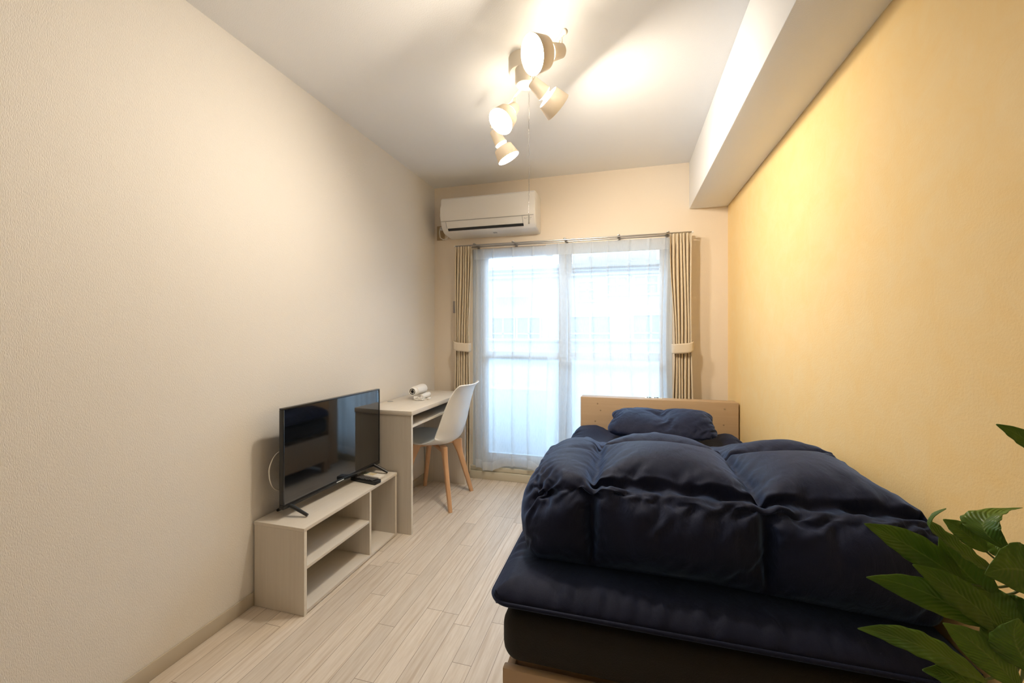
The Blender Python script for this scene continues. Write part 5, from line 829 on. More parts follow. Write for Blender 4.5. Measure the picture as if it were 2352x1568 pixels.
-21,7,2,3,-13,15,-22,22,-29,29,-40,40,-42,42,-42,42,-40,40,-37,37,-32,32,-25,25,-16,16,-9,6,4,-13,14,-21,33,-7,-21,7,5,0,-11,13,-27,27,-35,35,-39,39,-42,42,-42,42,-41,41,-38,38,-32,32,-26,26,-17,17,-8,5,7,-16,16,-25,35,-7,-21,7,4,1,-13,15,-25,25,-34,34,-39,39,-43,43,-43,43,-42,42,-39,39,-34,34,-27,27,-18,18,-6,3,5,-16,23,-32,37,-7,-21,7,0,5,-15,17,-27,27,-34,34,-39,39,-42,42,-43,43,-42,42,-39,39,-34,34,-25,25,-16,16,-8,5,4,-12,15,-20,30,-7,-21,7,3,2,-12,14,-26,26,-32,32,-38,38,-41,41,-42,42,-41,41,-39,39,-34,34,-28,28,-19,19,-11,8,2,-7,14,-19,27,-7,-21,7,2,3,-17,19,-23,23,-33,33,-39,39,-42,42,-42,42,-42,42,-39,39,-35,35,-28,28,-22,22,-11,8,1,-7,16,-20,27,-7,-21,7,3,2,-13,15,-26,26,-32,32,-37,37,-41,41,-42,42,-42,42,-38,38,-34,34,-31,31,-23,23,-14,11,2,-10,17,-25,33,-7,-21,7,3,2,-15,17,-26,26,-33,33,-39,39,-41,41,-42,42,-42,42,-39,39,-38,38,-32,32,-21,21,-12,9,-1,-7,19,-26,32,-7,-21,7,2,3,-13,15,-25,25,-33,33,-39,39,-41,41,-44,44,-43,43,-44,44,-39,39,-29,29,-21,21,-13,10,3,-10,17,-24,31,-7,-21,7,2,3,-13,15,-25,25,-30,30,-37,37,-42,42,-45,45,-44,44,-42,42,-36,36,-30,30,-22,22,-12,9,-1,-7,18,-20,27,-7,-21,7,1,4,-12,14,-23,23,-31,31,-37,37,-41,41,-43,43,-43,43,-40,40,-36,36,-30,30,-23,23,-13,10,0,-7,17,-25,32,-7,-21,7,3,2,-13,15,-25,25,-31,31,-37,37,-41,41,-42,42,-42,42,-39,39,-36,36,-30,30,-22,22,-13,10,-2,-1,11,-20,29,-7,-21,7,2,3,-16,18,-25,25,-33,33,-39,39,-42,42,-42,42,-41,41,-39,39,-34,34,-27,27,-19,19,-7,4,4,-11,11,-21,34,-7,-21,7,5,0,-12,14,-24,24,-32,32,-37,37,-41,41,-42,42,-43,43,-39,39,-33,33,-25,25,-16,16,-6,3,7,-12,13,-28,37,-7,-21,7,1,4,-16,18,-25,25,-32,32,-38,38,-41,41,-44,44,-42,42,-35,35,-30,30,-24,24,-17,17,-2,-1,4,-7,21,-38,37,-7,-21,7,2,3,-13,15,-25,25,-31,31,-36,36,-40,40,-42,42,-37,37,-34,34,-31,31,-23,23,-16,16,-7,4,5,-4,18,-26,24,-7,-21,7,2,3,-13,15,-26,26,-33,33,-36,36,-40,40,-40,40,-36,36,-33,33,-30,30,-22,22,-16,16,-5,2,9,-11,20,-29,28,-7,-21,7,2,3,-12,14,-24,24,-27,27,-37,37,-40,40,-40,40,-33,33,-31,31,-28,28,-21,21,-12,12,-3,0,10,-15,17,-27,32,-7,-21,7,3,2,-12,14,-23,23,-31,31,-37,37,-38,38,-33,33,-33,33,-29,29,-24,24,-18,18,-11,11,-2,-1,11,-19,29,-33,29,-7,-21,7,3,2,-12,14,-21,21,-29,29,-34,34,-29,29,-31,31,-31,31,-28,28,-21,21,-14,14,-6,6,2,-5,11,-20,30,-47,43,-7,-21,7,4,1,-7,9,-19,19,-24,24,-27,27,-30,30,-30,30,-30,30,-26,26,-20,20,-12,12,-5,5,6,-9,8,-15,30,-40,34,-7,-21,7,6,-1,-11,13,-18,18,-23,23,-27,27,-28,28,-24,24,-29,29,-29,29,-18,18,-14,14,-1,1,0,-3,9,-15,29,-35,29,-7,-21,7,6,-1,-9,11,-18,18,-22,22,-24,24,-26,26,-30,30,-26,26,-21,21,-20,20,-11,11,-9,9,2,-5,18,-25,32,-41,33,-7,-21,7,7,-2,-6,8,-14,14,-16,16,-25,25,-27,27,-27,27,-25,25,-24,24,-18,18,-13,13,-5,5,11,-14,21,-27,31,-40,32,-7,-21,7,7,-2,-6,8,-13,13,-22,22,-25,25,-26,26,-26,26,-25,25,-22,22,-17,17,-11,11,-2,2,7,-10,20,-28,41,-47,31,-7,-21,7,7,-2,-6,8,-18,18,-22,22,-25,25,-25,25,-24,24,-25,25,-21,21,-12,12,-8,8,2,-2,4,-7,25,-34,44,-54,36,-7,-21,7,6,-1,-10,12,-19,19,-22,22,-23,23,-24,24,-24,24,-22,22,-16,16,-17,17,-10,10,2,-2,6,-9,24,-33,34,-39,31,-7,-21,7,
6,-1,-5,7,-14,14,-18,18,-21,21,-22,22,-22,22,-16,16,-21,21,-13,13,1,-1,7,-7,14,-17,27,-33,33,-40,30,-7,-21,7,7,-2,-6,8,-13,13,-17,17,-19,19,-19,19,-20,20,-21,21,-18,18,-5,5,1,-1,8,-8,14,-17,24,-33,38,-40,28,-7,-21,7,8,-3,-4,6,-11,11,-15,15,-15,15,-15,15,-20,20,-19,19,-6,6,-4,4,2,-2,10,-10,16,-19,25,-34,41,-49,34,-7,-21,7,7,-2,-5,7,-11,11,-13,13,-19,19,-14,14,-18,18,-11,11,-8,8,-4,4,3,-3,9,-9,18,-21,34,-44,40,-47,34,-7,-21,7,8,-3,-3,5,-7,7,-17,17,-20,20,-19,19,-16,16,-13,13,-8,8,-3,3,2,-2,10,-10,16,-19,32,-39,35,-45,34,-7,-21,7,8,-3,-1,3,-12,12,-17,17,-20,20,-18,18,-15,15,-12,12,-8,8,-4,4,4,-4,12,-12,21,-24,37,-44,36,-43,31,-7,-21,7,11,-6,2,0,-4,4,-15,15,-19,19,-18,18,-12,12,-9,9,-8,8,-4,4,3,-3,13,-13,28,-31,37,-43,35,-48,36,-7,-21,7,12,-7,4,-2,-3,3,-14,14,-16,16,-8,8,-8,8,-11,11,-6,6,0,0,6,-6,22,-22,30,-33,27,-37,42,-51,36,-7,-21,7,13,-8,7,-5,1,-1,-12,12,-9,9,-5,5,-11,11,-7,7,-2,2,4,-4,18,-18,27,-27,20,-23,27,-35,47,-52,30,-7,-21,7,9,-4,8,-6,-7,7,-8,8,4,-4,-6,6,-5,5,-3,3,4,-4,17,-17,24,-24,16,-16,26,-29,42,-49,48,-52,28,-7,-21,7,12,-7,-2,4,-4,4,8,-8,9,-9,-3,3,-3,3,1,-1,17,-17,21,-21,15,-15,21,-21,38,-41,48,-54,45,-54,32,-7,-21,7,5,0,-2,4,10,-10,9,-9,-5,5,1,-1,14,-14,16,-16,7,-7,11,-11,19,-19,33,-33,40,-43,35,-42,44,-52,32,-7,-21,7,9,-4,12,-10,9,-9,-3,3,-1,1,13,-13,15,-15,5,-5,7,-7,23,-23,32,-32,36,-36,30,-33,36,-45,57,-71,40,-7,-21,7,20,-15,12,-10,-4,4,-5,5,0,0,13,-13,0,0,4,-4,19,-19,25,-25,20,-20,24,-24,30,-33,46,-53,65,-72,31,-7,-21,7,17,-12,-1,3,-4,4,10,-10,12,-12,0,0,9,-9,21,-21,26,-26,14,-14,23,-23,35,-35,41,-44,58,-66,72,-80,33,-7,-21,7,4,1,-3,5,1,-1,14,-14,2,-2,6,-6,17,-17,25,-25,13,-13,19,-19,33,-33,41,-41,33,-36,50,-56,68,-76,31,-7,-21,7,6,-1,1,1,14,-14,14,-14,2,-2,14,-14,26,-26,26,-26,18,-18,31,-31,36,-36,25,-25,37,-40,50,-57,58,-67,33,-7,-21,7,6,-1,3,-1,16,-16,3,-3,4,-4,23,-23,25,-25,15,-15,28,-28,38,-38,25,-25,26,-26,40,-43,55,-61,52,-59,30,-7,-21,7,12,-7,18,-16,19,-19,6,-6,20,-20,21,-21,11,-11,15,-15,31,-31,37,-37,27,-27,27,-27,39,-42,38,-46,53,-56,28,-7,-21,7,24,-19,25,-23,12,-12,8,-8,22,-22,10,-10,17,-17,29,-29,38,-38,26,-26,36,-36,47,-47,48,-51,39,-44,55,-72,39,-7,-21,7,26,-21,21,-19,6,-6,7,-7,14,-14,31,-31,33,-33,35,-35,23,-23,27,-27,38,-38,45,-45,42,-45,49,-53,65,-75,31,-7,-21,7,23,-18,7,-5,4,-4,9,-9,19,-19,30,-30,33,-33,20,-20,19,-19,28,-28,39,-39,46,-46,37,-40,52,-58,68,-74,29,-7,-21,7,14,-9,17,-15,7,-7,14,-14,27,-27,31,-31,17,-17,20,-20,27,-27,38,-38,45,-45,35,-35,39,-42,50,-55,67,-76,31,-7,-21,7,26,-21,22,-20,8,-8,8,-8,18,-18,29,-29,18,-18,25,-25,30,-30,44,-44,39,-39,45,-45,55,-58,61,-67,55,-66,34,-7,-21,7,25,-20,12,-10,8,-8,22,-22,30,-30,32,-32,22,-22,31,-31,42,-42,41,-41,34,-34,42,-42,50,-53,45,-50,54,-67,35,-7,-21,7,13,-8,11,-9,17,-17,20,-20,31,-31,25,-25,32,-32,40,-40,48,-48,39,-39,47,-47,55,-55,50,-53,45,-49,67,-82,38,-7,-25,7,19,-14,22,-21,29,-29,39,-39,39,-39,32,-32,39,-39,46,-46,39,-39,44,-44,47,-47,56,-56,47,-49,56,-61,70,-82,41,-5,-33,5,31,-27,35,-34,46,-46,49,-49,41,-41,50,-50,58,-58,51,-51,50,-50,57,-57,67,-67,63,
-63,63,-65,74,-76,77,-88,48,-4,-44,4,46,-43,53,-52,54,-54,49,-49,57,-57,65,-65,70,-70,67,-67,74,-74,79,-79,84,-84,79,-79,85,-86,87,-93,103,-107],
[78,11,-32,-1,-4,1,-6,4,-6,-2,-24,1,-1,4,-3,5,-9,-3,0,2,-3,-2,4,0,-9,4,-4,3,-1,4,-4,-2,3,-2,0,3,0,-5,2,4,-2,4,-2,1,-3,0,-1,4,-5,5,-2,-1,0,3,0,-6,5,1,-2,0,4,-4,1,1,-3,5,1,-3,3,-6,0,-1,3,-4,7,0,-1,-4,-2,1,0,0,5,-1,-2,4,-2,-2,1,-1,2,1,3,-3,-1,1,2,2,1,-4,1,2,-3,6,-9,7,-7,2,-3,6,-1,-2,-4,8,0,0,-8,2,-5,-1,6,-7,6,-2,0,-5,4,-2,-9,4,-4,6,-3,-6,4,-4,6,-10,12,-8,2,-7,-8,3,-13,7,-14,0,-12,0,-5,-2,-12,2,161,-17,-30,-2,-3,-9,-14,-7,1,2,-5,0,-3,-1,4,-3,-1,-1,2,-2,0,4,0,-1,-2,2,2,-1,0,-1,-1,3,-3,-2,8,-2,-1,-1,3,-4,2,-3,4,1,-3,1,0,4,-2,0,4,-4,-1,1,-3,1,2,-1,-1,-3,-1,3,-3,-1,-3,-4,0,-4,7,-3,-3,1,-17,-9,-20,-7,-14,156,-10,-29,-4,-11,-2,3,-16,0,-7,1,-3,-2,2,-2,1,-1,0,1,-2,2,2,-1,4,0,-4,5,-4,1,1,2,-2,-1,0,-4,5,0,-1,2,1,-4,2,2,-2,-2,2,1,2,-1,0,0,2,1,-3,3,-6,1,3,-3,2,-1,-3,4,-8,1,1,-4,0,-1,3,-6,-2,-12,-6,-18,-20,-13,148,-10,-7,-24,-4,0,-7,-1,-15,2,-1,1,-5,2,2,-1,0,0,2,-4,3,-2,2,-1,3,-4,1,2,0,1,0,-1,0,-2,2,-3,6,-1,2,-2,1,-3,4,-3,1,2,-1,2,-1,3,-2,0,1,1,-1,-2,-2,3,1,-1,-5,2,-1,-2,1,-4,4,-3,1,-3,-2,-4,-17,-1,-22,-10,-9,121,-4,-8,-6,-9,-15,-1,1,-3,-10,1,-1,-3,2,3,-2,0,2,0,-2,2,1,-2,2,-2,5,-2,-3,3,0,1,-1,0,3,-1,0,1,-1,0,3,-2,1,0,-5,0,3,2,3,-2,2,0,0,1,-2,3,0,1,-4,1,-1,1,-3,-1,2,-3,-2,1,-4,4,-1,-1,-4,-8,-7,-26,-10,-12,116,-10,-6,-5,-19,1,-8,0,0,-5,1,0,-2,1,0,1,1,-3,1,-2,3,2,-3,2,0,3,-3,2,0,-4,7,-3,2,0,-2,4,-2,2,-2,1,-2,5,-3,-1,1,0,3,0,0,1,0,3,-3,-2,3,0,0,0,-1,0,0,2,-4,-2,3,-2,-1,0,-1,0,0,-7,2,-10,-16,-24,-9,118,-29,-7,-6,-2,-7,-1,-8,-2,4,-3,1,0,0,0,3,-2,3,-4,-2,3,-2,0,4,-1,3,-2,2,-3,0,-1,2,1,-3,3,0,4,1,0,-1,4,-4,0,1,0,-1,1,1,0,3,-3,1,1,2,1,-4,0,6,-2,-2,1,-4,3,-1,-4,4,-4,2,0,-2,1,-5,-7,-4,-17,-11,-25,114,-17,-24,-4,-1,-7,2,-5,2,-3,-1,1,2,-1,1,2,0,-2,0,2,-1,2,-1,-1,-1,2,2,0,1,-2,-2,5,1,-1,-1,-1,6,-3,5,3,-4,0,-2,1,-2,5,-2,3,-2,0,-1,3,1,0,-2,2,0,0,1,0,-1,-2,3,1,-2,0,-4,0,1,-2,-2,-2,-4,-12,-15,-13,-15,96,-15,-9,-14,-3,-4,1,0,-1,1,1,-3,2,3,-2,1,-1,1,-1,1,1,3,-2,-1,-4,8,-3,-1,3,-3,1,3,-3,0,1,4,-2,2,2,-3,2,1,0,3,-4,1,-1,3,-1,-1,1,4,-3,3,-2,4,0,-3,2,1,-2,-2,0,3,-1,-1,2,-7,2,2,-1,-3,-5,-11,-16,-11,-5,84,-15,-13,-14,-4,-3,1,0,-2,2,2,-2,6,-4,-1,1,0,5,-2,2,-3,0,2,-2,2,-3,0,2,0,1,-1,1,1,-1,4,-4,3,2,0,0,0,0,2,3,-5,4,-4,2,-2,3,0,3,-3,2,-1,2,1,0,-1,-1,2,-3,4,0,-1,2,-2,1,-6,0,-2,0,-2,-3,-28,-7,-8,87,-23,-12,-9,-3,-2,1,-3,2,0,0,0,0,-2,1,0,4,-2,1,2,-1,-1,4,-2,0,-2,0,1,-3,3,0,3,-2,1,1,1,-1,-1,7,1,-2,-1,0,0,4,-6,2,-1,1,0,3,-1,1,0,-1,2,-2,4,-1,1,2,-2,0,0,-1,-3,3,-1,3,-5,0,0,-1,-4,-11,-29,-5,82,-12,-20,-5,-6,-5,2,1,-1,-1,4,0,-1,1,0,-1,-1,2,0,1,0,1,-1,-1,1,-2,3,-5,6,3,-3,-2,1,-1,3,2,1,-1,4,-5,3,-1,3,-3,2,-1,-1,1,3,1,-1,-3,4,0,0,-1,3,-1,-5,7,-5,6,-1,0,0,-3,-3,3,-1,1,0,-4,-7,-4,1,-13,-29,72,-7,-11,-6,-5,-4,1,-2,2,2,0,1,-2,2,2,-2,1,-3,1,3,-1,1,1,0,3,-6,1,1,1,-2,0,3,-4,1,1,2,-2,2,3,-1,2,2,-3,2,0,-2,-1,2,1,1,0,1,-2,0,-1,3,0,1,1,1,-1,2,-4,2,0,2,-4,2,-3,1,2,-4,-7,-5,-2,-5,-16,55,-5,-6,-10,-12,-1,4,-1,-1,3,0,0,2,-2,1,-3,2,2,-2,1,3,-4,0,0,2,2,-4,-3,5,-2,1,0,-1,0,-1,4,0,1,1,-2,1,-1,2,2,-4,1,0,6,-4,2,1,-4,0,-2,4,1,0,-1,-2,3,1,3,-1,-1,0,-1,-1,-1,0,1,-3,3,1,-4,-12,-15,-14,80,-29,-18,-6,6,-1,2,-2,-1,2,2,0,-1,0,2,-2,1,
0,0,0,-1,2,0,0,0,-2,3,-3,2,1,-2,0,-2,2,0,-1,1,-3,3,0,2,-3,1,3,0,2,-1,0,3,1,1,-3,-2,3,0,-1,2,-4,2,1,1,-1,1,-1,-2,3,1,-5,2,3,2,-2,-1,-2,-6,-10,-17,49,-11,-7,-4,39,-40,1,0,0,0,0,0,0,0,0,0,1,0,0,0,0,0,0,0,0,0,0,1,0,0,0,0,0,1,-1,0,0,0,1,0,0,0,0,0,0,0,0,0,1,0,0,0,0,0,0,0,0,0,0,1,0,0,0,0,0,0,0,0,0,0,1,0,0,-1,-4,-7,-11,40,-16,-3,0,34,-35,2,-2,-2,2,0,4,-4,2,-1,0,0,1,-3,-1,-1,3,3,0,-3,2,-1,-2,1,-4,1,3,-1,4,1,0,-1,4,-1,-5,2,-5,5,-2,3,-1,1,-1,-2,-4,7,-2,1,1,0,-2,1,0,-1,0,1,-1,5,-2,2,-3,-2,6,-1,0,-3,-5,2,3,-2,-10,-20,49,-17,-7,-3,37,-29,-1,0,0,-5,4,-2,2,-2,-1,2,-2,4,-2,-1,1,-1,1,3,-2,-1,1,2,-1,-5,0,3,2,5,-4,1,2,1,-2,-3,2,1,-2,0,4,-1,-1,1,-2,0,2,1,-3,3,0,0,3,-4,2,-3,1,0,2,2,-4,1,-1,3,-3,1,4,-8,0,-3,-1,-5,-26,45,-10,-6,-3,34,-29,5,3,-7,-1,-1,2,-1,-1,5,-3,3,-3,0,0,0,1,3,-2,3,-3,2,1,-2,-4,0,3,-2,8,-5,3,0,2,-2,2,-3,-1,1,4,1,-1,0,-3,2,1,-2,3,0,-1,-1,5,-4,2,0,1,-3,5,-3,-1,2,-2,0,-1,-4,6,-4,3,-5,-6,-6,-2,-13,37,-10,-5,-7,31,-16,-4,-3,-1,-2,-1,3,1,-4,5,-2,2,-1,0,2,-2,0,3,-3,-2,2,1,-1,3,-3,1,0,-3,10,-5,6,-1,1,1,-3,5,-6,4,-2,-1,5,0,-3,1,-4,5,-2,3,-2,3,-1,2,-2,0,-1,2,-1,-4,5,-2,-1,1,3,-2,-5,-4,2,1,-6,-9,-10,-5,40,-14,-8,-2,28,-12,1,-8,0,-3,0,-1,2,-2,3,0,3,-3,1,0,0,0,2,-4,2,3,0,0,-4,1,0,-1,0,6,0,-2,2,3,1,-1,0,1,-1,-1,5,0,-3,1,-2,4,-2,2,1,0,0,1,-1,0,0,0,-2,1,2,0,0,2,-2,-1,-2,-2,-4,-2,0,-2,-14,-7,-6,43,-8,-16,-5,30,-12,0,-3,-5,0,-2,2,-1,2,0,0,-1,1,0,3,1,-3,2,-2,1,3,-2,0,-3,1,-3,-2,0,8,8,-6,4,-2,-1,5,0,-4,5,0,1,-1,-2,3,-2,2,-2,2,0,0,-1,2,1,-3,5,-5,2,4,-1,-1,-4,4,0,-2,1,-4,-3,-5,-3,-1,-11,-10,-2,36,-8,-4,-15,34,-1,-7,-10,-3,1,-4,3,2,-2,-1,1,1,-2,3,1,-1,-1,3,-2,3,1,0,1,-4,-2,-3,-4,1,7,7,3,0,0,-5,6,0,-1,2,0,1,0,4,-3,1,-2,2,3,-3,1,3,-1,0,-1,1,-4,5,-1,0,-2,3,0,-2,-1,-1,-2,-4,-5,0,-7,-9,-8,-6,36,-3,-7,-6,28,-6,-2,-13,-3,-2,0,2,2,-4,2,-1,2,0,1,-2,4,1,-1,-1,-1,5,2,-4,3,-4,-8,-4,-4,11,13,-1,-1,-1,4,2,-1,2,-1,-1,2,0,0,3,-1,0,0,3,-3,0,3,2,-1,-2,0,-1,0,3,-4,3,2,1,-7,2,0,-2,-1,-9,-3,-5,-9,-9,-2,39,-17,-6,2,31,-14,-1,1,-14,-1,1,2,-5,4,-1,2,2,-5,5,-4,3,1,-1,1,1,2,-3,2,-2,-2,-2,-6,-14,15,15,1,0,1,0,2,4,-2,-2,4,-1,2,0,-2,4,3,-4,2,0,-1,1,-3,3,0,-1,0,-1,2,0,1,1,3,-5,1,-1,-5,-3,-4,-4,-9,-8,-5,-10,45,-11,-6,-5,35,-18,-4,-2,0,-9,-1,2,1,-2,1,0,1,0,3,-1,3,-3,2,-3,-1,4,-3,9,-5,-4,-6,1,-5,1,17,1,0,3,-3,6,-2,4,-2,-1,2,1,-1,4,-2,1,2,-1,1,-2,0,3,-3,2,1,1,-2,3,-3,2,-1,2,0,-6,-1,-1,-2,-2,-9,-2,-18,-9,-4,38,-6,-7,-4,43,-21,-7,0,-1,-4,-2,1,-5,1,1,1,0,2,-1,4,-2,3,-1,-1,0,-2,5,-3,0,-5,-3,-2,-5,3,23,-2,1,-2,1,3,1,2,0,1,2,-2,-1,3,-2,0,4,-4,3,2,1,-1,0,-1,1,0,2,-2,2,0,-3,2,-2,3,-5,-1,-5,-2,-5,-8,-7,-22,-12,63,-24,1,-12,49,-25,2,-10,0,-2,-2,2,-4,0,1,3,-3,-1,1,4,2,1,-4,3,1,-2,1,0,-3,-2,-2,-8,-12,14,21,-2,0,-2,7,-1,3,-1,2,1,0,2,3,-3,2,0,-5,2,2,2,0,0,1,0,-3,3,0,3,-2,-2,1,3,-2,-1,-3,-3,-2,-3,-6,-8,-9,-19,-14,65,-13,-16,-7,49,-16,-9,-6,-4,-2,1,-1,0,-2,-1,0,2,3,3,-3,1,1,-2,4,-3,3,-1,-4,4,-5,-5,-5,-3,6,23,-4,3,-1,0,1,4,-2,2,2,-1,0,4,1,0,3,-4,-1,2,-1,3,-4,5,-1,-1,4,-2,-2,2,-2,2,4,-4,-2,-1,-4,-3,-3,-4,-9,-11,-18,-11,55,-5,-9,-13,44,-13,-8,-4,-4,-4,0,0,-2,-1,3,-1,2,-1,1,-3,4,4,-4,-1,6,-4,1,-3,1,-7,-1,-3,-10,14,20,-1,1,-1,2,-6,
8,-2,2,1,0,3,0,2,-1,1,0,0,-4,3,0,2,-1,3,0,-1,-1,1,3,-4,2,1,1,-3,-1,-6,-1,-5,-5,-8,-12,-14,-17,63,-12,-4,-7,33,-15,-3,-4,-4,-3,1,-3,-2,1,3,-1,5,-4,-1,2,-1,1,1,0,2,-2,-1,1,-6,4,-6,-8,1,10,23,-6,-1,-1,-1,3,4,-1,1,1,-1,2,-1,2,3,-1,3,-1,-2,1,2,1,-2,0,-1,3,1,-1,-1,2,0,0,-1,-1,-2,-5,-4,-4,-4,-7,-12,-15,-20,68,-8,-14,-4,29,-7,-4,-6,-4,-4,-1,0,1,-3,1,4,-2,0,4,-1,-3,7,-3,2,-2,0,-1,-6,7,-6,-2,-7,-5,17,16,3,-8,2,1,1,1,0,1,3,0,2,1,-2,3,3,-2,0,-2,0,6,-4,-1,5,-1,-2,0,1,1,-1,-2,3,0,-3,0,-3,-5,-6,-6,-7,-7,-21,-18,70,-7,-9,-14,29,-6,-4,-3,-3,-4,-2,1,-2,-1,2,-1,-1,4,0,3,-2,0,-2,3,1,-2,0,-2,0,-3,-3,0,-3,12,11,1,-1,-1,1,-2,6,0,3,-3,4,-2,4,-1,0,1,1,-1,1,1,1,-2,1,0,2,0,-3,2,0,2,1,-5,0,-1,-1,-3,-4,-3,-7,-9,-6,-14,-27,72,-15,-11,-7,30,-1,-4,-6,-5,-3,0,1,-5,4,-1,-1,-1,1,1,1,3,-2,0,4,-1,-1,0,-3,0,-2,-6,-1,-3,17,12,-2,-3,0,1,3,1,1,-1,5,-3,4,-1,0,-2,3,1,1,1,-4,1,2,-2,4,2,-5,2,0,2,1,-2,1,-1,-2,-2,-3,-3,-9,-4,-8,-15,-2,-16,55,-15,-11,-5,31,-1,-6,-6,-3,-3,3,-5,4,-5,3,-3,2,4,-2,-1,1,2,1,1,-1,1,-2,-1,-2,-3,-4,-4,-3,22,9,-4,-1,3,-1,2,0,2,3,-2,2,0,0,5,-3,-1,1,1,3,-2,3,-2,0,2,-2,3,-3,2,3,-4,3,-1,-2,-2,-2,0,-4,-7,-7,-11,-14,-13,-2,41,-6,-9,-7,37,-6,-6,2,-7,-3,0,-3,-2,3,0,0,2,-3,4,0,0,2,-2,1,3,-4,3,2,-5,-3,-5,-2,-7,22,6,0,0,-1,3,1,-2,4,3,-2,0,1,4,-2,0,4,0,1,0,0,2,-2,-2,1,-2,4,0,-1,1,0,0,1,0,-4,2,-6,-3,-5,-6,-11,-13,-9,-8,38,-5,-7,-4,37,-3,-15,-4,2,-3,0,-3,-1,0,-3,8,0,-3,2,-2,2,3,-1,-2,2,-4,3,-1,-1,0,-7,-3,-1,16,9,-3,-1,0,5,-1,1,4,-4,2,0,2,2,1,-1,0,3,-3,1,1,4,-3,0,0,1,-1,4,-1,-2,-1,2,-2,1,1,-5,-1,-3,-4,-7,-7,-16,-14,-14,45,-3,-4,-5,40,-12,-6,-7,-2,-2,-3,2,-2,3,-2,2,1,-2,-2,5,1,-1,0,0,-1,5,-4,-3,3,-2,-4,-4,-10,21,13,-3,-3,3,0,1,3,-1,2,1,0,2,-3,3,2,-2,-1,1,1,3,3,-3,-3,3,0,-1,1,1,1,0,2,-1,-2,1,0,-7,-3,-5,-2,-7,-13,-18,-15,45,-1,-5,-3,40,-23,1,-6,-6,1,0,-1,0,-1,0,2,-2,1,0,-1,4,-2,5,-2,-1,3,-2,-1,-2,-2,-5,2,-2,7,9,6,-3,-2,4,-1,2,1,-1,4,3,-2,1,2,-1,2,-3,2,-2,1,0,0,0,0,-1,2,3,0,0,-2,3,-1,-3,1,0,-4,-6,-1,-5,-3,-15,-16,-16,49,-7,-5,-4,44,-22,-6,-7,-2,4,-3,-1,1,0,-1,1,0,1,-4,6,-1,-2,2,-1,4,1,-3,-2,1,-3,-4,-5,4,4,14,-2,1,1,-2,4,1,-1,1,6,-2,3,-2,0,0,2,0,0,-1,0,-1,5,-1,0,1,0,0,-1,3,-2,-1,0,2,-2,-2,0,-6,-4,-8,5,-9,-26,-18,49,-4,-7,-5,46,-27,-6,-2,0,-2,1,-1,0,0,-2,4,1,-2,-1,5,-4,1,1,0,2,1,-1,0,1,-5,-4,0,-5,5,17,-1,-2,5,-2,3,2,0,0,-1,2,0,2,1,1,0,-2,-1,0,0,1,-2,1,3,0,1,0,1,2,-2,-1,-1,0,2,-2,-3,-1,-6,-5,-7,-2,-11,-29,43,-4,-6,-4,45,-21,-10,-3,-4,2,-1,1,1,0,2,-3,0,3,0,0,4,-2,0,3,0,-2,0,1,1,-3,-3,-4,-6,4,19,-1,-1,0,4,2,-3,3,2,-2,4,-3,3,-2,3,2,-3,0,1,1,-2,2,-1,1,-1,1,2,-2,-1,1,1,-1,1,-1,-1,1,-3,-2,-8,-6,-8,-6,-16,46,-27,-13,-3,53,-20,-7,-4,-5,3,1,-2,1,1,0,0,2,0,1,-4,6,-2,2,3,-3,1,2,-1,-3,2,1,-5,1,-7,18,-1,-1,1,1,2,-2,4,-1,3,2,1,-5,4,-1,-1,-1,3,2,-1,0,1,1,-2,0,1,-1,-1,4,-3,2,0,0,-2,3,0,-4,-2,-4,-7,-15,-12,-19,59,-12,-27,1,42,-19,-9,-1,-1,1,0,0,4,-3,5,-2,-3,2,3,-1,1,2,0,-1,1,2,-3,5,-1,-1,-4,-1,0,-6,29,-16,3,4,-3,2,2,-3,3,0,2,0,0,-1,-3,4,3,-3,1,0,-3,2,1,-2,2,1,1,1,-1,-1,1,0,-4,4,0,4,-6,-2,-2,-9,2,-15,-30,46,-6,-12,-8,36,-16,-6,0,-3,0,2,-2,3,-1,3,-2,2,1,2,0,-1,4,-1,-1,-1,1,3,-1,1,-2,-4,-1,-4,2,13,-1,-1,4,0,2,1,
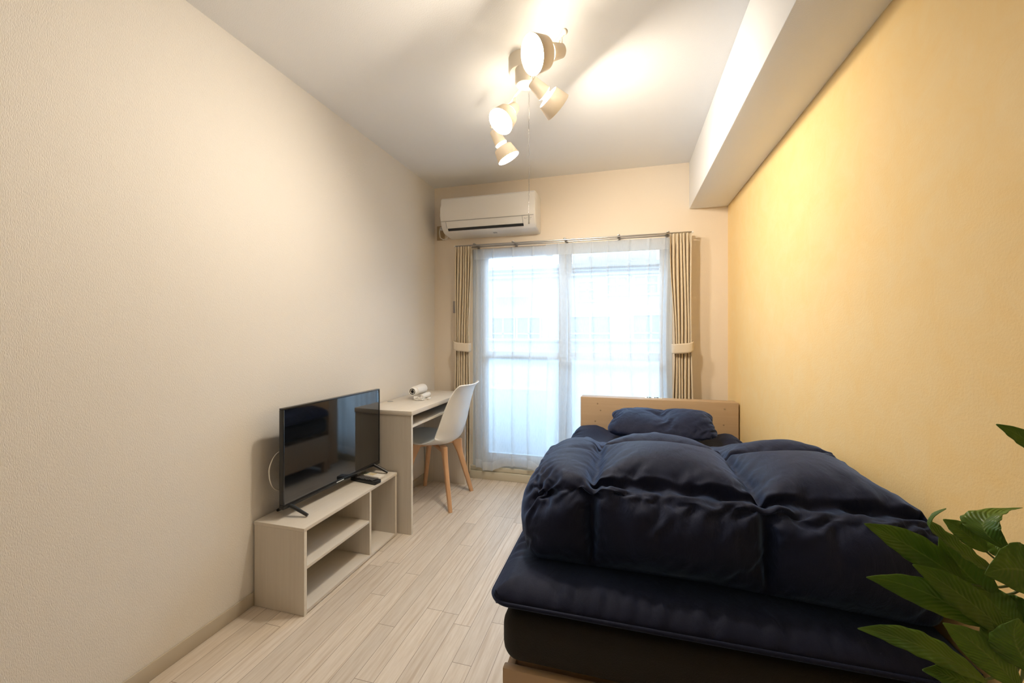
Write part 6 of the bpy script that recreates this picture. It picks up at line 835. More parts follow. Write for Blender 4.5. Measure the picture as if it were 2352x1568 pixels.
-4,3,0,2,0,1,-2,2,1,-1,-3,4,-1,0,-1,0,4,-4,5,-4,1,0,-1,2,1,-1,0,-1,3,-4,0,-4,-6,-7,-5,-13,21,-11,1,-8,30,-18,-1,-2,1,1,0,-1,-2,2,1,2,-1,1,-1,2,0,3,0,-2,3,1,2,-2,3,1,-2,-2,-17,12,9,2,-2,4,-5,4,0,0,5,-4,1,-1,1,0,-2,4,-2,0,-2,1,0,4,1,-3,1,2,0,-1,0,0,-1,2,-1,0,0,2,-2,0,-2,-5,-13,-9,-8,40,-28,-8,2,27,-16,2,-1,-8,5,1,-3,5,-3,3,-3,3,-2,3,0,1,5,-4,1,2,0,0,2,1,1,-1,1,-8,4,3,0,3,0,-1,3,-1,0,2,-5,4,3,-2,-1,1,-2,2,-1,-1,-2,4,-3,0,2,3,-1,-1,-2,0,5,1,-3,0,1,1,0,-3,0,1,-2,-3,-24,-6,42,-26,-7,1,23,-15,-2,-2,5,-2,-1,-1,-1,3,-3,4,0,0,1,1,-1,4,-2,0,4,-4,3,1,-1,3,3,-5,-5,8,-2,3,-4,6,-5,3,0,3,-2,-1,3,-4,3,3,-1,0,-5,2,-2,4,-3,1,0,1,-2,1,3,0,2,-4,5,-6,3,2,-1,1,1,-3,-4,-4,1,-2,-28,53,-21,-24,5,26,-21,-3,1,0,1,1,0,1,0,0,1,0,0,3,1,-1,-1,2,5,-2,-4,2,3,0,0,-7,1,0,13,-3,-1,4,-9,1,3,0,-1,-2,2,1,4,-2,-1,2,3,-1,-3,0,0,-1,-1,0,1,0,2,-1,4,-3,2,-4,4,0,-4,6,-4,2,-3,3,-4,-5,0,-14,18,-10,-8,-3,32,-31,1,1,1,1,1,0,1,0,1,1,1,1,1,1,0,1,1,0,1,1,1,1,0,1,0,0,0,8,-8,0,0,0,1,0,0,0,0,0,0,0,0,0,1,0,0,0,0,0,0,0,0,0,0,1,0,0,0,0,0,0,0,0,0,0,1,0,0,-1,-4,-7,-11,29,-24,-14,3,40,-36,6,0,2,0,-1,-1,0,4,0,2,0,2,0,2,-1,1,1,2,0,-1,2,2,0,-2,1,0,-2,11,-5,1,-3,5,-2,-5,1,2,-2,1,3,-2,1,-1,-4,1,2,2,1,1,-1,-1,3,-3,-2,2,1,0,-2,2,0,1,-2,1,0,1,0,-2,0,0,-4,-4,-25,47,-15,-33,3,44,-34,-3,2,0,4,-2,0,-1,2,2,2,1,1,0,0,1,3,-2,3,0,-1,1,1,3,0,-4,3,2,7,-3,0,0,0,0,1,-3,1,3,-2,3,-2,-3,1,0,3,-2,-1,3,0,-2,2,3,-2,0,-1,-3,5,-1,0,-1,0,1,1,-2,3,-3,-3,3,-6,1,-5,-13,24,-7,-23,-8,48,-36,-3,0,0,4,0,0,3,0,2,-2,3,1,-1,5,1,0,-1,0,0,1,1,4,-2,4,-2,1,-3,8,-4,1,5,0,1,0,-4,5,-4,-1,2,2,1,-2,2,-5,2,2,1,1,1,1,-3,-2,0,1,0,1,1,1,-2,3,-1,1,0,-3,1,0,-2,-6,-3,-4,-8,18,-9,-21,-4,44,-33,-2,-3,3,1,-2,5,-3,5,-1,2,-1,2,1,1,0,6,-2,-1,4,-3,2,4,-2,1,1,-4,-2,8,6,-3,1,2,0,0,3,-6,2,3,1,-1,0,-1,2,-3,3,-4,3,0,1,3,-2,-1,1,-1,0,-1,3,0,2,-5,3,0,0,1,-3,2,-5,1,-10,-12,-3,16,-9,-8,-10,38,-32,-2,-2,3,0,-1,5,-3,4,1,-4,6,1,1,3,2,-2,4,1,-1,3,2,-2,3,-2,2,-6,3,1,4,2,1,6,-5,5,1,-2,-2,2,0,1,-2,1,-1,2,0,0,2,0,-1,-1,3,-1,-3,2,2,1,-5,5,-2,1,1,0,-1,1,-3,2,-5,0,-11,-11,-9,11,-9,2,-6,29,-27,-1,-4,0,-3,5,3,-2,5,2,1,-2,4,3,-1,3,-2,5,0,4,0,-3,3,3,-2,-2,-2,2,-2,9,1,3,-1,3,4,-5,4,-2,0,1,-1,1,2,-2,-2,3,1,1,-3,3,-1,5,-4,0,-1,1,1,-1,1,-1,-2,2,-2,1,2,-4,0,-3,-5,3,-10,-18,3,1,-11,-4,31,-15,-7,-2,-3,1,1,3,1,3,-1,2,1,4,1,0,4,-2,2,1,5,2,-4,4,-1,1,-1,-1,-8,2,15,-1,2,1,-2,1,3,2,-1,1,0,2,-2,0,4,-5,1,1,1,0,3,1,-2,-2,4,-2,-1,4,-4,0,0,2,-1,1,1,-3,-1,-3,-2,-5,-7,-5,-15,4,-16,-5,1,32,-3,-11,-6,-2,1,1,1,2,-1,5,2,-2,3,1,3,-1,2,3,0,2,4,-2,5,1,-6,-1,-1,-6,2,16,2,-2,4,0,0,2,1,-2,2,-1,3,0,-2,1,2,-1,3,2,-3,1,2,0,-2,2,-3,5,-2,-1,-1,0,0,0,0,0,2,-4,-3,-4,-7,-10,-12,-4,11,-21,-10,-2,35,-3,-4,-7,-4,3,-2,0,3,2,0,2,0,3,3,3,2,1,0,2,2,1,4,2,0,-3,-5,-3,0,-1,24,0,-4,0,2,1,1,1,-1,-1,2,3,-2,3,-5,3,1,-3,4,-2,2,-1,3,0,-5,7,-2,0,0,-2,4,-5,1,-1,-1,1,-1,-3,-6,-8,-9,-11,-6,2,-3,-16,-6,37,-3,-6,-4,-2,-1,-2,3,-1,5,1,4,1,1,1,1,3,1,4,-1,3,0,5,1,-5,2,-1,-7,-12,11,19,3,-2,0,4,-3,2,3,-2,2,2,1,0,-5,5,-3,1,0,3,-1,0,-2,5,0,-3,2,4,-5,3,-1,0,1,-1,-3,1,-1,-2,-4,-6,-8,-9,-9,-6,0,-7,-1,-16,37,-3,-5,-7,-3,1,1,-1,2,1,2,1,5,-2,5,0,4,2,1,-2,5,1,4,0,-3,
2,-2,-2,-10,7,16,1,2,-2,1,3,2,1,-2,5,-5,5,-2,0,0,1,-1,1,3,1,-2,0,0,-1,2,1,3,-5,4,-3,2,3,-5,4,-5,-2,-1,-4,-6,-7,-12,-9,-5,-7,-5,-1,-3,32,-7,-6,-4,-3,0,-2,4,1,-1,2,5,0,2,1,1,5,-1,3,3,3,2,1,0,0,-2,-3,-1,-6,8,15,1,-4,2,3,-2,7,-1,0,0,1,3,-2,2,-2,1,1,-1,2,1,-3,0,2,1,2,-1,0,1,-2,-2,2,0,-1,1,-2,-1,-3,-1,-9,-8,-8,-10,-11,7,-14,-7,-1,39,-11,-7,-4,-4,1,-1,2,1,3,6,-3,4,1,2,2,-2,7,0,3,2,-1,2,3,0,0,-5,-4,-1,10,16,-5,1,1,0,0,1,2,-2,5,0,0,-1,1,2,-2,3,-1,-2,3,1,0,-1,2,-3,5,0,-4,0,3,0,-3,2,1,-2,-2,-3,-3,-2,-15,-9,-4,-10,2,-17,-6,0,43,-21,-3,-3,-3,0,0,1,5,1,1,3,0,4,-1,1,6,-1,3,3,2,1,1,1,3,-1,-3,-7,-4,17,14,-6,0,-2,4,0,0,4,-1,1,-2,3,0,4,-4,-1,4,-4,4,0,2,-2,2,-1,2,0,2,-4,5,-3,0,0,0,0,-3,-3,1,-5,-4,-4,-18,-11,-3,0,-15,-7,-3,50,-27,-5,-1,0,1,-1,3,-1,5,2,2,2,2,2,2,2,0,6,-1,2,4,1,1,-2,4,-5,-1,-8,18,8,-5,1,0,4,-1,2,0,0,3,2,-1,2,-4,4,0,-1,1,-1,3,0,1,-2,1,1,-1,-1,1,1,1,1,-1,-1,-3,2,-4,-2,-1,-3,-7,-9,-24,-9,-1,-8,0,-5,48,-29,-6,0,0,0,3,-1,4,3,2,0,6,2,-2,3,5,0,4,-1,6,0,0,3,3,-5,-1,-5,0,15,2,7,-9,4,-1,3,1,2,-2,1,1,0,2,2,-1,-1,3,-1,0,1,1,-1,-1,3,-2,3,0,-2,4,-2,0,0,-4,3,0,-2,-1,-6,-3,-5,-9,-23,-14,-5,-10,1,-5,55,-32,-1,-1,0,2,0,2,4,2,0,2,4,3,0,4,0,2,3,3,3,-2,3,2,2,0,-3,-3,-6,19,5,-1,-3,1,1,1,0,2,2,-1,1,0,0,-2,2,3,0,-2,2,4,0,-2,1,-1,-3,3,2,-1,-1,3,-1,2,-3,-2,5,-6,-2,-3,-8,-9,-11,-12,-11,-8,-4,-5,-5,50,-22,-7,-3,-1,5,1,5,-1,0,3,1,4,0,3,4,2,2,2,6,-2,4,2,2,2,2,-5,-3,-6,16,0,1,-1,1,2,2,2,1,-1,-1,2,-1,2,2,1,-1,2,-1,2,-1,1,-1,0,0,-1,1,3,1,-1,-3,1,1,-1,0,2,-2,-1,-6,-6,-10,-5,-8,-13,-17,-7,-7,-2,46,-23,-4,0,2,3,-4,7,0,3,2,0,6,0,6,1,0,1,5,0,3,4,1,2,1,-2,2,-2,-4,9,4,-1,0,1,0,1,5,-3,0,5,-2,2,-1,1,1,1,-2,2,-1,1,1,-2,4,-3,3,-3,-2,3,1,-1,0,-2,4,0,-3,2,-4,-2,-6,-9,-9,-3,-13,-20,-7,-4,-1,37,-16,-6,1,1,-2,6,-1,3,1,5,0,6,-1,5,-3,6,0,6,-1,2,4,1,3,1,3,-4,-2,-3,7,4,3,-5,6,3,-1,-2,4,0,-4,8,-1,-1,0,-2,2,2,0,-2,4,-4,2,1,0,2,-3,-1,4,-2,2,-1,2,1,-3,-2,1,-1,-4,-4,-7,-12,-15,-6,-5,-15,-5,-2,32,-11,-11,2,2,-1,5,-1,4,6,-1,5,-3,5,0,6,3,0,3,7,-1,2,2,0,2,3,-3,-7,2,4,8,1,-1,2,0,1,1,2,-2,1,1,-1,1,-2,1,2,2,0,-1,1,-1,2,0,-2,-2,4,0,-2,2,0,-1,1,2,-1,-2,2,-2,-5,-3,-11,-9,-8,-6,-8,-8,-16,-6,36,-19,0,0,3,1,2,2,3,2,5,2,1,5,-2,0,5,3,3,4,1,3,3,-1,1,1,2,-12,7,-1,6,1,4,1,-1,-1,0,4,1,-1,1,-1,0,2,-1,0,3,0,2,-2,0,1,-2,1,-1,2,1,-1,0,3,-2,0,2,-1,-3,2,-4,-2,-3,-4,-17,-11,-7,-7,-6,-4,-20,40,-20,0,2,2,2,5,0,3,1,1,2,4,5,-1,4,2,0,6,-1,7,-2,3,3,-3,7,-5,1,-4,-2,10,3,0,-1,0,2,-2,0,2,3,-2,3,-3,-1,5,2,-4,3,-1,-1,-1,2,-2,4,2,-3,-2,0,2,3,-3,2,-3,2,-2,4,-2,-8,-5,2,-10,-21,-7,-2,-7,-2,-20,38,-27,3,2,3,2,5,-1,3,1,8,-1,3,1,2,5,-2,5,2,3,2,3,3,0,2,-2,0,-1,-1,-3,12,0,3,-1,-1,-5,6,-3,4,-1,-1,3,-6,5,2,-5,7,-1,2,-1,-1,0,0,1,0,1,-2,-1,4,1,-2,-2,1,1,0,-5,2,2,-17,0,-5,-11,-16,6,-6,-15,-14,42,-34,6,3,0,4,2,3,2,6,1,1,4,0,4,2,4,3,2,1,2,3,1,4,1,-3,-1,-4,-11,11,5,6,-1,4,0,-1,-3,1,5,-2,-1,2,-2,1,1,-4,7,-3,0,1,-1,5,-4,1,-2,0,2,-1,0,3,-2,0,2,-2,-2,0,-2,2,-2,-12,-5,-11,-17,11,-6,-12,-14,40,-40,7,2,2,5,0,4,1,2,2,2,5,5,1,4,2,-1,5,-1,4,3,2,4,0,-2,1,0,-6,1,8,1,3,0,-1,3,-2,-4,1,0,3,-1,1,0,0,-3,3,1,2,-3,1,2,2,-3,0,2,-1,1,-3,0,1,2,-3,1,-1,-2,-3,1,2,-2,-21,-3,-9,-2,-9,-5,-14,
44,-37,-3,3,1,3,6,1,5,2,1,-1,8,0,3,2,3,3,0,2,6,1,4,0,1,2,-2,0,2,-4,0,10,-3,-1,2,-1,0,-1,1,2,-2,0,-3,8,-2,-3,-2,6,5,-6,2,-2,3,-1,-2,0,2,0,0,-2,-3,8,-5,1,3,-3,-3,-1,1,-5,-10,-15,-8,11,-19,-7,-2,37,-41,-2,2,7,2,0,6,1,3,0,4,1,7,1,-2,4,5,4,-4,3,6,1,3,-1,2,2,-2,2,-1,7,-1,6,-9,-3,2,4,-3,0,-1,3,-6,2,3,0,0,-3,1,4,-2,2,-2,1,2,0,-4,3,-1,1,2,1,2,-2,-2,-3,4,0,0,-8,-3,-7,-14,-8,60,-5,-4,6,-43,-5,3,6,27,10,-46,8,29,15,-52,3,42,8,-57,1,40,2,-50,12,31,9,-58,7,46,5,-65,13,55,2,-62,4,60,0,-70,1,78,-2,-86,3,86,2,-95,12,92,6,-107,5,113,3,-126,7,122,1,-139,12,134,8,-157,10,152,2,-162,9,80,-5,-28,5,20,-28,21,-26,27,-33,40,-40,35,-35,34,-41,51,-57,56,-65,79,-73,85,-78,87,-91,96,-104,109,-113,117,-125,139,-153,90,-6,-19,6,7,-13,8,-13,22,-22,23,-30,21,-26,26,-39,48,-51,51,-52,60,-47,61,-64,75,-87,90,-85,99,-108,125,-136,135,-143,82,-7,-14,7,-4,1,-1,1,1,-6,9,-19,12,-17,17,-24,28,-30,34,-30,39,-47,57,-67,74,-75,90,-87,97,-102,120,-128,125,-132,78,-7,-14,7,-4,4,-7,-2,1,6,-9,2,-2,-9,8,-16,18,-10,14,-17,23,-32,43,-49,68,-62,61,-64,85,-91,108,-121,113,-111,66,-7,-14,7,-3,-10,4,-5,2,10,-14,13,-14,-3,2,-6,8,-2,6,-14,19,-27,35,-40,58,-48,58,-68,81,-92,112,-112,116,-108,56,-7,-14,7,-4,-5,-1,-3,-3,16,-18,18,-21,7,-7,3,-2,11,-10,2,4,-19,26,-28,41,-35,47,-63,75,-76,89,-76,89,-95,52,-7,-14,7,-3,-8,-1,-1,-3,15,-19,19,-21,7,-8,6,-6,15,-14,11,-6,-3,11,-13,25,-38,55,-55,57,-47,58,-61,65,-75,52,-7,-14,7,-3,-7,0,-1,-7,21,-24,22,-24,13,-14,6,-6,18,-18,20,-15,9,-4,-9,23,-31,45,-30,44,-47,39,-52,67,-81,60,-7,-14,7,-1,-6,-3,17,-24,22,-26,14,-16,10,-11,26,-26,21,-21,11,-8,-1,6,-6,15,-3,15,-18,28,-42,57,-69,68,-59,44,-7,-14,7,-3,13,-19,15,-25,15,-16,12,-15,28,-28,24,-23,11,-11,-3,3,-5,8,-11,18,-2,15,-29,39,-44,62,-49,64,-69,39,-7,-14,7,0,11,-21,20,-24,9,-13,24,-26,19,-19,6,-6,0,1,0,3,7,-9,4,-2,-11,28,-30,43,-35,38,-36,53,-67,47,-7,-14,7,-3,11,-15,3,-6,19,-24,21,-21,11,-8,-1,-2,1,1,10,-8,7,-4,-4,-3,-7,13,-4,19,-35,50,-55,55,-56,49,-7,-14,7,0,-7,2,1,-3,14,-11,9,-12,-1,1,-4,8,4,-9,0,2,-13,19,-20,21,-7,1,-3,13,-25,36,-45,50,-51,44,-7,-14,7,0,-7,8,-9,4,12,-5,1,2,-13,7,4,3,-6,5,-17,17,-23,22,-24,34,-20,13,-12,21,-34,50,-48,56,-64,37,-1,-20,7,15,-23,27,-27,54,-42,42,-40,40,-54,54,-42,42,-42,42,-59,59,-58,58,-48,48,-50,50,-63,65,-54,60,-61,69,-81,33,-7,-14,7,3,-10,6,5,1,0,-5,-9,15,-18,18,-5,0,-10,17,-18,13,-1,1,-9,9,-21,19,-22,25,-8,27,-38,38,-48,39,-7,-14,7,-1,7,-12,12,-10,-4,-3,3,-3,14,-9,9,-11,-2,2,12,-14,11,-7,-12,12,-13,10,5,5,-8,18,-30,44,-53,42,-7,-14,7,-3,-6,0,0,-4,18,-21,24,-27,26,-25,6,-8,21,-19,18,-19,8,-7,3,0,9,-5,6,7,-16,22,-34,38,-40,42,-7,-14,7,-1,-10,-1,5,-10,22,-27,22,-24,14,-16,12,-12,26,-25,21,-20,9,-7,20,-16,16,-11,8,-1,-12,21,-31,35,-37,44,-7,-14,7,-6,-3,-3,1,-11,24,-29,12,-14,16,-18,31,-31,31,-31,19,-18,14,-10,22,-18,18,-11,6,2,-14,18,-26,36,-26,33,-7,-14,7,-2,-6,-8,19,-28,26,-29,16,-21,29,-31,33,-34,20,-20,19,-17,30,-26,26,-18,18,-11,8,1,-19,27,-31,33,-28,38,-7,-14,7,-4,10,-21,20,-28,24,-31,18,-23,24,-27,38,-40,20,-19,18,-16,30,-26,18,-12,24,-17,10,0,-12,21,-26,33,-23,31,-7,-14,7,-3,
-2,-9,18,-28,29,-37,20,-25,38,-41,36,-39,28,-27,19,-17,21,-17,19,-12,23,-14,12,-4,-13,25,-29,41,-28,30,-7,-14,7,-7,13,-23,17,-25,14,-22,20,-27,40,-43,43,-45,30,-30,26,-24,39,-35,33,-26,25,-16,2,8,-14,28,-17,27,-30,33,-7,-14,7,-3,2,-15,1,-12,9,-17,16,-22,37,-41,29,-31,32,-32,44,-40,40,-36,21,-17,15,-6,5,4,7,11,-13,23,-30,33,-7,-14,7,-3,1,-12,0,-13,12,-23,34,-38,38,-43,32,-34,49,-49,45,-36,22,-17,15,-11,23,-16,17,-8,6,4,-9,22,-31,37,-7,-14,7,-5,4,-16,6,-15,11,-22,36,-42,42,-46,46,-50,43,-44,33,-31,26,-9,24,-15,14,-14,2,12,-9,20,-17,29,-41,42,-7,-14,7,-4,-7,-6,7,-18,29,-39,35,-41,29,-34,36,-35,23,-27,26,-25,27,-18,29,-13,3,9,-13,20,-7,15,-18,28,-36,39,-7,-14,7,-5,-3,-8,13,-25,31,-40,31,-38,27,-31,25,-26,27,-22,22,-19,28,-31,31,-24,10,11,-14,29,-14,23,-27,35,-41,39,-7,-14,7,-5,3,-14,22,-33,33,-43,32,-39,25,-30,40,-42,41,-40,40,-29,25,-20,7,-8,4,5,7,9,-8,16,-23,35,-48,52,-7,-14,7,-5,9,-24,25,-30,18,-31,22,-29,44,-49,46,-48,32,-30,23,-19,18,-8,6,5,5,-2,-11,21,-11,24,-35,47,-56,57,-7,-14,7,-7,11,-25,24,-33,16,-23,24,-31,42,-49,40,-41,31,-30,24,-20,33,-27,24,-11,-2,13,-16,25,-15,21,-31,49,-60,58,-7,-14,7,-9,15,-25,21,-34,18,-29,26,-28,43,-47,43,-46,30,-28,24,-21,33,-27,23,-16,3,10,-13,21,-11,22,-36,51,-53,54,-7,-14,7,-4,10,-26,23,-32,19,-27,38,-46,34,-38,27,-31,30,-29,40,-36,36,-31,15,0,-3,10,0,14,-17,21,-35,48,-50,54,-7,-14,7,-4,10,-26,27,-33,34,-43,35,-42,30,-35,29,-31,44,-46,42,-40,27,-21,15,-7,19,-7,4,14,-27,38,-45,40,-27,40,-7,-14,7,-6,-2,-12,12,-22,35,-41,27,-33,30,-35,46,-47,39,-40,28,-27,25,-21,32,-25,24,-15,9,2,-13,30,-32,37,-31,40,-7,-14,7,-7,3,-15,25,-36,36,-44,30,-36,49,-54,51,-54,42,-38,32,-31,42,-40,38,-33,29,-20,13,-3,-11,24,-14,24,-28,40,-7,-14,7,-5,13,-26,23,-33,21,-32,30,-37,48,-51,35,-38,38,-38,51,-47,37,-32,20,-14,24,-14,1,9,-13,19,-8,18,-25,39,-7,-13,7,-5,9,-22,9,-20,22,-31,41,-49,49,-54,40,-41,53,-53,50,-46,34,-28,20,-12,22,-13,-1,16,-20,24,-13,15,-33,48,-7,-11,7,-8,7,-17,9,-21,36,-44,45,-52,50,-55,52,-55,50,-50,37,-34,30,-18,30,-23,21,-12,-2,18,-7,18,-23,15,-27,40,-8,-9,7,-10,6,-20,17,-25,38,-45,44,-50,38,-41,47,-50,36,-36,36,-35,45,-41,40,-23,12,-1,10,-1,-6,25,-41,46,-51,44,-7,-8,7,-6,0,-7,7,-26,37,-44,30,-36,34,-37,40,-41,36,-37,51,-50,47,-44,30,-21,33,-18,13,-5,-3,16,-19,35,-48,39,-7,-6,7,-13,10,-10,22,-33,30,-45,32,-37,35,-37,50,-51,37,-38,35,-33,32,-31,39,-35,37,-26,25,-6,5,4,-13,20,-33,32,-7,-4,7,-16,26,-32,29,-28,19,-27,24,-37,47,-48,47,-49,36,-35,31,-30,42,-42,34,-30,20,-7,18,-1,-6,18,-30,29,-33,33,-7,-2,7,-15,22,-30,32,-29,16,-28,44,-48,48,-51,41,-41,32,-33,42,-40,39,-34,21,-23,18,-12,23,-10,5,12,-27,37,-23,13,-8,0,7,-12,15,-24,15,-17,22,-17,29,-46,47,-50,37,-30,41,-42,35,-36,23,-19,16,-12,25,-25,19,-11,0,17,-8,23,-25,9,-8,2,7,-15,11,-13,13,-19,36,-26,27,-32,32,-41,40,-44,39,-32,21,-23,18,-15,25,-23,20,-10,-2,4,4,0,-4,19,-31,18,-7,3,7,-17,26,-29,30,-27,16,-19,20,-10,21,-20,20,-32,16,-8,7,-9,23,-20,18,-21,16,-16,15,-13,6,5,-19,32,-35,19,0,-2,7,-4,11,-6,-3,30,-30,30,-19,19,-18,18,-32,32,-30,30,-20,20,-20,20,-37,37,-31,31,-30,
33,-39,45,-60,67,-59,9,-8,7,7,-21,17,-16,18,-17,31,-28,28,-32,18,-17,17,-13,26,-27,23,-24,13,-7,3,-5,16,-21,19,0,-3,14,-22,19,-33,16,-8,9,7,-25,22,-26,40,-43,42,-41,30,-31,32,-35,48,-43,42,-40,29,-32,26,-25,37,-33,33,-34,31,-17,11,-5,-11,27,-28,9,-8,11,7,-23,32,-41,41,-46,34,-37,37,-39,52,-55,58,-55,53,-52,39,-34,31,-36,48,-48,46,-41,37,-25,12,-3,-2,12,-2,-5,-7,12,7,-31,39,-42,29,-37,36,-41,53,-55,61,-66,65,-61,47,-48,47,-44,55,-52,53,-54,48,-42,40,-28,15,-5,1,14,-5,-6,-7,14,7,-35,31,-38,40,-46,56,-60,61,-64,66,-70,70,-70,56,-55,66,-64,63,-60,47,-47,51,-42,42,-31,19,-4,0,8,0,-5,-8,16,7,-36,31,-40,54,-61,61,-67,67,-70,68,-70,58,-61,58,-56,70,-67,65,-62,50,-49,60,-54,54,-34,27,-13,-5,13,-2,-6,-8,18,7,-35,36,-48,40,-47,46,-53,62,-65,54,-57,56,-58,59,-59,71,-69,59,-52,50,-44,55,-52,48,-36,23,-5,-2,11,-13,6,-8,20,7,-39,31,-42,43,-51,62,-67,68,-73,73,-76,74,-75,72,-72,56,-53,54,-50,66,-58,55,-46,33,-30,23,-2,-3,17,-16,5,-7,21,7,-42,35,-45,42,-50,49,-56,57,-61,72,-75,71,-73,62,-62,59,-56,70,-66,66,-60,45,-37,44,-38,28,-13,7,6,7,-9,-7,23,7,-41,45,-57,56,-65,53,-60,57,-61,76,-80,69,-71,59,-59,72,-69,65,-60,48,-39,37,-27,42,-32,20,-19,13,-3,17,-10,-8,25,7,-42,46,-59,46,-54,53,-61,72,-77,76,-80,69,-71,66,-66,77,-74,60,-56,53,-47,62,-50,47,-36,23,-11,8,-8,19,-11,-8,27,7,-45,37,-51,51,-57,70,-78,78,-84,68,-71,69,-72,85,-85,81,-73,60,-60,57,-52,66,-56,54,-44,29,-19,29,-18,15,-12,-8,29,7,-46,42,-52,63,-73,71,-79,70,-76,85,-88,89,-92,88,-89,80,-78,67,-61,61,-56,63,-52,56,-49,43,-31,15,-3,11,-9,-7,30,7,-50,51,-60,48,-57,57,-66,79,-84,83,-87,75,-76,74,-75,80,-79,79,-76,67,-58,67,-58,55,-45,32,-19,14,0,12,-14,-8,32,7,-49,38,-51,55,-62,71,-79,81,-87,71,-76,77,-78,89,-89,87,-86,74,-71,77,-69,67,-56,43,-34,28,-18,29,-21,19,-13,-8,34,7,-54,46,-55,69,-77,74,-82,72,-77,88,-92,91,-96,79,-77,77,-75,82,-79,80,-75,63,-53,46,-35,33,-22,32,-22,21,-17,-8,36,7,-55,61,-70,70,-80,74,-80,87,-92,87,-91,80,-82,76,-77,89,-88,90,-86,82,-79,67,-54,44,-36,34,-18,32,-26,18,-14,-8,38,7,-55,59,-69,57,-67,79,-84,85,-90,73,-77,75,-77,76,-77,92,-91,90,-87,83,-77,64,-49,45,-35,45,-38,33,-27,14,-9,-7,39,7,-58,50,-60,60,-68,79,-83,84,-89,75,-79,80,-81,92,-93,93,-92,91,-88,81,-76,63,-54,66,-51,46,-34,22,-26,18,-8,-8,41,7,-58,50,-60,74,-82,83,-87,75,-78,72,-75,91,-94,93,-93,87,-87,87,-83,70,-65,62,-58,68,-58,43,-28,24,-16,25,-24,-8,43,7,-63,71,-79,77,-84,70,-72,74,-76,86,-87,86,-88,75,-77,73,-72,70,-66,68,-63,73,-63,61,-58,45,-37,30,-16,25,-27,-8,45,7,-59,61,-72,61,-65,63,-67,68,-69,84,-85,84,-85,71,-72,83,-83,85,-82,65,-62,72,-60,59,-46,31,-33,28,-20,30,-31,-8,47,7,-53,56,-61,49,-64,61,-64,65,-64,76,-77,80,-81,81,-80,77,-76,64,-63,57,-54,67,-61,57,-39,27,-20,29,-37,25,-24,-8,48,7,-60,63,-58,46,-48,47,-60,71,-73,76,-71,71,-77,71,-67,56,-51,47,-51,52,-51,64,-62,61,-47,43,-29,24,-31,22,-24,-8,45,6,-58,51,-48,48,-42,54,-58,59,-71,66,-59,47,-46,41,-46,45,-37,37,-33,46,-53,54,-56,43,-34,41,-31,27,-24,13,-16,-7,37,5,-43,39,-41,54,-58,58,-49,46,-58,45,-45,43,-35,46,-46,46,-51,50,-39,37,-36,23,-32,31,-33,42,
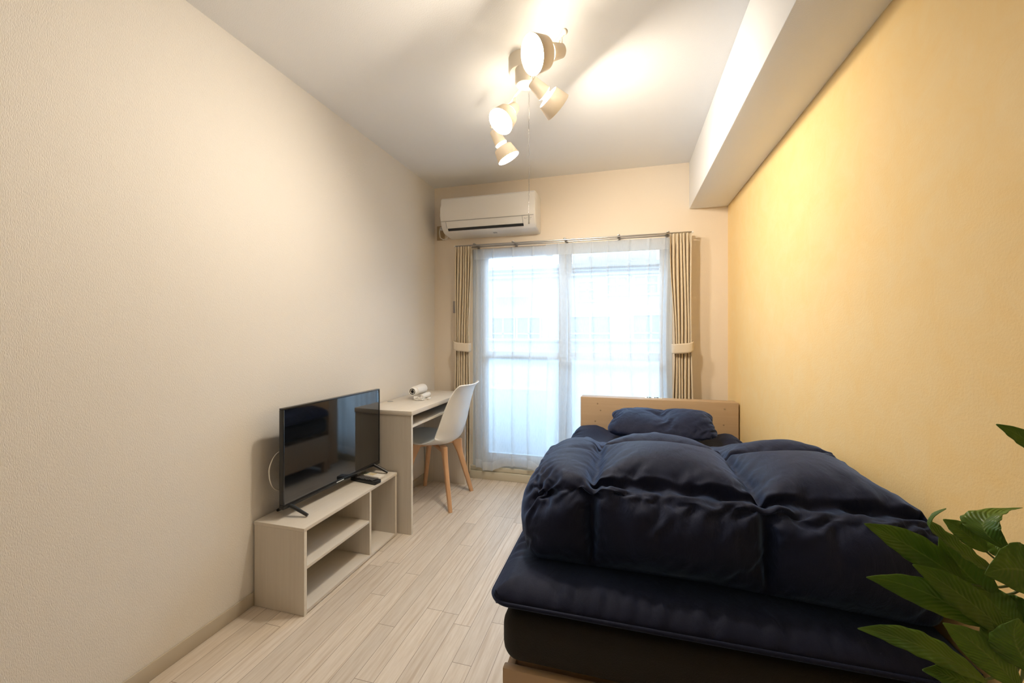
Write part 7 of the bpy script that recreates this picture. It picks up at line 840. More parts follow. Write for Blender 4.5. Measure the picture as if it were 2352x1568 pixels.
-27,21,-9,3,-14,-4,27,4,-32,36,-38,42,-43,44,-40,27,-28,26,-32,32,-32,44,-36,33,-39,42,-40,25,-16,14,-16,16,-23,33,-25,21,-11,10,-16,-3,16,3,-21,24,-25,25,-25,25,-25,25,-25,25,-25,25,-25,25,-25,25,-25,25,-25,25,-25,25,-25,25,-24,23,-16,10,-3,-2,46,-3,-59,-4,68,-70,74,-75,68,-68,59,-59,64,-64,63,-63,65,-65,67,-67,78,-78,80,-80,95,-95,110,-110,117,-116,123,-113,99,-101,52,-3,-58,-3,61,-63,69,-70,61,-61,65,-65,62,-62,62,-62,64,-64,68,-68,78,-78,82,-82,84,-84,103,-103,104,-103,102,-96,102,-99,52,-2,-58,-2,59,-60,64,-65,57,-57,63,-63,58,-58,60,-60,62,-62,64,-64,69,-69,72,-72,83,-83,78,-78,94,-93,98,-95,96,-94,54,0,-58,0,58,-58,62,-62,57,-57,56,-56,55,-55,55,-55,55,-55,63,-63,64,-64,64,-64,69,-69,71,-71,82,-82,93,-92,92,-94,58,0,-55,0,54,-54,55,-55,52,-52,54,-54,53,-53,51,-51,55,-55,55,-55,58,-58,58,-58,64,-64,69,-69,78,-78,90,-91,89,-90,58,0,-53,0,53,-53,49,-49,53,-53,52,-52,51,-51,49,-49,51,-51,51,-51,54,-54,54,-54,65,-65,71,-71,79,-79,68,-68,68,-71,56,0,-51,0,51,-51,51,-51,49,-49,50,-50,50,-50,50,-50,50,-50,51,-51,50,-50,51,-51,57,-57,55,-55,57,-57,59,-57,68,-68,49,0,-48,0,48,-48,50,-50,47,-47,47,-47,47,-47,46,-46,43,-43,46,-46,47,-47,52,-52,50,-50,52,-52,54,-54,57,-59,60,-56,46,0,-46,0,42,-42,45,-45,46,-46,46,-46,43,-43,44,-44,46,-46,44,-44,47,-47,45,-45,48,-48,49,-49,53,-53,55,-51,52,-56,46,0,-43,0,41,-41,41,-41,43,-43,42,-42,43,-43,42,-42,43,-43,42,-42,42,-42,45,-45,46,-46,50,-50,50,-50,49,-48,53,-50,39,0,-41,0,43,-43,43,-43,41,-41,41,-41,40,-40,37,-37,40,-40,43,-43,43,-43,41,-41,43,-43,45,-45,48,-48,50,-50,52,-51,40,0,-38,0,36,-36,36,-36,40,-40,35,-35,37,-37,39,-39,38,-38,37,-37,39,-39,42,-42,40,-40,42,-42,45,-45,44,-45,46,-45,38,0,-36,0,36,-36,36,-36,36,-36,36,-36,37,-37,34,-34,36,-36,37,-37,36,-36,36,-36,39,-39,42,-42,39,-39,40,-40,40,-41,37,0,-34,0,35,-35,29,-29,35,-35,33,-33,35,-35,35,-35,36,-36,36,-36,38,-38,39,-39,35,-35,38,-38,36,-36,40,-39,37,-38,34,0,-31,0,29,-29,31,-31,32,-32,32,-32,29,-29,32,-32,33,-33,35,-35,33,-33,34,-34,35,-35,36,-36,36,-36,32,-33,38,-39,34,0,-30,0,28,-28,28,-28,29,-29,29,-29,30,-30,29,-29,32,-32,30,-30,34,-34,31,-31,31,-31,32,-32,35,-35,40,-39,35,-35,29,0,-27,0,25,-25,27,-27,28,-28,27,-27,24,-24,27,-27,27,-27,27,-27,30,-30,31,-31,31,-31,33,-33,30,-30,31,-28,30,-33,27,0,-25,0,22,-22,25,-25,24,-24,26,-26,24,-24,25,-25,28,-28,24,-24,27,-27,24,-24,29,-29,31,-31,29,-29,29,-28,35,-35,24,0,-22,0,19,-19,20,-20,20,-20,20,-20,24,-24,24,-24,26,-26,27,-27,25,-25,22,-22,25,-25,28,-28,24,-24,28,-29,24,-22,21,0,-20,0,21,-21,22,-22,21,-21,22,-22,17,-17,20,-20,21,-21,23,-23,25,-25,25,-25,25,-25,25,-25,25,-25,23,-20,22,-24,19,0,-17,0,16,-16,19,-19,19,-19,17,-17,18,-18,16,-16,20,-20,21,-21,19,-19,18,-18,21,-21,20,-20,22,-22,21,-20,23,-23,16,0,-15,0,16,-16,13,-13,16,-16,15,-15,14,-14,19,-19,17,-17,18,-18,19,-19,15,-15,22,-22,17,-17,21,-21,19,-19,22,-24,17,0,-12,0,10,-10,13,-13,11,-11,15,-15,10,-10,15,-15,14,-14,15,-15,16,-16,14,-14,14,-14,17,-17,15,-15,14,-14,19,-18,11,0,-10,0,9,-9,11,-11,9,-9,13,-13,11,-11,13,-13,15,-15,13,-13,16,-16,
15,-15,13,-13,17,-17,16,-16,18,-17,15,-16,10,0,-8,0,9,-9,11,-11,10,-10,9,-9,10,-10,11,-11,13,-13,11,-11,11,-11,12,-12,13,-13,12,-12,14,-14,15,-13,11,-13,8,0,-5,0,7,-7,6,-6,6,-6,7,-7,8,-8,9,-9,9,-9,8,-8,9,-9,12,-12,11,-11,9,-9,10,-10,10,-11,14,-12,5,0,-4,0,5,-5,3,-3,3,-3,5,-5,5,-5,5,-5,8,-8,6,-6,9,-9,7,-7,6,-6,10,-10,9,-9,11,-13,12,-8,2,0,-1,0,1,-1,0,0,4,-4,2,-2,5,-5,4,-4,3,-3,4,-4,1,-1,6,-6,8,-8,6,-6,9,-9,8,-12,13,-10,2,0,0,0,0,0,-2,2,0,0,4,-4,5,-5,5,-5,3,-3,4,-4,4,-4,4,-4,5,-5,5,-5,5,-5,9,-10,5,-6,2,0,0,0,-2,2,2,-2,2,-2,5,-5,3,-3,4,-4,2,-2,6,-6,3,-3,5,-5,7,-7,9,-9,8,-8,10,-7,3,-9,3,0,0,0,1,-1,2,-2,4,-4,5,-5,4,-4,5,-5,2,-2,2,-2,6,-6,6,-6,7,-7,6,-6,6,-6,8,-8,9,-11,2,0,0,0,-1,1,0,0,6,-6,2,-2,3,-3,5,-5,4,-4,4,-4,6,-6,8,-8,8,-8,7,-7,6,-6,7,-7,11,-14,3,0,0,0,2,-2,-1,1,2,-2,3,-3,4,-4,4,-4,3,-3,4,-4,3,-3,5,-5,10,-10,7,-7,6,-6,7,-6,6,-8,1,0,0,0,0,0,2,-2,0,0,3,-3,0,0,3,-3,4,-4,8,-8,6,-6,9,-9,6,-6,5,-5,5,-5,8,-3,-1,4,-8,0,0,0,0,0,0,0,2,-2,0,0,6,-6,2,-2,5,-5,6,-6,8,-8,7,-7,8,-8,7,-7,8,-8,8,-8,-1,5,-4,0,0,0,1,-1,4,-4,2,-2,5,-5,5,-5,6,-6,7,-7,9,-9,6,-6,6,-6,7,-7,6,-6,5,-5,2,-1,5,-6,0,0,0,0,1,-1,1,-1,7,-7,4,-4,7,-7,7,-7,9,-9,8,-8,6,-6,11,-11,10,-10,9,-9,10,-10,6,-3,4,-7,1,0,0,0,-2,2,0,0,4,-4,5,-5,3,-3,7,-7,5,-5,4,-4,6,-6,5,-5,6,-6,5,-5,7,-7,2,-4,6,-7,3,0,0,0,-2,2,0,0,4,-4,6,-6,4,-4,5,-5,7,-7,7,-7,5,-5,10,-10,5,-5,4,-4,5,-5,6,-7,8,-10,3,0,0,0,-1,1,2,-2,3,-3,5,-5,3,-3,4,-4,7,-7,8,-8,9,-9,5,-5,8,-8,5,-5,7,-7,11,-10,5,-6,0,0,0,0,-2,2,3,-3,5,-5,2,-2,5,-5,6,-6,9,-9,7,-7,8,-8,6,-6,11,-11,7,-7,9,-9,11,-13,7,-9,4,0,0,0,0,0,4,-4,1,-1,4,-4,6,-6,3,-3,6,-6,8,-8,5,-5,6,-6,8,-8,7,-7,10,-10,6,-8,9,-10,3,0,0,0,3,-3,4,-4,4,-4,3,-3,7,-7,6,-6,2,-2,4,-4,10,-10,8,-8,9,-9,10,-10,5,-5,6,-6,6,-6,0,0,0,0,2,-2,2,-2,3,-3,0,0,6,-6,4,-4,6,-6,9,-9,11,-11,7,-7,8,-8,7,-7,8,-8,9,-8,0,0,-1,0,0,0,-3,3,3,-3,3,-3,6,-6,7,-7,7,-7,6,-6,5,-5,9,-9,12,-12,5,-5,9,-9,7,-7,5,-2,2,-4,-1,0,0,0,4,-4,4,-4,1,-1,3,-3,5,-5,5,-5,7,-7,12,-12,9,-9,10,-10,6,-6,7,-7,9,-9,4,-2,5,-9,2,0,0,0,2,-2,1,-1,3,-3,6,-6,5,-5,6,-6,7,-7,10,-10,9,-9,13,-13,6,-6,8,-8,7,-7,9,-8,3,-5,2,0,0,0,-2,2,2,-2,1,-1,3,-3,3,-3,4,-4,9,-9,8,-8,10,-10,7,-7,7,-7,7,-7,3,-3,7,-8,9,-4,-4,0,0,0,3,-3,2,-2,4,-4,2,-2,5,-5,6,-6,6,-6,8,-8,8,-8,6,-6,4,-4,7,-7,7,-7,9,-7,5,-8,1,0,0,0,2,-2,-1,1,-1,1,6,-6,8,-8,6,-6,3,-3,7,-7,9,-9,9,-9,10,-10,6,-6,8,-8,5,-7,11,-10,1,0,0,0,-3,3,5,-5,5,-5,4,-4,4,-4,4,-4,9,-9,6,-6,9,-9,7,-7,11,-11,9,-9,6,-6,4,-7,11,-7,-1,0,0,0,0,0,-2,2,6,-6,6,-6,5,-5,8,-8,10,-10,8,-8,10,-10,9,-9,11,-11,11,-11,10,-10,8,-10,13,-11,0,0,0,0,5,-5,4,-4,4,-4,7,-7,5,-5,5,-5,6,-6,8,-8,11,-11,10,-10,10,-10,7,-7,5,-5,12,-12,14,-15,1,0,0,0,0,0,2,-2,3,-3,7,-7,9,-9,4,-4,1,-1,9,-9,12,-12,11,-11,8,-8,3,-3,8,-8,7,-4,7,-8,-2,0,0,0,-1,1,2,-2,7,-7,8,-8,1,-1,5,-5,7,-7,7,-7,9,-9,12,-12,4,-4,5,-5,9,-9,12,-11,4,-5,0,0,0,0,1,-1,4,-4,6,-6,6,-6,4,-4,4,-4,10,-10,5,-5,8,-8,5,-5,6,-6,7,-7,8,-8,1,-1,3,0,-3,0,0,0,0,0,5,-5,5,-5,-1,1,4,-4,7,-7,6,-6,8,-8,6,-6,5,-5,6,-6,9,-9,-1,1,1,0,6,-7,0,0,0,0,0,0,1,-1,3,-3,0,0,0,0,4,-4,0,0,2,-2,3,-3,7,-7,5,-5,-1,1,-2,2,1,0,5,-5,0,0,0,0,0,0,4,-4,-2,2,
-3,3,-1,1,3,-3,1,-1,1,-1,0,0,-4,4,-1,1,-2,2,0,0,2,-5,3,-2,2,0,0,0,3,-3,1,-1,-5,5,-3,3,-1,1,0,0,0,0,0,0,-5,5,-2,2,-4,4,-3,3,4,-4,1,-1,-4,-1,5,0,0,0,1,-1,-4,4,0,0,-1,1,-2,2,1,-1,1,-1,-6,6,-4,4,-4,4,1,-1,-1,1,-5,5,-5,5,-5,5,0,0,0,0,-1,1,-4,4,0,0,-6,6,-3,3,0,0,-4,4,-6,6,-3,3,-2,2,-6,6,-5,5,-5,5,-4,1,3,5,-5,0,0,0,-1,1,-1,1,-1,1,-2,2,-5,5,-2,2,-7,7,-2,2,-4,4,-11,11,-9,9,-2,2,-5,5,-6,7,-7,7,-1,0,0,0,1,-1,-2,2,-4,4,-4,4,1,-1,-5,5,-4,4,-4,4,-7,7,-10,10,-9,9,-4,4,-12,12,-9,9,-1,3,-2,0,0,0,1,-1,-1,1,-2,2,-2,2,-9,9,-4,4,-4,4,-2,2,-8,8,-10,10,-6,6,-7,7,-12,12,-6,7,-6,9,-4,0,0,0,-3,3,-3,3,-7,7,-4,4,-7,7,-3,3,-2,2,-10,10,-8,8,-11,11,-6,6,-14,14,-15,15,-7,5,-5,6,1,0,0,0,-2,2,-3,3,-4,4,-4,4,-6,6,-7,7,-10,10,-11,11,-10,10,-7,7,-18,18,-18,18,-11,11,-7,7,-14,15,-1,0,0,0,-4,4,-2,2,-3,3,-4,4,-9,9,-10,10,-11,11,-15,15,-8,8,-8,8,-16,16,-13,13,-12,12,-13,17,-22,17,1,0,0,0,-1,1,-6,6,-3,3,-9,9,-11,11,-13,13,-15,15,-10,10,-11,11,-18,18,-19,19,-15,15,-10,10,-19,20,-16,17,-1,0,0,0,-3,3,-7,7,-4,4,-6,6,-12,12,-15,15,-13,13,-13,13,-19,19,-24,24,-18,18,-21,21,-28,28,-21,18,-15,16,2,0,0,0,-6,6,-2,2,-4,4,-11,11,-20,20,-14,14,-10,10,-16,16,-22,22,-20,20,-15,15,-29,29,-28,28,-25,27,-18,16,-1,0,0,0,-1,2,-3,3,-4,4,-15,15,-20,20,-16,16,-19,19,-28,28,-24,24,-20,20,-22,22,-32,32,-28,28,-20,22,-26,23,-4,2,-2,2,4,-2,-5,5,-13,13,-19,19,-21,21,-19,19,-27,27,-26,26,-20,20,-19,19,-30,30,-34,34,-23,22,-24,23,-31,32,-8,3,-3,3,0,2,-10,10,-11,11,-14,14,-16,16,-25,25,-31,31,-23,23,-20,20,-29,29,-38,38,-45,45,-37,36,-33,26,-41,38,-2,3,-3,3,-5,7,-9,10,-13,13,-15,15,-19,19,-27,27,-26,26,-25,25,-34,34,-39,39,-46,46,-40,40,-43,42,-53,46,-47,41],
[-71,2,12,-4,4,-12,6,-8,9,-7,25,-7,14,-11,15,-12,25,-7,7,-7,1,-12,12,-12,23,-10,11,-13,8,-14,17,-5,5,-12,10,-13,11,-10,10,1,-1,0,0,-5,4,1,-3,2,-5,0,8,-4,4,-3,3,-11,3,-4,13,-7,6,-10,6,-2,3,0,6,-4,-4,-12,-2,-8,8,2,0,-6,-3,-13,2,-8,2,-6,0,-3,12,-9,6,-14,8,-12,10,-6,2,-11,5,-5,5,-5,7,-9,-4,-2,-5,1,-5,0,-15,5,-9,6,-3,-2,-6,-5,-3,-2,-8,-6,-2,-9,6,-1,2,-12,0,-1,1,-11,-7,-7,3,5,-7,-12,3,-11,2,-8,1,0,5,-6,-7,-5,-18,4,-16,2,-8,-3,17,-4,-1,-3,184,13,8,-2,3,4,20,4,-5,-2,17,4,-4,8,-2,-2,1,2,-4,0,0,1,0,0,-7,3,0,6,-4,1,1,0,-11,-4,11,-7,-7,-2,-3,-9,-12,-6,-4,9,-4,-5,-4,-4,-3,-5,-4,-5,-4,-10,-10,-10,4,-7,-10,-4,-4,-3,-8,-5,-12,-13,5,-7,-6,-11,-5,-7,-14,-15,-10,7,-8,184,-1,11,16,4,3,0,21,5,-10,4,13,1,2,4,-2,-1,1,-2,2,0,0,-1,2,-1,-7,1,2,1,1,1,-4,-4,-5,1,2,-5,-5,-3,-9,-5,-5,-12,-1,6,-5,-5,-2,-7,-2,-6,-2,-8,-3,-7,-15,-3,0,-9,-6,-7,4,-9,-12,-5,-12,-11,7,-3,-11,-9,-11,-17,-8,-10,-15,-10,210,-7,9,20,9,6,-9,9,17,4,-6,6,8,0,3,1,-2,0,-1,1,1,-4,1,4,0,-3,-6,4,0,1,1,-3,-4,-3,2,-1,-6,-7,-1,-8,-6,-5,-6,-11,4,2,-5,-6,-2,-4,-5,-6,-3,-6,-5,-6,-8,-3,-6,-9,-6,-7,5,-11,-11,-7,-3,-8,-3,-7,-6,-18,-13,-16,-10,-8,-8,201,4,-3,9,16,16,-2,2,7,13,-1,3,6,-1,4,3,-2,-1,-1,1,-1,-1,-2,1,2,0,-3,-2,2,2,0,-3,-4,-3,2,-3,-3,-2,-7,-7,-6,-5,-6,-7,-2,-1,-1,-4,-3,-4,-4,-6,-4,-5,-6,-6,-5,-5,-5,-8,-6,-8,0,-5,-12,-6,-5,-3,-9,-6,-11,-11,-14,-17,-11,-10,-3,194,11,-1,3,16,3,13,5,5,9,5,0,4,-2,3,2,-2,-1,-1,2,1,-1,-2,-1,1,1,-2,0,-1,0,1,-2,-3,0,0,-4,-3,-4,-5,-7,-4,-7,-5,-10,1,-3,-2,-4,-3,-3,-2,-6,-4,-5,-6,-5,-5,-3,-5,-10,-3,-9,-4,-5,-3,-14,-7,-3,-6,-9,-8,-9,-17,-12,-15,-5,-10,189,10,14,-4,9,16,4,11,5,3,6,0,3,-3,2,1,-1,0,1,0,1,1,-8,5,-1,2,-2,-1,-1,0,1,-1,-3,-1,-2,-2,-4,-3,-4,-7,-7,-3,-7,-9,-1,-3,-1,-4,-4,-3,-1,-6,-4,-6,-5,-5,-5,-2,-5,-5,-14,1,-7,-7,-7,-5,-9,-6,-6,-7,-10,-10,-17,-10,-16,-13,-1,183,13,15,5,3,13,11,5,6,2,5,-2,7,-5,1,1,-2,1,1,1,0,0,-3,0,1,0,0,-3,1,-1,0,0,-1,-2,-2,-2,-5,-3,-5,-5,-9,-1,-5,-8,-7,0,-2,-5,-2,-3,-3,-6,-4,-4,-4,-6,-4,-5,-5,-3,-6,-7,-6,-4,-8,-5,-14,-6,-5,-7,-7,-8,-17,-20,-11,-11,-12,195,11,11,17,9,8,7,-1,6,3,1,2,1,-1,0,1,-1,-1,-1,6,-2,0,-3,-6,7,1,-1,-1,0,-1,0,0,-1,-2,-2,-3,-4,-3,-5,-4,-6,-5,-5,-5,-12,2,-2,-5,-3,-2,-3,-7,-2,-6,-4,-6,-4,-3,-5,-4,-6,-6,-5,-3,-8,-5,-7,-13,-8,-6,-7,-9,-10,-22,-11,-13,-4,190,7,15,10,11,7,7,4,2,2,1,0,0,0,0,0,-1,0,0,2,1,0,-2,-7,-1,6,2,-1,-1,0,0,0,-1,-2,-3,0,-4,-6,-4,-4,-5,-5,-6,-4,-4,-7,-3,-3,-3,-3,-4,-6,-2,-6,-5,-6,-3,-4,-3,-4,-6,-5,-5,-6,-6,-6,-4,-8,-17,-4,-7,-6,-12,-17,-14,-14,4,181,11,10,12,10,8,5,2,2,4,-1,-1,1,-3,1,-1,2,-1,-1,2,1,0,0,-4,-5,-1,8,-1,1,-1,0,-1,0,-1,-3,-2,-3,-5,-5,-5,-4,-5,-5,-5,-5,-5,-4,-2,-4,-3,-5,-4,-3,-6,-4,-6,-4,-4,-3,-4,-6,-3,-6,-6,-5,-6,-6,-4,-8,-12,-9,-11,-7,-13,-17,-6,-16,185,12,14,13,10,7,4,3,3,-4,4,-1,2,-5,0,1,1,0,-3,2,1,1,1,-2,-7,-2,0,6,3,-1,-1,0,-3,3,-3,-3,-4,-6,-3,-3,-7,-4,-3,-8,-2,-8,-3,-3,-4,-2,-6,-3,-6,-4,-6,-4,-4,-4,-2,-7,-1,-5,-6,-5,-8,-5,-5,-6,-4,-9,-12,-14,-11,-14,-2,-15,-6,194,-7,11,15,15,6,1,3,1,-4,1,4,-4,-2,0,0,2,1,-1,-2,4,0,-1,0,-3,-7,0,7,3,2,-3,0,-3,-1,2,-5,-3,-8,-4,-3,-6,-3,-3,-8,-3,-6,-3,-5,-2,-4,-5,-6,-3,-6,-4,-7,-1,-5,-5,-3,
-2,-5,-4,-7,-7,-7,-5,-4,-3,-6,-8,-8,-16,-9,-12,-4,-11,191,10,-6,14,15,1,3,-2,2,-4,-1,2,1,-5,-1,4,-1,-1,1,-1,-2,5,2,-4,1,-2,-7,8,-1,6,2,-2,-6,-2,1,0,-5,-8,-7,-3,-6,-4,-3,-5,-2,-7,-3,-5,-2,-5,-7,-2,-8,-3,-4,-9,1,-6,-3,-3,-1,-7,-7,-2,-11,-4,-6,-3,-3,-6,-8,0,-8,-10,-16,-8,-7,174,11,12,11,1,4,-2,5,-2,-3,-2,1,-1,-1,-3,5,-2,-2,2,-1,3,-5,8,-5,-4,8,-9,4,-1,0,8,5,-3,-63,61,-12,-3,-6,-5,-5,-4,-4,-8,0,-4,-4,-6,-2,-3,-3,-8,-3,-8,-6,-3,-5,-4,-2,-5,-1,-4,-3,-6,-9,-7,-3,-8,4,-8,-2,-5,-10,0,-4,-11,-9,-7,144,7,7,6,-34,37,0,0,0,0,0,0,0,0,0,0,0,0,0,0,0,0,0,0,0,0,0,0,0,0,0,0,0,-65,65,-6,-7,-6,-6,-6,-5,-6,-5,32,-5,-5,-5,-5,-4,-5,-5,-5,-4,-5,-4,-5,-4,-5,-4,-4,-5,-4,-4,-5,-4,-4,-4,-5,-4,-4,-4,-4,-4,-5,-6,-6,-4,176,12,5,-1,-15,30,0,4,-12,2,3,1,-7,2,2,1,0,-4,6,-4,1,-2,1,-2,5,0,-4,1,-1,4,3,-1,2,-65,63,-6,-12,0,-4,-12,-2,-12,1,-1,-3,-3,-6,-7,-7,-4,-3,-4,-3,-3,-2,-5,-6,-8,-6,-5,-5,-4,-3,-2,-2,-3,-8,-5,-6,-3,-8,-9,-7,1,-4,-10,-11,184,12,-7,-7,-1,37,-5,13,-3,-7,-1,9,-3,-3,-5,2,6,1,0,-2,1,0,-2,-3,3,7,-1,-2,-3,-6,7,-2,-3,-67,64,-1,-5,-2,-4,-12,-12,3,-4,-2,-1,-5,-6,-8,-5,-4,-5,-3,-3,-4,-3,-4,-6,-6,-6,-6,-6,-5,0,-4,-2,-5,-2,-15,-3,-3,-8,-8,-12,-9,3,-10,-8,183,12,2,3,-30,42,3,6,10,1,-6,3,3,-2,-3,0,-2,6,-1,0,0,-1,3,-7,1,2,5,0,-1,-9,-5,2,-10,-63,67,2,-2,-4,-2,-7,-11,-5,-3,0,-3,-4,-7,-5,-7,-4,-5,-3,-3,-3,-4,-6,-4,-8,-5,-5,-5,-5,-3,-3,-4,-3,-4,-8,-13,-6,-3,-7,-10,-14,-9,-1,-11,182,9,-2,13,-38,48,14,7,3,6,0,0,0,3,-3,2,-5,0,5,0,-2,2,-1,0,-3,-1,3,0,-2,-2,-12,2,-17,-61,65,6,2,-3,-2,-6,-6,-11,-2,-3,0,-4,-6,-4,-7,-4,-7,-3,-2,-4,-6,-3,-5,-6,-5,-6,-7,-3,-3,-5,-2,-4,-7,-6,-8,-16,-8,-1,-10,-12,-13,-7,-1,168,12,8,5,-38,53,12,14,7,2,3,0,0,1,2,0,-1,-3,2,0,-1,0,0,5,-2,-6,1,0,-4,-6,-3,-8,-16,-62,65,7,5,-2,-1,-5,-5,-9,-2,-4,-4,0,-3,-8,-6,-7,-3,-3,-4,-4,-5,-4,-6,-4,-7,-5,-4,-5,-5,-3,-4,-7,-5,-7,-7,-8,-16,-11,-3,-16,-9,-11,-3,165,6,15,8,-31,51,11,11,12,4,3,1,-1,3,2,1,0,-3,-1,2,-1,1,-2,2,0,0,-5,-1,-6,-11,-9,-1,-15,-63,57,15,8,-2,0,-3,-3,-7,-7,-1,-3,-2,-4,-7,-5,-6,-5,-4,-1,-6,-5,-4,-6,-5,-5,-4,-7,-5,-5,-3,-3,-8,-7,-6,-8,-10,-11,-14,-12,-11,-11,-10,-2,177,-9,5,17,-15,33,18,13,10,10,2,6,-4,-2,5,2,1,-1,-2,0,0,0,-1,-1,0,-1,-1,-6,-3,-15,-11,-12,-4,-63,61,4,16,6,-6,-1,-3,-4,-6,-4,-5,0,-4,-6,-6,-5,-4,-5,-3,-4,-4,-6,-6,-5,-4,-5,-7,-3,-7,-4,-3,-7,-7,-8,-8,-9,-16,-8,-16,-13,-11,-9,0,170,7,-11,8,10,27,7,20,10,9,6,6,1,-3,1,3,1,1,-2,0,-1,0,-3,0,-2,0,-4,-4,-6,-8,-15,-15,-9,-59,56,13,10,7,1,-4,-1,-3,-5,-5,-4,-4,2,-8,-5,-7,-4,-4,-4,-5,-4,-3,-7,-6,-4,-6,-4,-7,-3,-7,-3,-8,-6,-10,-8,-9,-14,-15,-11,-15,-9,-10,-5,162,13,7,-5,16,23,3,18,16,10,6,5,4,3,-5,4,1,-1,1,0,-2,-1,-1,-2,-2,-3,-3,-5,-7,-6,-11,-14,-23,-53,60,10,8,9,1,0,-2,-3,-4,-4,-4,-3,-4,-3,-5,-8,-3,-4,-5,-4,-4,-5,-4,-8,-4,-5,-4,-7,-4,-7,-6,1,-16,-10,-7,-8,-12,-13,-15,-18,-11,1,-8,153,5,16,-8,17,28,15,2,15,15,6,6,5,3,1,-1,2,0,-1,0,0,-3,-1,-2,-3,-2,-3,-9,-7,-11,-10,-10,-16,-60,60,7,10,6,5,2,-1,-2,-3,-4,-3,-5,-3,-4,-5,-2,-8,-5,-3,-4,-6,-4,-5,-5,-7,-4,-6,-6,-4,-6,-5,-5,-6,-15,-8,-10,-11,-14,-11,-13,-17,-14,2,162,11,-7,14,-7,39,17,12,3,9,12,7,3,5,2,2,0,0,0,-1,-1,-1,-2,-2,-3,-3,
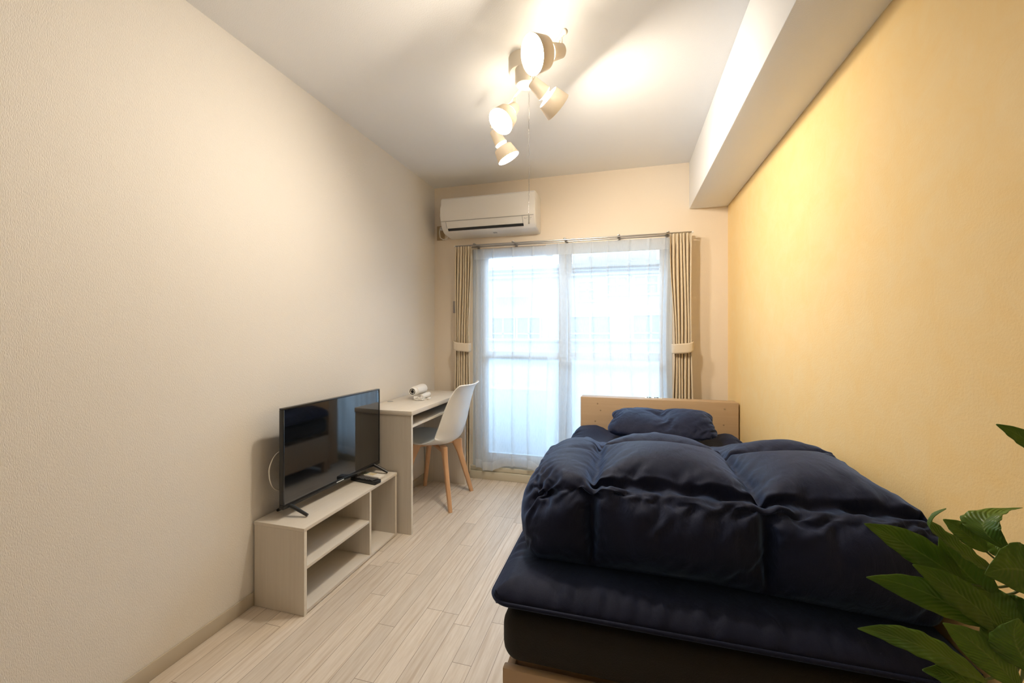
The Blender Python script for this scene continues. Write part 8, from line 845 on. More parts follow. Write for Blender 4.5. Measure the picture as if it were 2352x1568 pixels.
-6,-6,-9,-10,-13,-15,-12,-58,51,15,11,6,5,3,1,-2,-3,-3,-4,-2,-4,-5,-5,-4,-5,-4,-6,-5,-4,-5,-4,-5,-5,-5,-6,-5,-6,-5,-6,-7,-6,-8,-15,-10,-11,-14,-13,-13,-13,-14,-9,159,13,5,13,-19,49,10,18,10,5,9,8,4,4,3,2,1,1,0,-1,-1,-2,-1,-4,-3,-4,-4,-6,-9,-10,-13,-9,-22,-57,58,9,10,7,6,3,1,-2,-2,-3,-3,-4,-3,-4,-5,-4,-4,-6,-4,-5,-5,-5,-5,-5,-5,-5,-5,-7,-5,-4,-8,-7,-7,-8,-10,-12,-13,-13,-14,-13,-18,-12,-10,156,10,14,11,-20,48,13,14,12,10,7,7,6,3,3,3,1,1,0,0,-2,-1,-2,-4,-3,-5,-6,-4,-12,-9,-10,-16,-13,-61,57,12,10,7,6,2,1,-1,-1,-2,-4,-3,-3,-6,-5,-5,-3,-5,-5,-4,-5,-4,-7,-4,-5,-5,-6,-5,-6,-4,-8,-9,-6,-8,-12,-12,-11,-14,-17,-12,-15,-14,-10,163,1,9,17,-12,39,15,15,11,9,9,7,5,5,3,2,2,0,1,0,-1,-3,-2,-2,-6,-4,-7,-6,-8,-10,-14,-13,-15,-59,56,13,9,7,5,5,2,-1,-1,-2,-4,-3,-4,-4,-5,-5,-4,-5,-3,-5,-5,-6,-5,-5,-5,-4,-6,-6,-6,-5,-6,-8,-10,-8,-10,-12,-13,-12,-14,-16,-12,-13,-14,160,11,9,-11,19,31,11,15,10,10,10,5,8,5,4,2,1,1,0,-1,0,-2,-2,-4,-5,-5,-6,-8,-6,-11,-17,-12,-13,-59,50,16,11,7,5,4,5,-1,-1,-3,-2,-3,-4,-5,-5,-3,-6,-4,-4,-5,-6,-5,-5,-4,-5,-6,-5,-5,-5,-7,-7,-7,-8,-10,-10,-10,-17,-10,-17,-13,-16,-11,-13,154,8,14,8,12,18,16,12,11,10,9,9,6,5,4,3,2,0,1,-1,-1,-2,-2,-4,-4,-6,-6,-6,-13,-8,-8,-17,-18,-56,54,8,15,9,5,4,2,1,-1,-3,-2,-4,-4,-3,-5,-5,-5,-4,-4,-5,-6,-4,-5,-6,-5,-4,-5,-6,-6,-6,-5,-9,-9,-9,-12,-11,-13,-14,-14,-15,-13,-13,-12,152,8,9,19,7,17,9,20,10,10,10,9,6,5,5,2,2,1,0,-1,-1,-2,-2,-4,-4,-5,-7,-8,-10,-9,-11,-11,-16,-61,60,1,12,12,7,3,3,0,-1,-2,-3,-3,-4,-4,-5,-4,-5,-4,-5,-5,-5,-5,-5,-4,-6,-5,-5,-6,-5,-7,-7,-5,-9,-9,-11,-12,-15,-15,-13,-15,-15,-12,-11,155,12,8,12,-1,21,16,13,16,7,11,9,5,6,5,3,1,1,0,0,-1,-2,-2,-4,-5,-5,-7,-7,-11,-11,-10,-14,-12,-60,56,12,7,10,7,4,2,0,-1,-3,-2,-4,-3,-5,-3,-5,-5,-5,-4,-4,-5,-6,-4,-6,-6,-4,-5,-5,-7,-6,-6,-8,-8,-9,-9,-11,-15,-15,-14,-20,-10,-11,-9,153,13,12,12,-21,35,11,13,14,15,10,6,8,3,3,6,2,0,0,0,-1,-1,-3,-4,-4,-6,-6,-8,-9,-11,-11,-13,-15,-58,55,14,10,8,5,4,2,-1,-1,-2,-2,-4,-4,-5,-4,-4,-5,-4,-5,-5,-6,-4,-5,-5,-5,-5,-5,-5,-7,-5,-8,-7,-8,-8,-10,-12,-13,-13,-21,-13,-18,-7,-5,163,6,8,9,-28,49,15,10,10,12,11,9,3,5,3,1,6,0,0,0,-1,-2,-2,-3,-6,-4,-6,-9,-8,-11,-11,-15,-13,-58,62,10,10,7,4,3,1,0,-2,-2,-3,-4,-4,-4,-4,-6,-4,-4,-4,-6,-6,-4,-4,-5,-5,-6,-5,-4,-7,-5,-8,-7,-9,-7,-12,-9,-13,-12,-19,-18,-12,-13,0,163,1,8,11,-29,45,21,13,8,11,10,5,7,4,2,3,1,2,2,-1,-1,-1,-2,-3,-5,-5,-8,-5,-8,-11,-14,-13,-11,-60,60,12,10,6,5,2,1,-1,-1,-3,-3,-4,-4,-4,-5,-4,-6,-3,-5,-4,-6,-5,-5,-4,-5,-5,-6,-6,-4,-6,-6,-7,-9,-9,-9,-11,-13,-13,-13,-15,-21,-12,-7,170,9,0,10,-20,42,13,21,8,5,9,10,3,4,3,2,1,1,2,0,-1,-2,-1,-4,-3,-5,-6,-8,-8,-9,-10,-18,-12,-58,58,11,15,5,3,2,0,0,-3,-3,-3,-4,-4,-4,-5,-4,-4,-6,-4,-6,-5,-4,-4,-5,-5,-4,-6,-5,-6,-6,-7,-6,-8,-9,-11,-8,-13,-11,-15,-16,-14,-14,-13,177,0,4,3,-2,37,11,15,11,8,7,6,5,3,2,2,1,0,1,2,-1,-1,-3,-2,-3,-5,-5,-7,-9,-9,-12,-10,-11,-64,63,6,12,7,3,1,1,-2,-2,-3,-5,-3,-5,-4,-4,-5,-4,-6,-4,-5,-4,-6,-4,-5,-4,-5,-5,-6,-6,-4,-8,-6,-6,-9,-10,-9,-11,-16,-11,-17,-13,-12,-10,169,0,5,6,2,32,12,11,13,10,5,5,4,3,2,1,1,0,2,0,0,-1,-2,-2,-3,-4,-4,-6,-9,-9,-10,-12,-12,
-63,58,15,4,8,4,1,0,-2,-2,-5,-3,-5,-3,-4,-4,-5,-6,-5,-4,-5,-5,-5,-4,-6,-3,-5,-5,-5,-6,-5,-6,-6,-8,-8,-9,-10,-11,-16,-13,-12,-14,-13,-12,169,-5,5,10,4,37,14,6,18,4,5,4,4,1,2,2,-1,1,1,1,-1,1,-2,-1,-3,-3,-4,-6,-8,-8,-12,-15,-10,-60,61,10,8,4,4,0,-1,-2,-3,-3,-4,-6,-3,-4,-4,-6,-4,-4,-5,-6,-5,-4,-5,-4,-4,-6,-4,-6,-5,-5,-7,-4,-7,-9,-8,-8,-12,-16,-18,-13,-5,-13,-10,163,8,-6,8,-5,42,17,14,7,8,5,3,2,1,1,1,1,0,2,0,0,0,-3,-1,0,-1,-5,-5,-6,-7,-10,-12,-16,-60,57,13,8,5,0,1,-2,-3,-2,-4,-6,-3,-5,-3,-4,-5,-5,-5,-6,-6,-4,-5,-3,-4,-5,-4,-6,-4,-5,-6,-6,-5,-7,-6,-8,-10,-9,-14,-15,-16,-11,-7,-12,159,11,11,9,-32,54,15,12,7,8,-2,8,2,1,-1,2,0,1,1,1,0,-2,0,-1,0,-3,-3,0,-6,-8,-10,-9,-12,-66,60,18,2,1,0,-1,-3,-2,-3,-6,-5,-5,-5,0,-3,-6,-6,-7,-4,-7,-4,-4,-3,-4,-4,-6,-5,-4,-6,-4,-7,-6,-5,-5,-8,-11,-7,-10,-14,-9,-15,-13,-12,159,11,15,4,-35,57,13,13,8,6,4,2,-1,1,-1,0,2,-1,3,0,0,-1,0,-1,-1,1,-3,-2,-4,-7,-9,-8,-11,-66,51,22,5,1,-3,0,-7,1,-3,-5,-6,-6,-6,-4,1,-4,-9,-4,-8,-4,-5,-4,-4,-2,-6,-3,-6,-5,-5,-4,-7,-6,-3,-7,-7,-10,-7,-11,-14,-10,-11,-9,-9,167,-1,14,8,-35,55,14,10,6,4,3,0,3,-8,4,0,-2,2,2,0,1,-3,0,-1,3,-2,0,-2,-2,-5,-8,-15,-9,-60,58,6,10,1,-5,-2,-5,-5,0,-1,-9,-5,-6,-4,-4,1,-9,-6,-5,-8,-4,-2,-3,-5,-2,-7,-3,-5,-4,-6,-6,-7,-4,-6,-6,-6,-8,-10,-13,-14,-12,-4,-12,168,12,0,11,-22,43,7,16,5,0,0,0,1,-1,-4,0,2,0,2,1,2,-2,-3,2,-1,1,0,0,-2,-1,-6,-10,-18,-56,60,3,-1,8,-6,-3,-3,-8,-5,2,-5,-7,-4,-5,-2,-7,-3,-6,-6,-8,-3,-6,-2,-2,-4,-6,-4,-3,-6,-5,-6,-6,-6,-3,-5,-6,-8,-10,-9,-13,-16,-6,0,163,12,8,5,-14,32,3,4,11,2,-5,6,-1,-2,-2,-4,3,2,-2,2,0,0,0,2,0,-2,-2,2,-1,-8,8,-3,-16,-62,62,-6,-2,8,-1,-5,-6,-7,-8,-1,0,-10,-3,-3,-3,-3,-7,-7,-6,-5,-5,-4,-3,-3,-5,-3,-6,-3,-3,-7,-8,-5,-5,-2,-6,-4,-7,-8,-10,-6,-12,-15,-8,167,12,12,-9,7,29,5,-11,5,10,-7,0,4,-2,0,-4,0,3,-2,0,2,1,-2,4,1,-2,0,-3,4,-3,-5,6,-10,-61,62,-2,-12,-1,5,-7,-5,-4,-9,-4,0,-7,-3,-3,-6,-3,-4,-7,-6,-6,-5,-4,-3,-5,-4,-2,-5,-4,-4,-6,-7,-5,-4,-5,-4,-5,-6,-8,-10,-9,2,-12,-10,157,18,15,1,-10,30,-7,4,-1,3,1,-10,2,7,-6,-1,0,0,0,6,-6,1,-2,0,7,-3,-2,4,-4,6,-7,1,7,-64,66,-9,-6,-14,-5,-1,-3,-9,-1,-5,-2,-5,-3,-4,-2,-7,-3,-7,-5,-8,-5,-4,-4,-1,-5,-3,-2,-6,-3,-9,-3,-10,-2,-3,-4,0,-11,-8,-8,-4,-1,-4,-12,144,7,7,6,-37,40,0,0,0,0,0,0,0,0,0,0,0,0,0,0,0,0,0,0,0,0,0,0,0,0,0,0,0,-65,65,-6,-7,-6,-6,-6,-5,-6,-5,32,-5,-5,-5,-5,-4,-5,-5,-5,-4,-5,-4,-5,-4,-5,-4,-4,-5,-4,-4,-5,-4,-4,-4,-5,-4,-4,-4,-4,-4,-5,-6,-6,-4,172,6,15,0,-33,47,1,-8,7,-9,-4,6,-4,3,5,-5,6,-5,-1,1,3,-1,-4,4,-1,0,5,-2,-6,4,2,5,-2,-64,63,-6,-12,-1,-5,-11,-3,-7,-5,3,-1,-7,-6,-7,-4,-6,-5,-2,-2,-5,-2,-4,-6,-7,-3,-10,-4,-4,-3,-2,-4,-1,-6,-3,-6,-6,-11,-1,-6,-4,-6,0,-13,158,14,12,3,-30,48,7,-1,7,-7,-3,-1,5,-3,-1,4,3,-2,-3,-4,8,0,-4,-2,5,-2,-1,5,-2,-6,0,-1,-3,-62,65,2,-8,-8,4,-10,-13,-1,-5,0,-2,-7,-5,-6,-6,-5,-6,-2,-3,-3,-3,-4,-6,-5,-6,-6,-7,-5,-4,-1,-2,-3,-4,-6,-6,-6,-7,-8,-10,-9,-6,3,-12,160,3,16,9,-22,44,9,3,2,2,0,-8,5,0,-1,0,0,5,-7,-1,2,5,-2,1,-1,1,-1,-3,3,-3,-7,1,-11,-62,65,6,-2,-5,-8,2,-13,-7,-3,1,-4,-5,-7,-6,-5,-5,-5,-4,-2,-5,-2,-5,-4,-5,-6,-7,-6,-5,-3,-4,-3,-4,-5,-3,-7,-5,-7,-9,-13,-7,-12,1,-6,146,6,14,3,
7,31,13,6,2,2,1,-4,4,-1,0,-1,2,0,-3,-1,0,1,3,0,-2,1,1,-2,-3,-1,-5,-7,-15,-59,57,15,-1,2,-6,-3,-6,-9,-7,1,-5,-5,-4,-6,-4,-5,-6,-4,-5,-2,-2,-6,-4,-6,-5,-6,-6,-4,-6,-2,-5,-3,-6,-5,-6,-6,-7,-9,-7,-14,-8,-10,-3,141,1,15,18,10,25,12,9,5,4,1,-4,0,4,-1,0,2,-3,-3,2,0,-2,3,2,-2,-1,1,-2,-4,-3,-8,-12,-6,-65,65,7,4,-3,4,-8,-4,-5,-6,-3,-4,-5,-5,-6,-5,-5,-4,-6,-5,-3,-4,-2,-6,-5,-4,-6,-8,-4,-3,-6,-3,-5,-5,-6,-6,-7,-7,-10,-6,-12,-9,-12,-11,162,-9,4,10,24,24,13,10,7,3,4,-3,3,1,2,0,-2,1,-2,0,0,0,-4,5,-2,-1,0,-3,-5,-5,-6,-10,-12,-65,63,8,7,-1,2,-3,-8,-1,-3,-7,-3,-5,-6,-5,-5,-6,-4,-7,-5,-2,-3,-3,-6,-6,-4,-5,-6,-5,-4,-6,-4,-4,-6,-5,-8,-9,-5,-10,-12,-11,-8,-10,-12,162,8,-9,18,4,25,16,15,7,7,3,1,3,-1,2,0,0,0,-1,-2,1,-1,-1,0,-1,-1,-1,-4,-6,-8,-6,-14,-12,-61,57,14,7,3,0,0,-3,-9,1,-6,-5,-6,-4,-4,-5,-6,-4,-3,-9,-6,-1,-3,-5,-5,-6,-5,-4,-6,-4,-7,-4,-5,-5,-7,-8,-7,-11,-8,-12,-15,-10,-4,-12,160,12,6,2,-10,31,22,14,10,8,4,3,2,1,0,2,0,-2,1,-2,0,-1,1,-3,0,-1,-4,-4,-6,-9,-11,-4,-20,-60,59,12,7,5,1,0,-3,-4,-4,-3,-4,-6,-5,-5,-5,-6,-4,-3,-7,-7,-4,-1,-4,-6,-8,-3,-5,-5,-4,-5,-7,-5,-6,-8,-6,-9,-9,-14,-9,-15,-13,-8,-2,152,16,10,6,-26,43,13,20,10,10,5,3,2,2,1,1,-1,0,0,-1,0,-1,-1,-1,-2,-2,-4,-5,-6,-8,-11,-15,-12,-60,52,12,13,6,3,1,-2,-5,-3,-4,-5,-4,-5,-4,-4,-6,-6,-3,-5,-5,-7,-4,-3,-5,-4,-7,-5,-6,-4,-4,-7,-6,-7,-6,-7,-9,-10,-15,-13,-13,-16,-8,2,151,11,14,11,-28,42,15,14,15,10,5,5,3,1,2,2,-1,0,-1,0,0,-2,-1,-1,-2,-3,-5,-6,-5,-7,-11,-13,-19,-58,61,4,7,11,5,1,-1,-4,-3,-4,-5,-5,-4,-4,-6,-5,-5,-4,-4,-6,-6,-4,-4,-5,-5,-4,-8,-4,-5,-6,-4,-5,-10,-6,-9,-8,-11,-13,-15,-13,-14,-10,-3,173,-6,6,17,-17,33,19,12,12,11,8,4,3,3,1,2,0,-1,0,0,-1,-1,-2,-1,-2,-4,-5,-5,-8,-12,-5,-14,-18,-58,64,8,4,7,5,2,-2,-2,-3,-5,-4,-6,-3,-5,-5,-4,-6,-5,-4,-5,-6,-5,-4,-4,-6,-4,-5,-7,-4,-6,-6,-7,-5,-10,-8,-8,-11,-12,-16,-16,-9,-13,-3,171,7,-6,7,4,26,17,13,12,11,7,5,3,2,3,1,0,0,0,-1,0,-1,-2,-2,-3,-3,-5,-6,-9,-11,-11,-9,-18,-57,62,12,4,6,5,1,-1,-2,-4,-4,-4,-6,-5,-3,-4,-6,-5,-5,-5,-4,-5,-6,-5,-5,-5,-4,-5,-6,-6,-4,-7,-5,-7,-9,-8,-10,-10,-15,-15,-18,-7,-9,-9,167,11,11,-5,8,23,14,15,11,11,6,6,4,2,2,1,1,0,-1,0,0,-1,-2,-3,-2,-3,-5,-7,-8,-10,-13,-15,-7,-62,55,15,10,6,3,2,-4,0,-3,-5,-5,-4,-5,-4,-4,-6,-5,-5,-4,-5,-6,-5,-5,-5,-4,-6,-5,-4,-6,-7,-6,-5,-8,-8,-9,-10,-11,-11,-15,-21,-15,4,-7,161,15,10,2,-5,31,13,11,13,10,6,5,4,3,1,2,0,0,0,0,-1,-1,-1,-2,-3,-4,-5,-6,-9,-10,-10,-15,-14,-57,59,10,11,5,4,1,1,-6,-3,-3,-4,-5,-6,-5,-3,-5,-6,-4,-5,-5,-6,-5,-6,-4,-5,-5,-5,-4,-7,-5,-7,-6,-7,-8,-8,-10,-13,-10,-13,-18,-14,-12,3,164,12,15,-10,-9,44,16,9,12,9,5,6,3,3,1,2,0,0,0,0,-1,-1,-1,-2,-3,-4,-5,-6,-7,-13,-8,-13,-16,-57,59,11,10,5,3,1,-1,-3,-4,-4,-5,-4,-6,-4,-5,-4,-6,-5,-5,-4,-6,-6,-5,-5,-4,-5,-4,-6,-5,-7,-6,-6,-7,-6,-10,-9,-12,-14,-12,-13,-14,-13,-10,188,3,11,4,-34,56,16,13,7,9,6,4,3,3,1,1,1,0,0,0,-1,-1,-1,-2,-3,-4,-4,-6,-10,-7,-11,-12,-13,-60,63,4,12,6,2,0,-1,-3,-4,-4,-5,-4,-6,-5,-4,-4,-6,-6,-5,-5,-5,-5,-5,-6,-4,-5,-5,-5,-6,-5,-6,-7,-4,-9,-9,-10,-12,-12,-16,-10,-13,-15,-6,186,9,-2,9,-37,59,19,13,7,7,5,4,4,2,1,1,1,0,-1,0,0,-1,-1,-2,-3,-2,-4,-6,-8,-10,-10,-12,
-14,-57,58,12,4,9,1,0,-2,-3,-4,-4,-5,-5,-5,-5,-4,-6,-4,-5,-6,-6,-6,-4,-5,-5,-5,-5,-6,-3,-6,-6,-5,-7,-6,-6,-10,-7,-12,-13,-11,-17,-16,-12,-6,191,6,-8,11,-29,56,17,13,7,6,5,5,3,1,1,1,1,0,0,-1,0,-1,-1,-2,-2,-3,-3,-5,-7,-6,-13,-11,-11,-61,62,9,6,3,2,-1,-3,-4,-3,-5,-4,-5,-5,-6,-4,-5,-5,-6,-6,-5,-5,-5,-5,-6,-3,-6,-6,-4,-5,-4,-5,-7,-6,-8,-7,-8,-12,-12,-14,-15,-16,-1,-11,192,2,-9,9,-16,47,17,12,6,4,2,7,2,2,0,1,0,0,1,1,-3,0,-1,-1,-1,-4,-3,-3,-6,-7,-8,-13,-11,-62,63,9,4,2,1,-2,-4,-2,-5,-5,-4,-6,-5,-4,-5,-5,-5,-6,-5,-6,-5,-4,-7,-6,-4,-4,-6,-3,-6,-5,-4,-5,-8,-7,-6,-8,-9,-14,-14,-16,-14,-3,-11,193,9,-2,-15,5,35,19,10,5,3,2,2,5,3,0,1,0,-1,0,1,0,-1,-1,0,-1,-3,-3,-4,-2,-9,-9,-7,-13,-62,61,5,8,2,-2,-2,-3,-6,-3,-4,-7,-4,-6,-4,-4,-5,-6,-4,-7,-6,-4,-6,-3,-10,-1,-6,-5,-4,-4,-5,-5,-6,-7,-5,-7,-8,-9,-14,-12,-15,-13,-12,4,174,12,12,-3,-6,29,19,8,4,2,3,0,4,3,0,2,0,0,-1,0,1,-1,0,-2,0,-2,-4,-5,1,-4,-13,-11,-4,-63,57,9,5,1,-4,-1,-6,-4,-3,-6,-4,-5,-6,-5,-5,-4,-8,-3,-6,-5,-6,-5,-5,-5,-4,-7,-5,-2,-5,-3,-7,-4,-7,-6,-6,-9,-10,-9,-12,-15,-12,-13,3,171,4,18,9,-16,38,11,9,2,3,1,1,1,3,1,1,0,-1,0,1,0,0,0,-2,2,-1,-5,-7,-7,5,-1,-15,-4,-64,64,2,2,0,-7,-2,-6,-4,-4,-4,-6,-4,-6,-5,-5,-5,-6,-4,-8,-3,-6,-5,-5,-5,-4,-6,-7,-2,-3,-5,-4,-5,-8,-7,-5,-5,-13,-10,-8,-13,-21,-9,8,186,-9,6,21,-26,44,12,7,1,2,1,1,1,0,1,1,2,-4,1,0,2,-2,0,0,1,0,-3,-5,-11,-1,9,-2,-16,-60,65,3,-3,-1,-10,-8,-3,-1,-6,-4,-4,-6,-5,-6,-4,-9,-2,-5,-7,-3,-6,-5,-6,-4,-7,-4,-8,0,-4,-3,-6,-6,-5,-6,-6,-7,-4,-17,-16,-1,-10,-15,-8,203,0,-1,19,-38,55,5,2,1,4,0,0,1,0,0,-1,2,1,-1,0,0,-1,2,-1,1,-3,0,-2,-7,-9,6,9,-10,-64,62,0,-2,-3,-4,-13,-8,-2,-2,-4,-3,-7,-6,-6,-5,-6,-5,-3,-8,-4,-4,-6,-5,-7,-4,-7,-5,-8,4,-2,-4,-7,-7,-7,-6,-7,-1,-11,-16,-14,4,-9,-15,201,-11,14,18,-42,57,-1,1,3,1,4,-6,3,1,-4,5,-1,0,2,-5,3,-3,3,0,-1,1,-2,-1,-6,-8,16,1,-17,-56,64,-9,-4,2,-5,-5,-16,-2,-1,-6,-5,-2,-10,-2,-9,-4,-5,-3,-6,-6,-7,-5,-6,-2,-6,-5,-5,-11,0,3,-5,-7,-6,-4,-6,-12,-6,2,-7,-22,0,-6,-12,199,-11,12,18,-36,47,0,-1,5,2,3,0,-4,4,-7,1,0,0,-1,1,-2,-1,0,3,-2,4,-3,-1,1,-12,6,4,-3,-62,67,-10,-7,-6,-1,-4,-7,-8,-3,-5,-4,-4,-7,-6,-6,-9,1,-5,-7,-7,-4,-7,-2,-5,-6,-7,-3,-3,-12,6,0,-9,-5,-8,-3,-10,-10,-8,1,-5,-16,6,-3,180,6,-6,21,-26,35,8,-1,-2,3,-5,2,0,0,-1,-3,-2,1,-1,6,-2,-12,6,5,-4,4,-3,-1,6,-1,-6,-5,1,-59,66,-1,-11,-9,-7,-3,-7,2,-4,-13,-3,-6,-5,-7,-2,-7,-6,-7,0,-6,-8,-3,-4,-6,-4,-8,-2,-6,-6,-7,9,-2,-5,-8,-3,-9,-5,-20,-7,8,-8,-17,14,171,14,1,-4,-5,25,5,-5,5,-5,-1,-2,3,-1,3,-6,6,0,-8,3,0,-5,-1,12,0,1,-1,-2,-4,7,-1,-9,-2,-58,62,-5,-1,-16,-2,-10,-6,8,-8,-9,-2,-13,-3,-4,3,-8,-16,-5,0,1,-13,2,-1,-8,-8,-12,-1,-5,1,-10,2,6,-11,-13,8,-5,-7,-8,-16,4,-5,-17,2,227,-3,-7,3,-6,2,-14,-2,13,2,-34,9,21,-3,-35,4,27,5,-44,-10,55,-7,-53,-9,67,-2,-87,4,81,5,-104,11,87,-1,-104,4,101,4,-122,-15,132,6,-153,2,149,2,-168,8,155,-6,-165,8,157,-10,-165,-9,173,-16,-178,3,172,-7,-190,0,177,2,-187,4,255,-6,-2,-14,14,-30,23,-42,44,-59,60,-67,67,-76,73,-90,92,-119,114,-129,125,-133,129,-138,139,-152,153,-168,160,-177,155,-185,175,-195,257,-6,-1,-14,6,-24,28,-41,39,-45,47,-67,69,-98,98,-115,114,-130,130,-143,
141,-149,144,-158,151,-172,173,-177,156,-175,157,-187,174,-189,262,-6,0,-13,9,-19,19,-30,29,-37,38,-59,59,-90,93,-108,105,-116,116,-122,127,-145,138,-167,168,-182,182,-189,158,-166,151,-184,181,-195,255,-6,0,-13,7,-21,19,-29,33,-39,40,-53,54,-76,77,-106,106,-111,113,-123,122,-150,143,-154,152,-161,158,-168,148,-163,152,-183,176,-185,241,-6,0,-13,7,-22,20,-33,34,-49,52,-61,60,-83,86,-103,103,-110,115,-126,122,-149,150,-155,144,-151,145,-161,161,-188,170,-179,170,-174,224,-6,0,-13,9,-26,24,-34,35,-46,46,-55,58,-83,84,-92,94,-104,105,-121,121,-148,147,-158,156,-162,157,-177,170,-178,167,-181,163,-173,221,-6,0,-13,10,-28,28,-37,35,-52,54,-59,58,-79,81,-91,92,-102,102,-112,114,-137,138,-149,144,-166,158,-167,167,-181,170,-174,167,-195,230,-6,0,-13,11,-29,22,-33,40,-55,53,-60,58,-75,81,-96,93,-103,108,-117,116,-127,125,-145,143,-158,154,-164,159,-169,171,-195,186,-195,220,-6,0,-13,8,-23,23,-36,39,-46,45,-62,62,-69,71,-86,91,-102,100,-119,121,-138,137,-146,146,-162,159,-162,156,-175,165,-178,175,-187,212,-6,0,-13,6,-22,26,-37,39,-57,55,-60,60,-74,79,-87,89,-112,109,-125,128,-137,138,-149,148,-158,155,-173,166,-177,171,-180,164,-171,205,-6,0,-13,8,-24,28,-37,33,-47,49,-58,62,-72,73,-99,98,-107,108,-116,118,-131,133,-146,144,-164,162,-173,165,-171,169,-178,164,-188,216,-6,0,-13,11,-21,19,-36,38,-42,45,-56,53,-78,83,-101,98,-104,107,-119,120,-131,131,-140,141,-156,159,-168,162,-180,172,-185,182,-195,210,-6,0,-13,12,-25,24,-33,32,-44,45,-55,57,-75,76,-86,86,-95,95,-110,113,-135,134,-144,145,-156,154,-161,162,-182,174,-183,177,-187,204,-6,0,-13,9,-22,21,-35,39,-46,48,-61,58,-72,73,-81,82,-91,90,-113,117,-130,131,-142,138,-148,150,-160,153,-169,159,-163,154,-170,200,-6,0,-13,11,-25,26,-35,36,-48,48,-58,59,-70,71,-83,84,-97,98,-113,114,-123,123,-139,140,-149,150,-165,165,-173,170,-179,173,-187,195,-6,0,-13,11,-20,21,-37,38,-48,51,-64,61,-69,70,-83,84,-97,95,-103,109,-123,123,-133,132,-152,153,-161,161,-170,153,-170,165,-178,200,-6,0,-13,9,-21,23,-33,33,-47,46,-55,56,-68,70,-79,76,-90,92,-102,105,-117,116,-135,138,-148,145,-155,158,-166,157,-180,172,-183,202,-6,0,-13,7,-18,19,-31,30,-44,48,-56,53,-64,67,-81,81,-94,96,-105,105,-124,124,-131,134,-146,146,-153,149,-166,162,-184,175,-181,201,-6,0,-13,9,-25,23,-29,30,-46,45,-51,52,-68,72,-82,83,-95,96,-103,102,-120,120,-132,135,-144,143,-154,155,-169,161,-183,177,-182,199,-6,0,-13,8,-25,23,-31,33,-44,45,-58,55,-64,69,-82,81,-91,92,-108,110,-122,121,-132,132,-141,142,-153,152,-175,176,-188,179,-187,202,-6,0,-13,6,-14,16,-33,33,-41,39,-59,61,-68,70,-78,78,-93,92,-105,108,-124,124,-133,136,-143,139,-153,149,-170,168,-180,176,-182,200,-6,0,-13,8,-20,18,-27,27,-41,41,-56,58,-65,64,-71,72,-87,89,-110,111,-120,119,-131,133,-141,142,-156,153,-173,165,-174,171,-177,197,-6,0,-13,8,-16,15,-33,29,-38,41,-53,52,-63,62,-68,72,-94,94,-105,106,-116,119,-129,128,-141,142,-153,147,-167,163,-167,152,-162,194,-6,0,-13,10,-21,17,-28,26,-41,39,-42,44,-63,65,-74,71,-84,87,-96,98,-117,118,-128,131,-141,138,-157,148,-159,152,-166,156,-163,199,
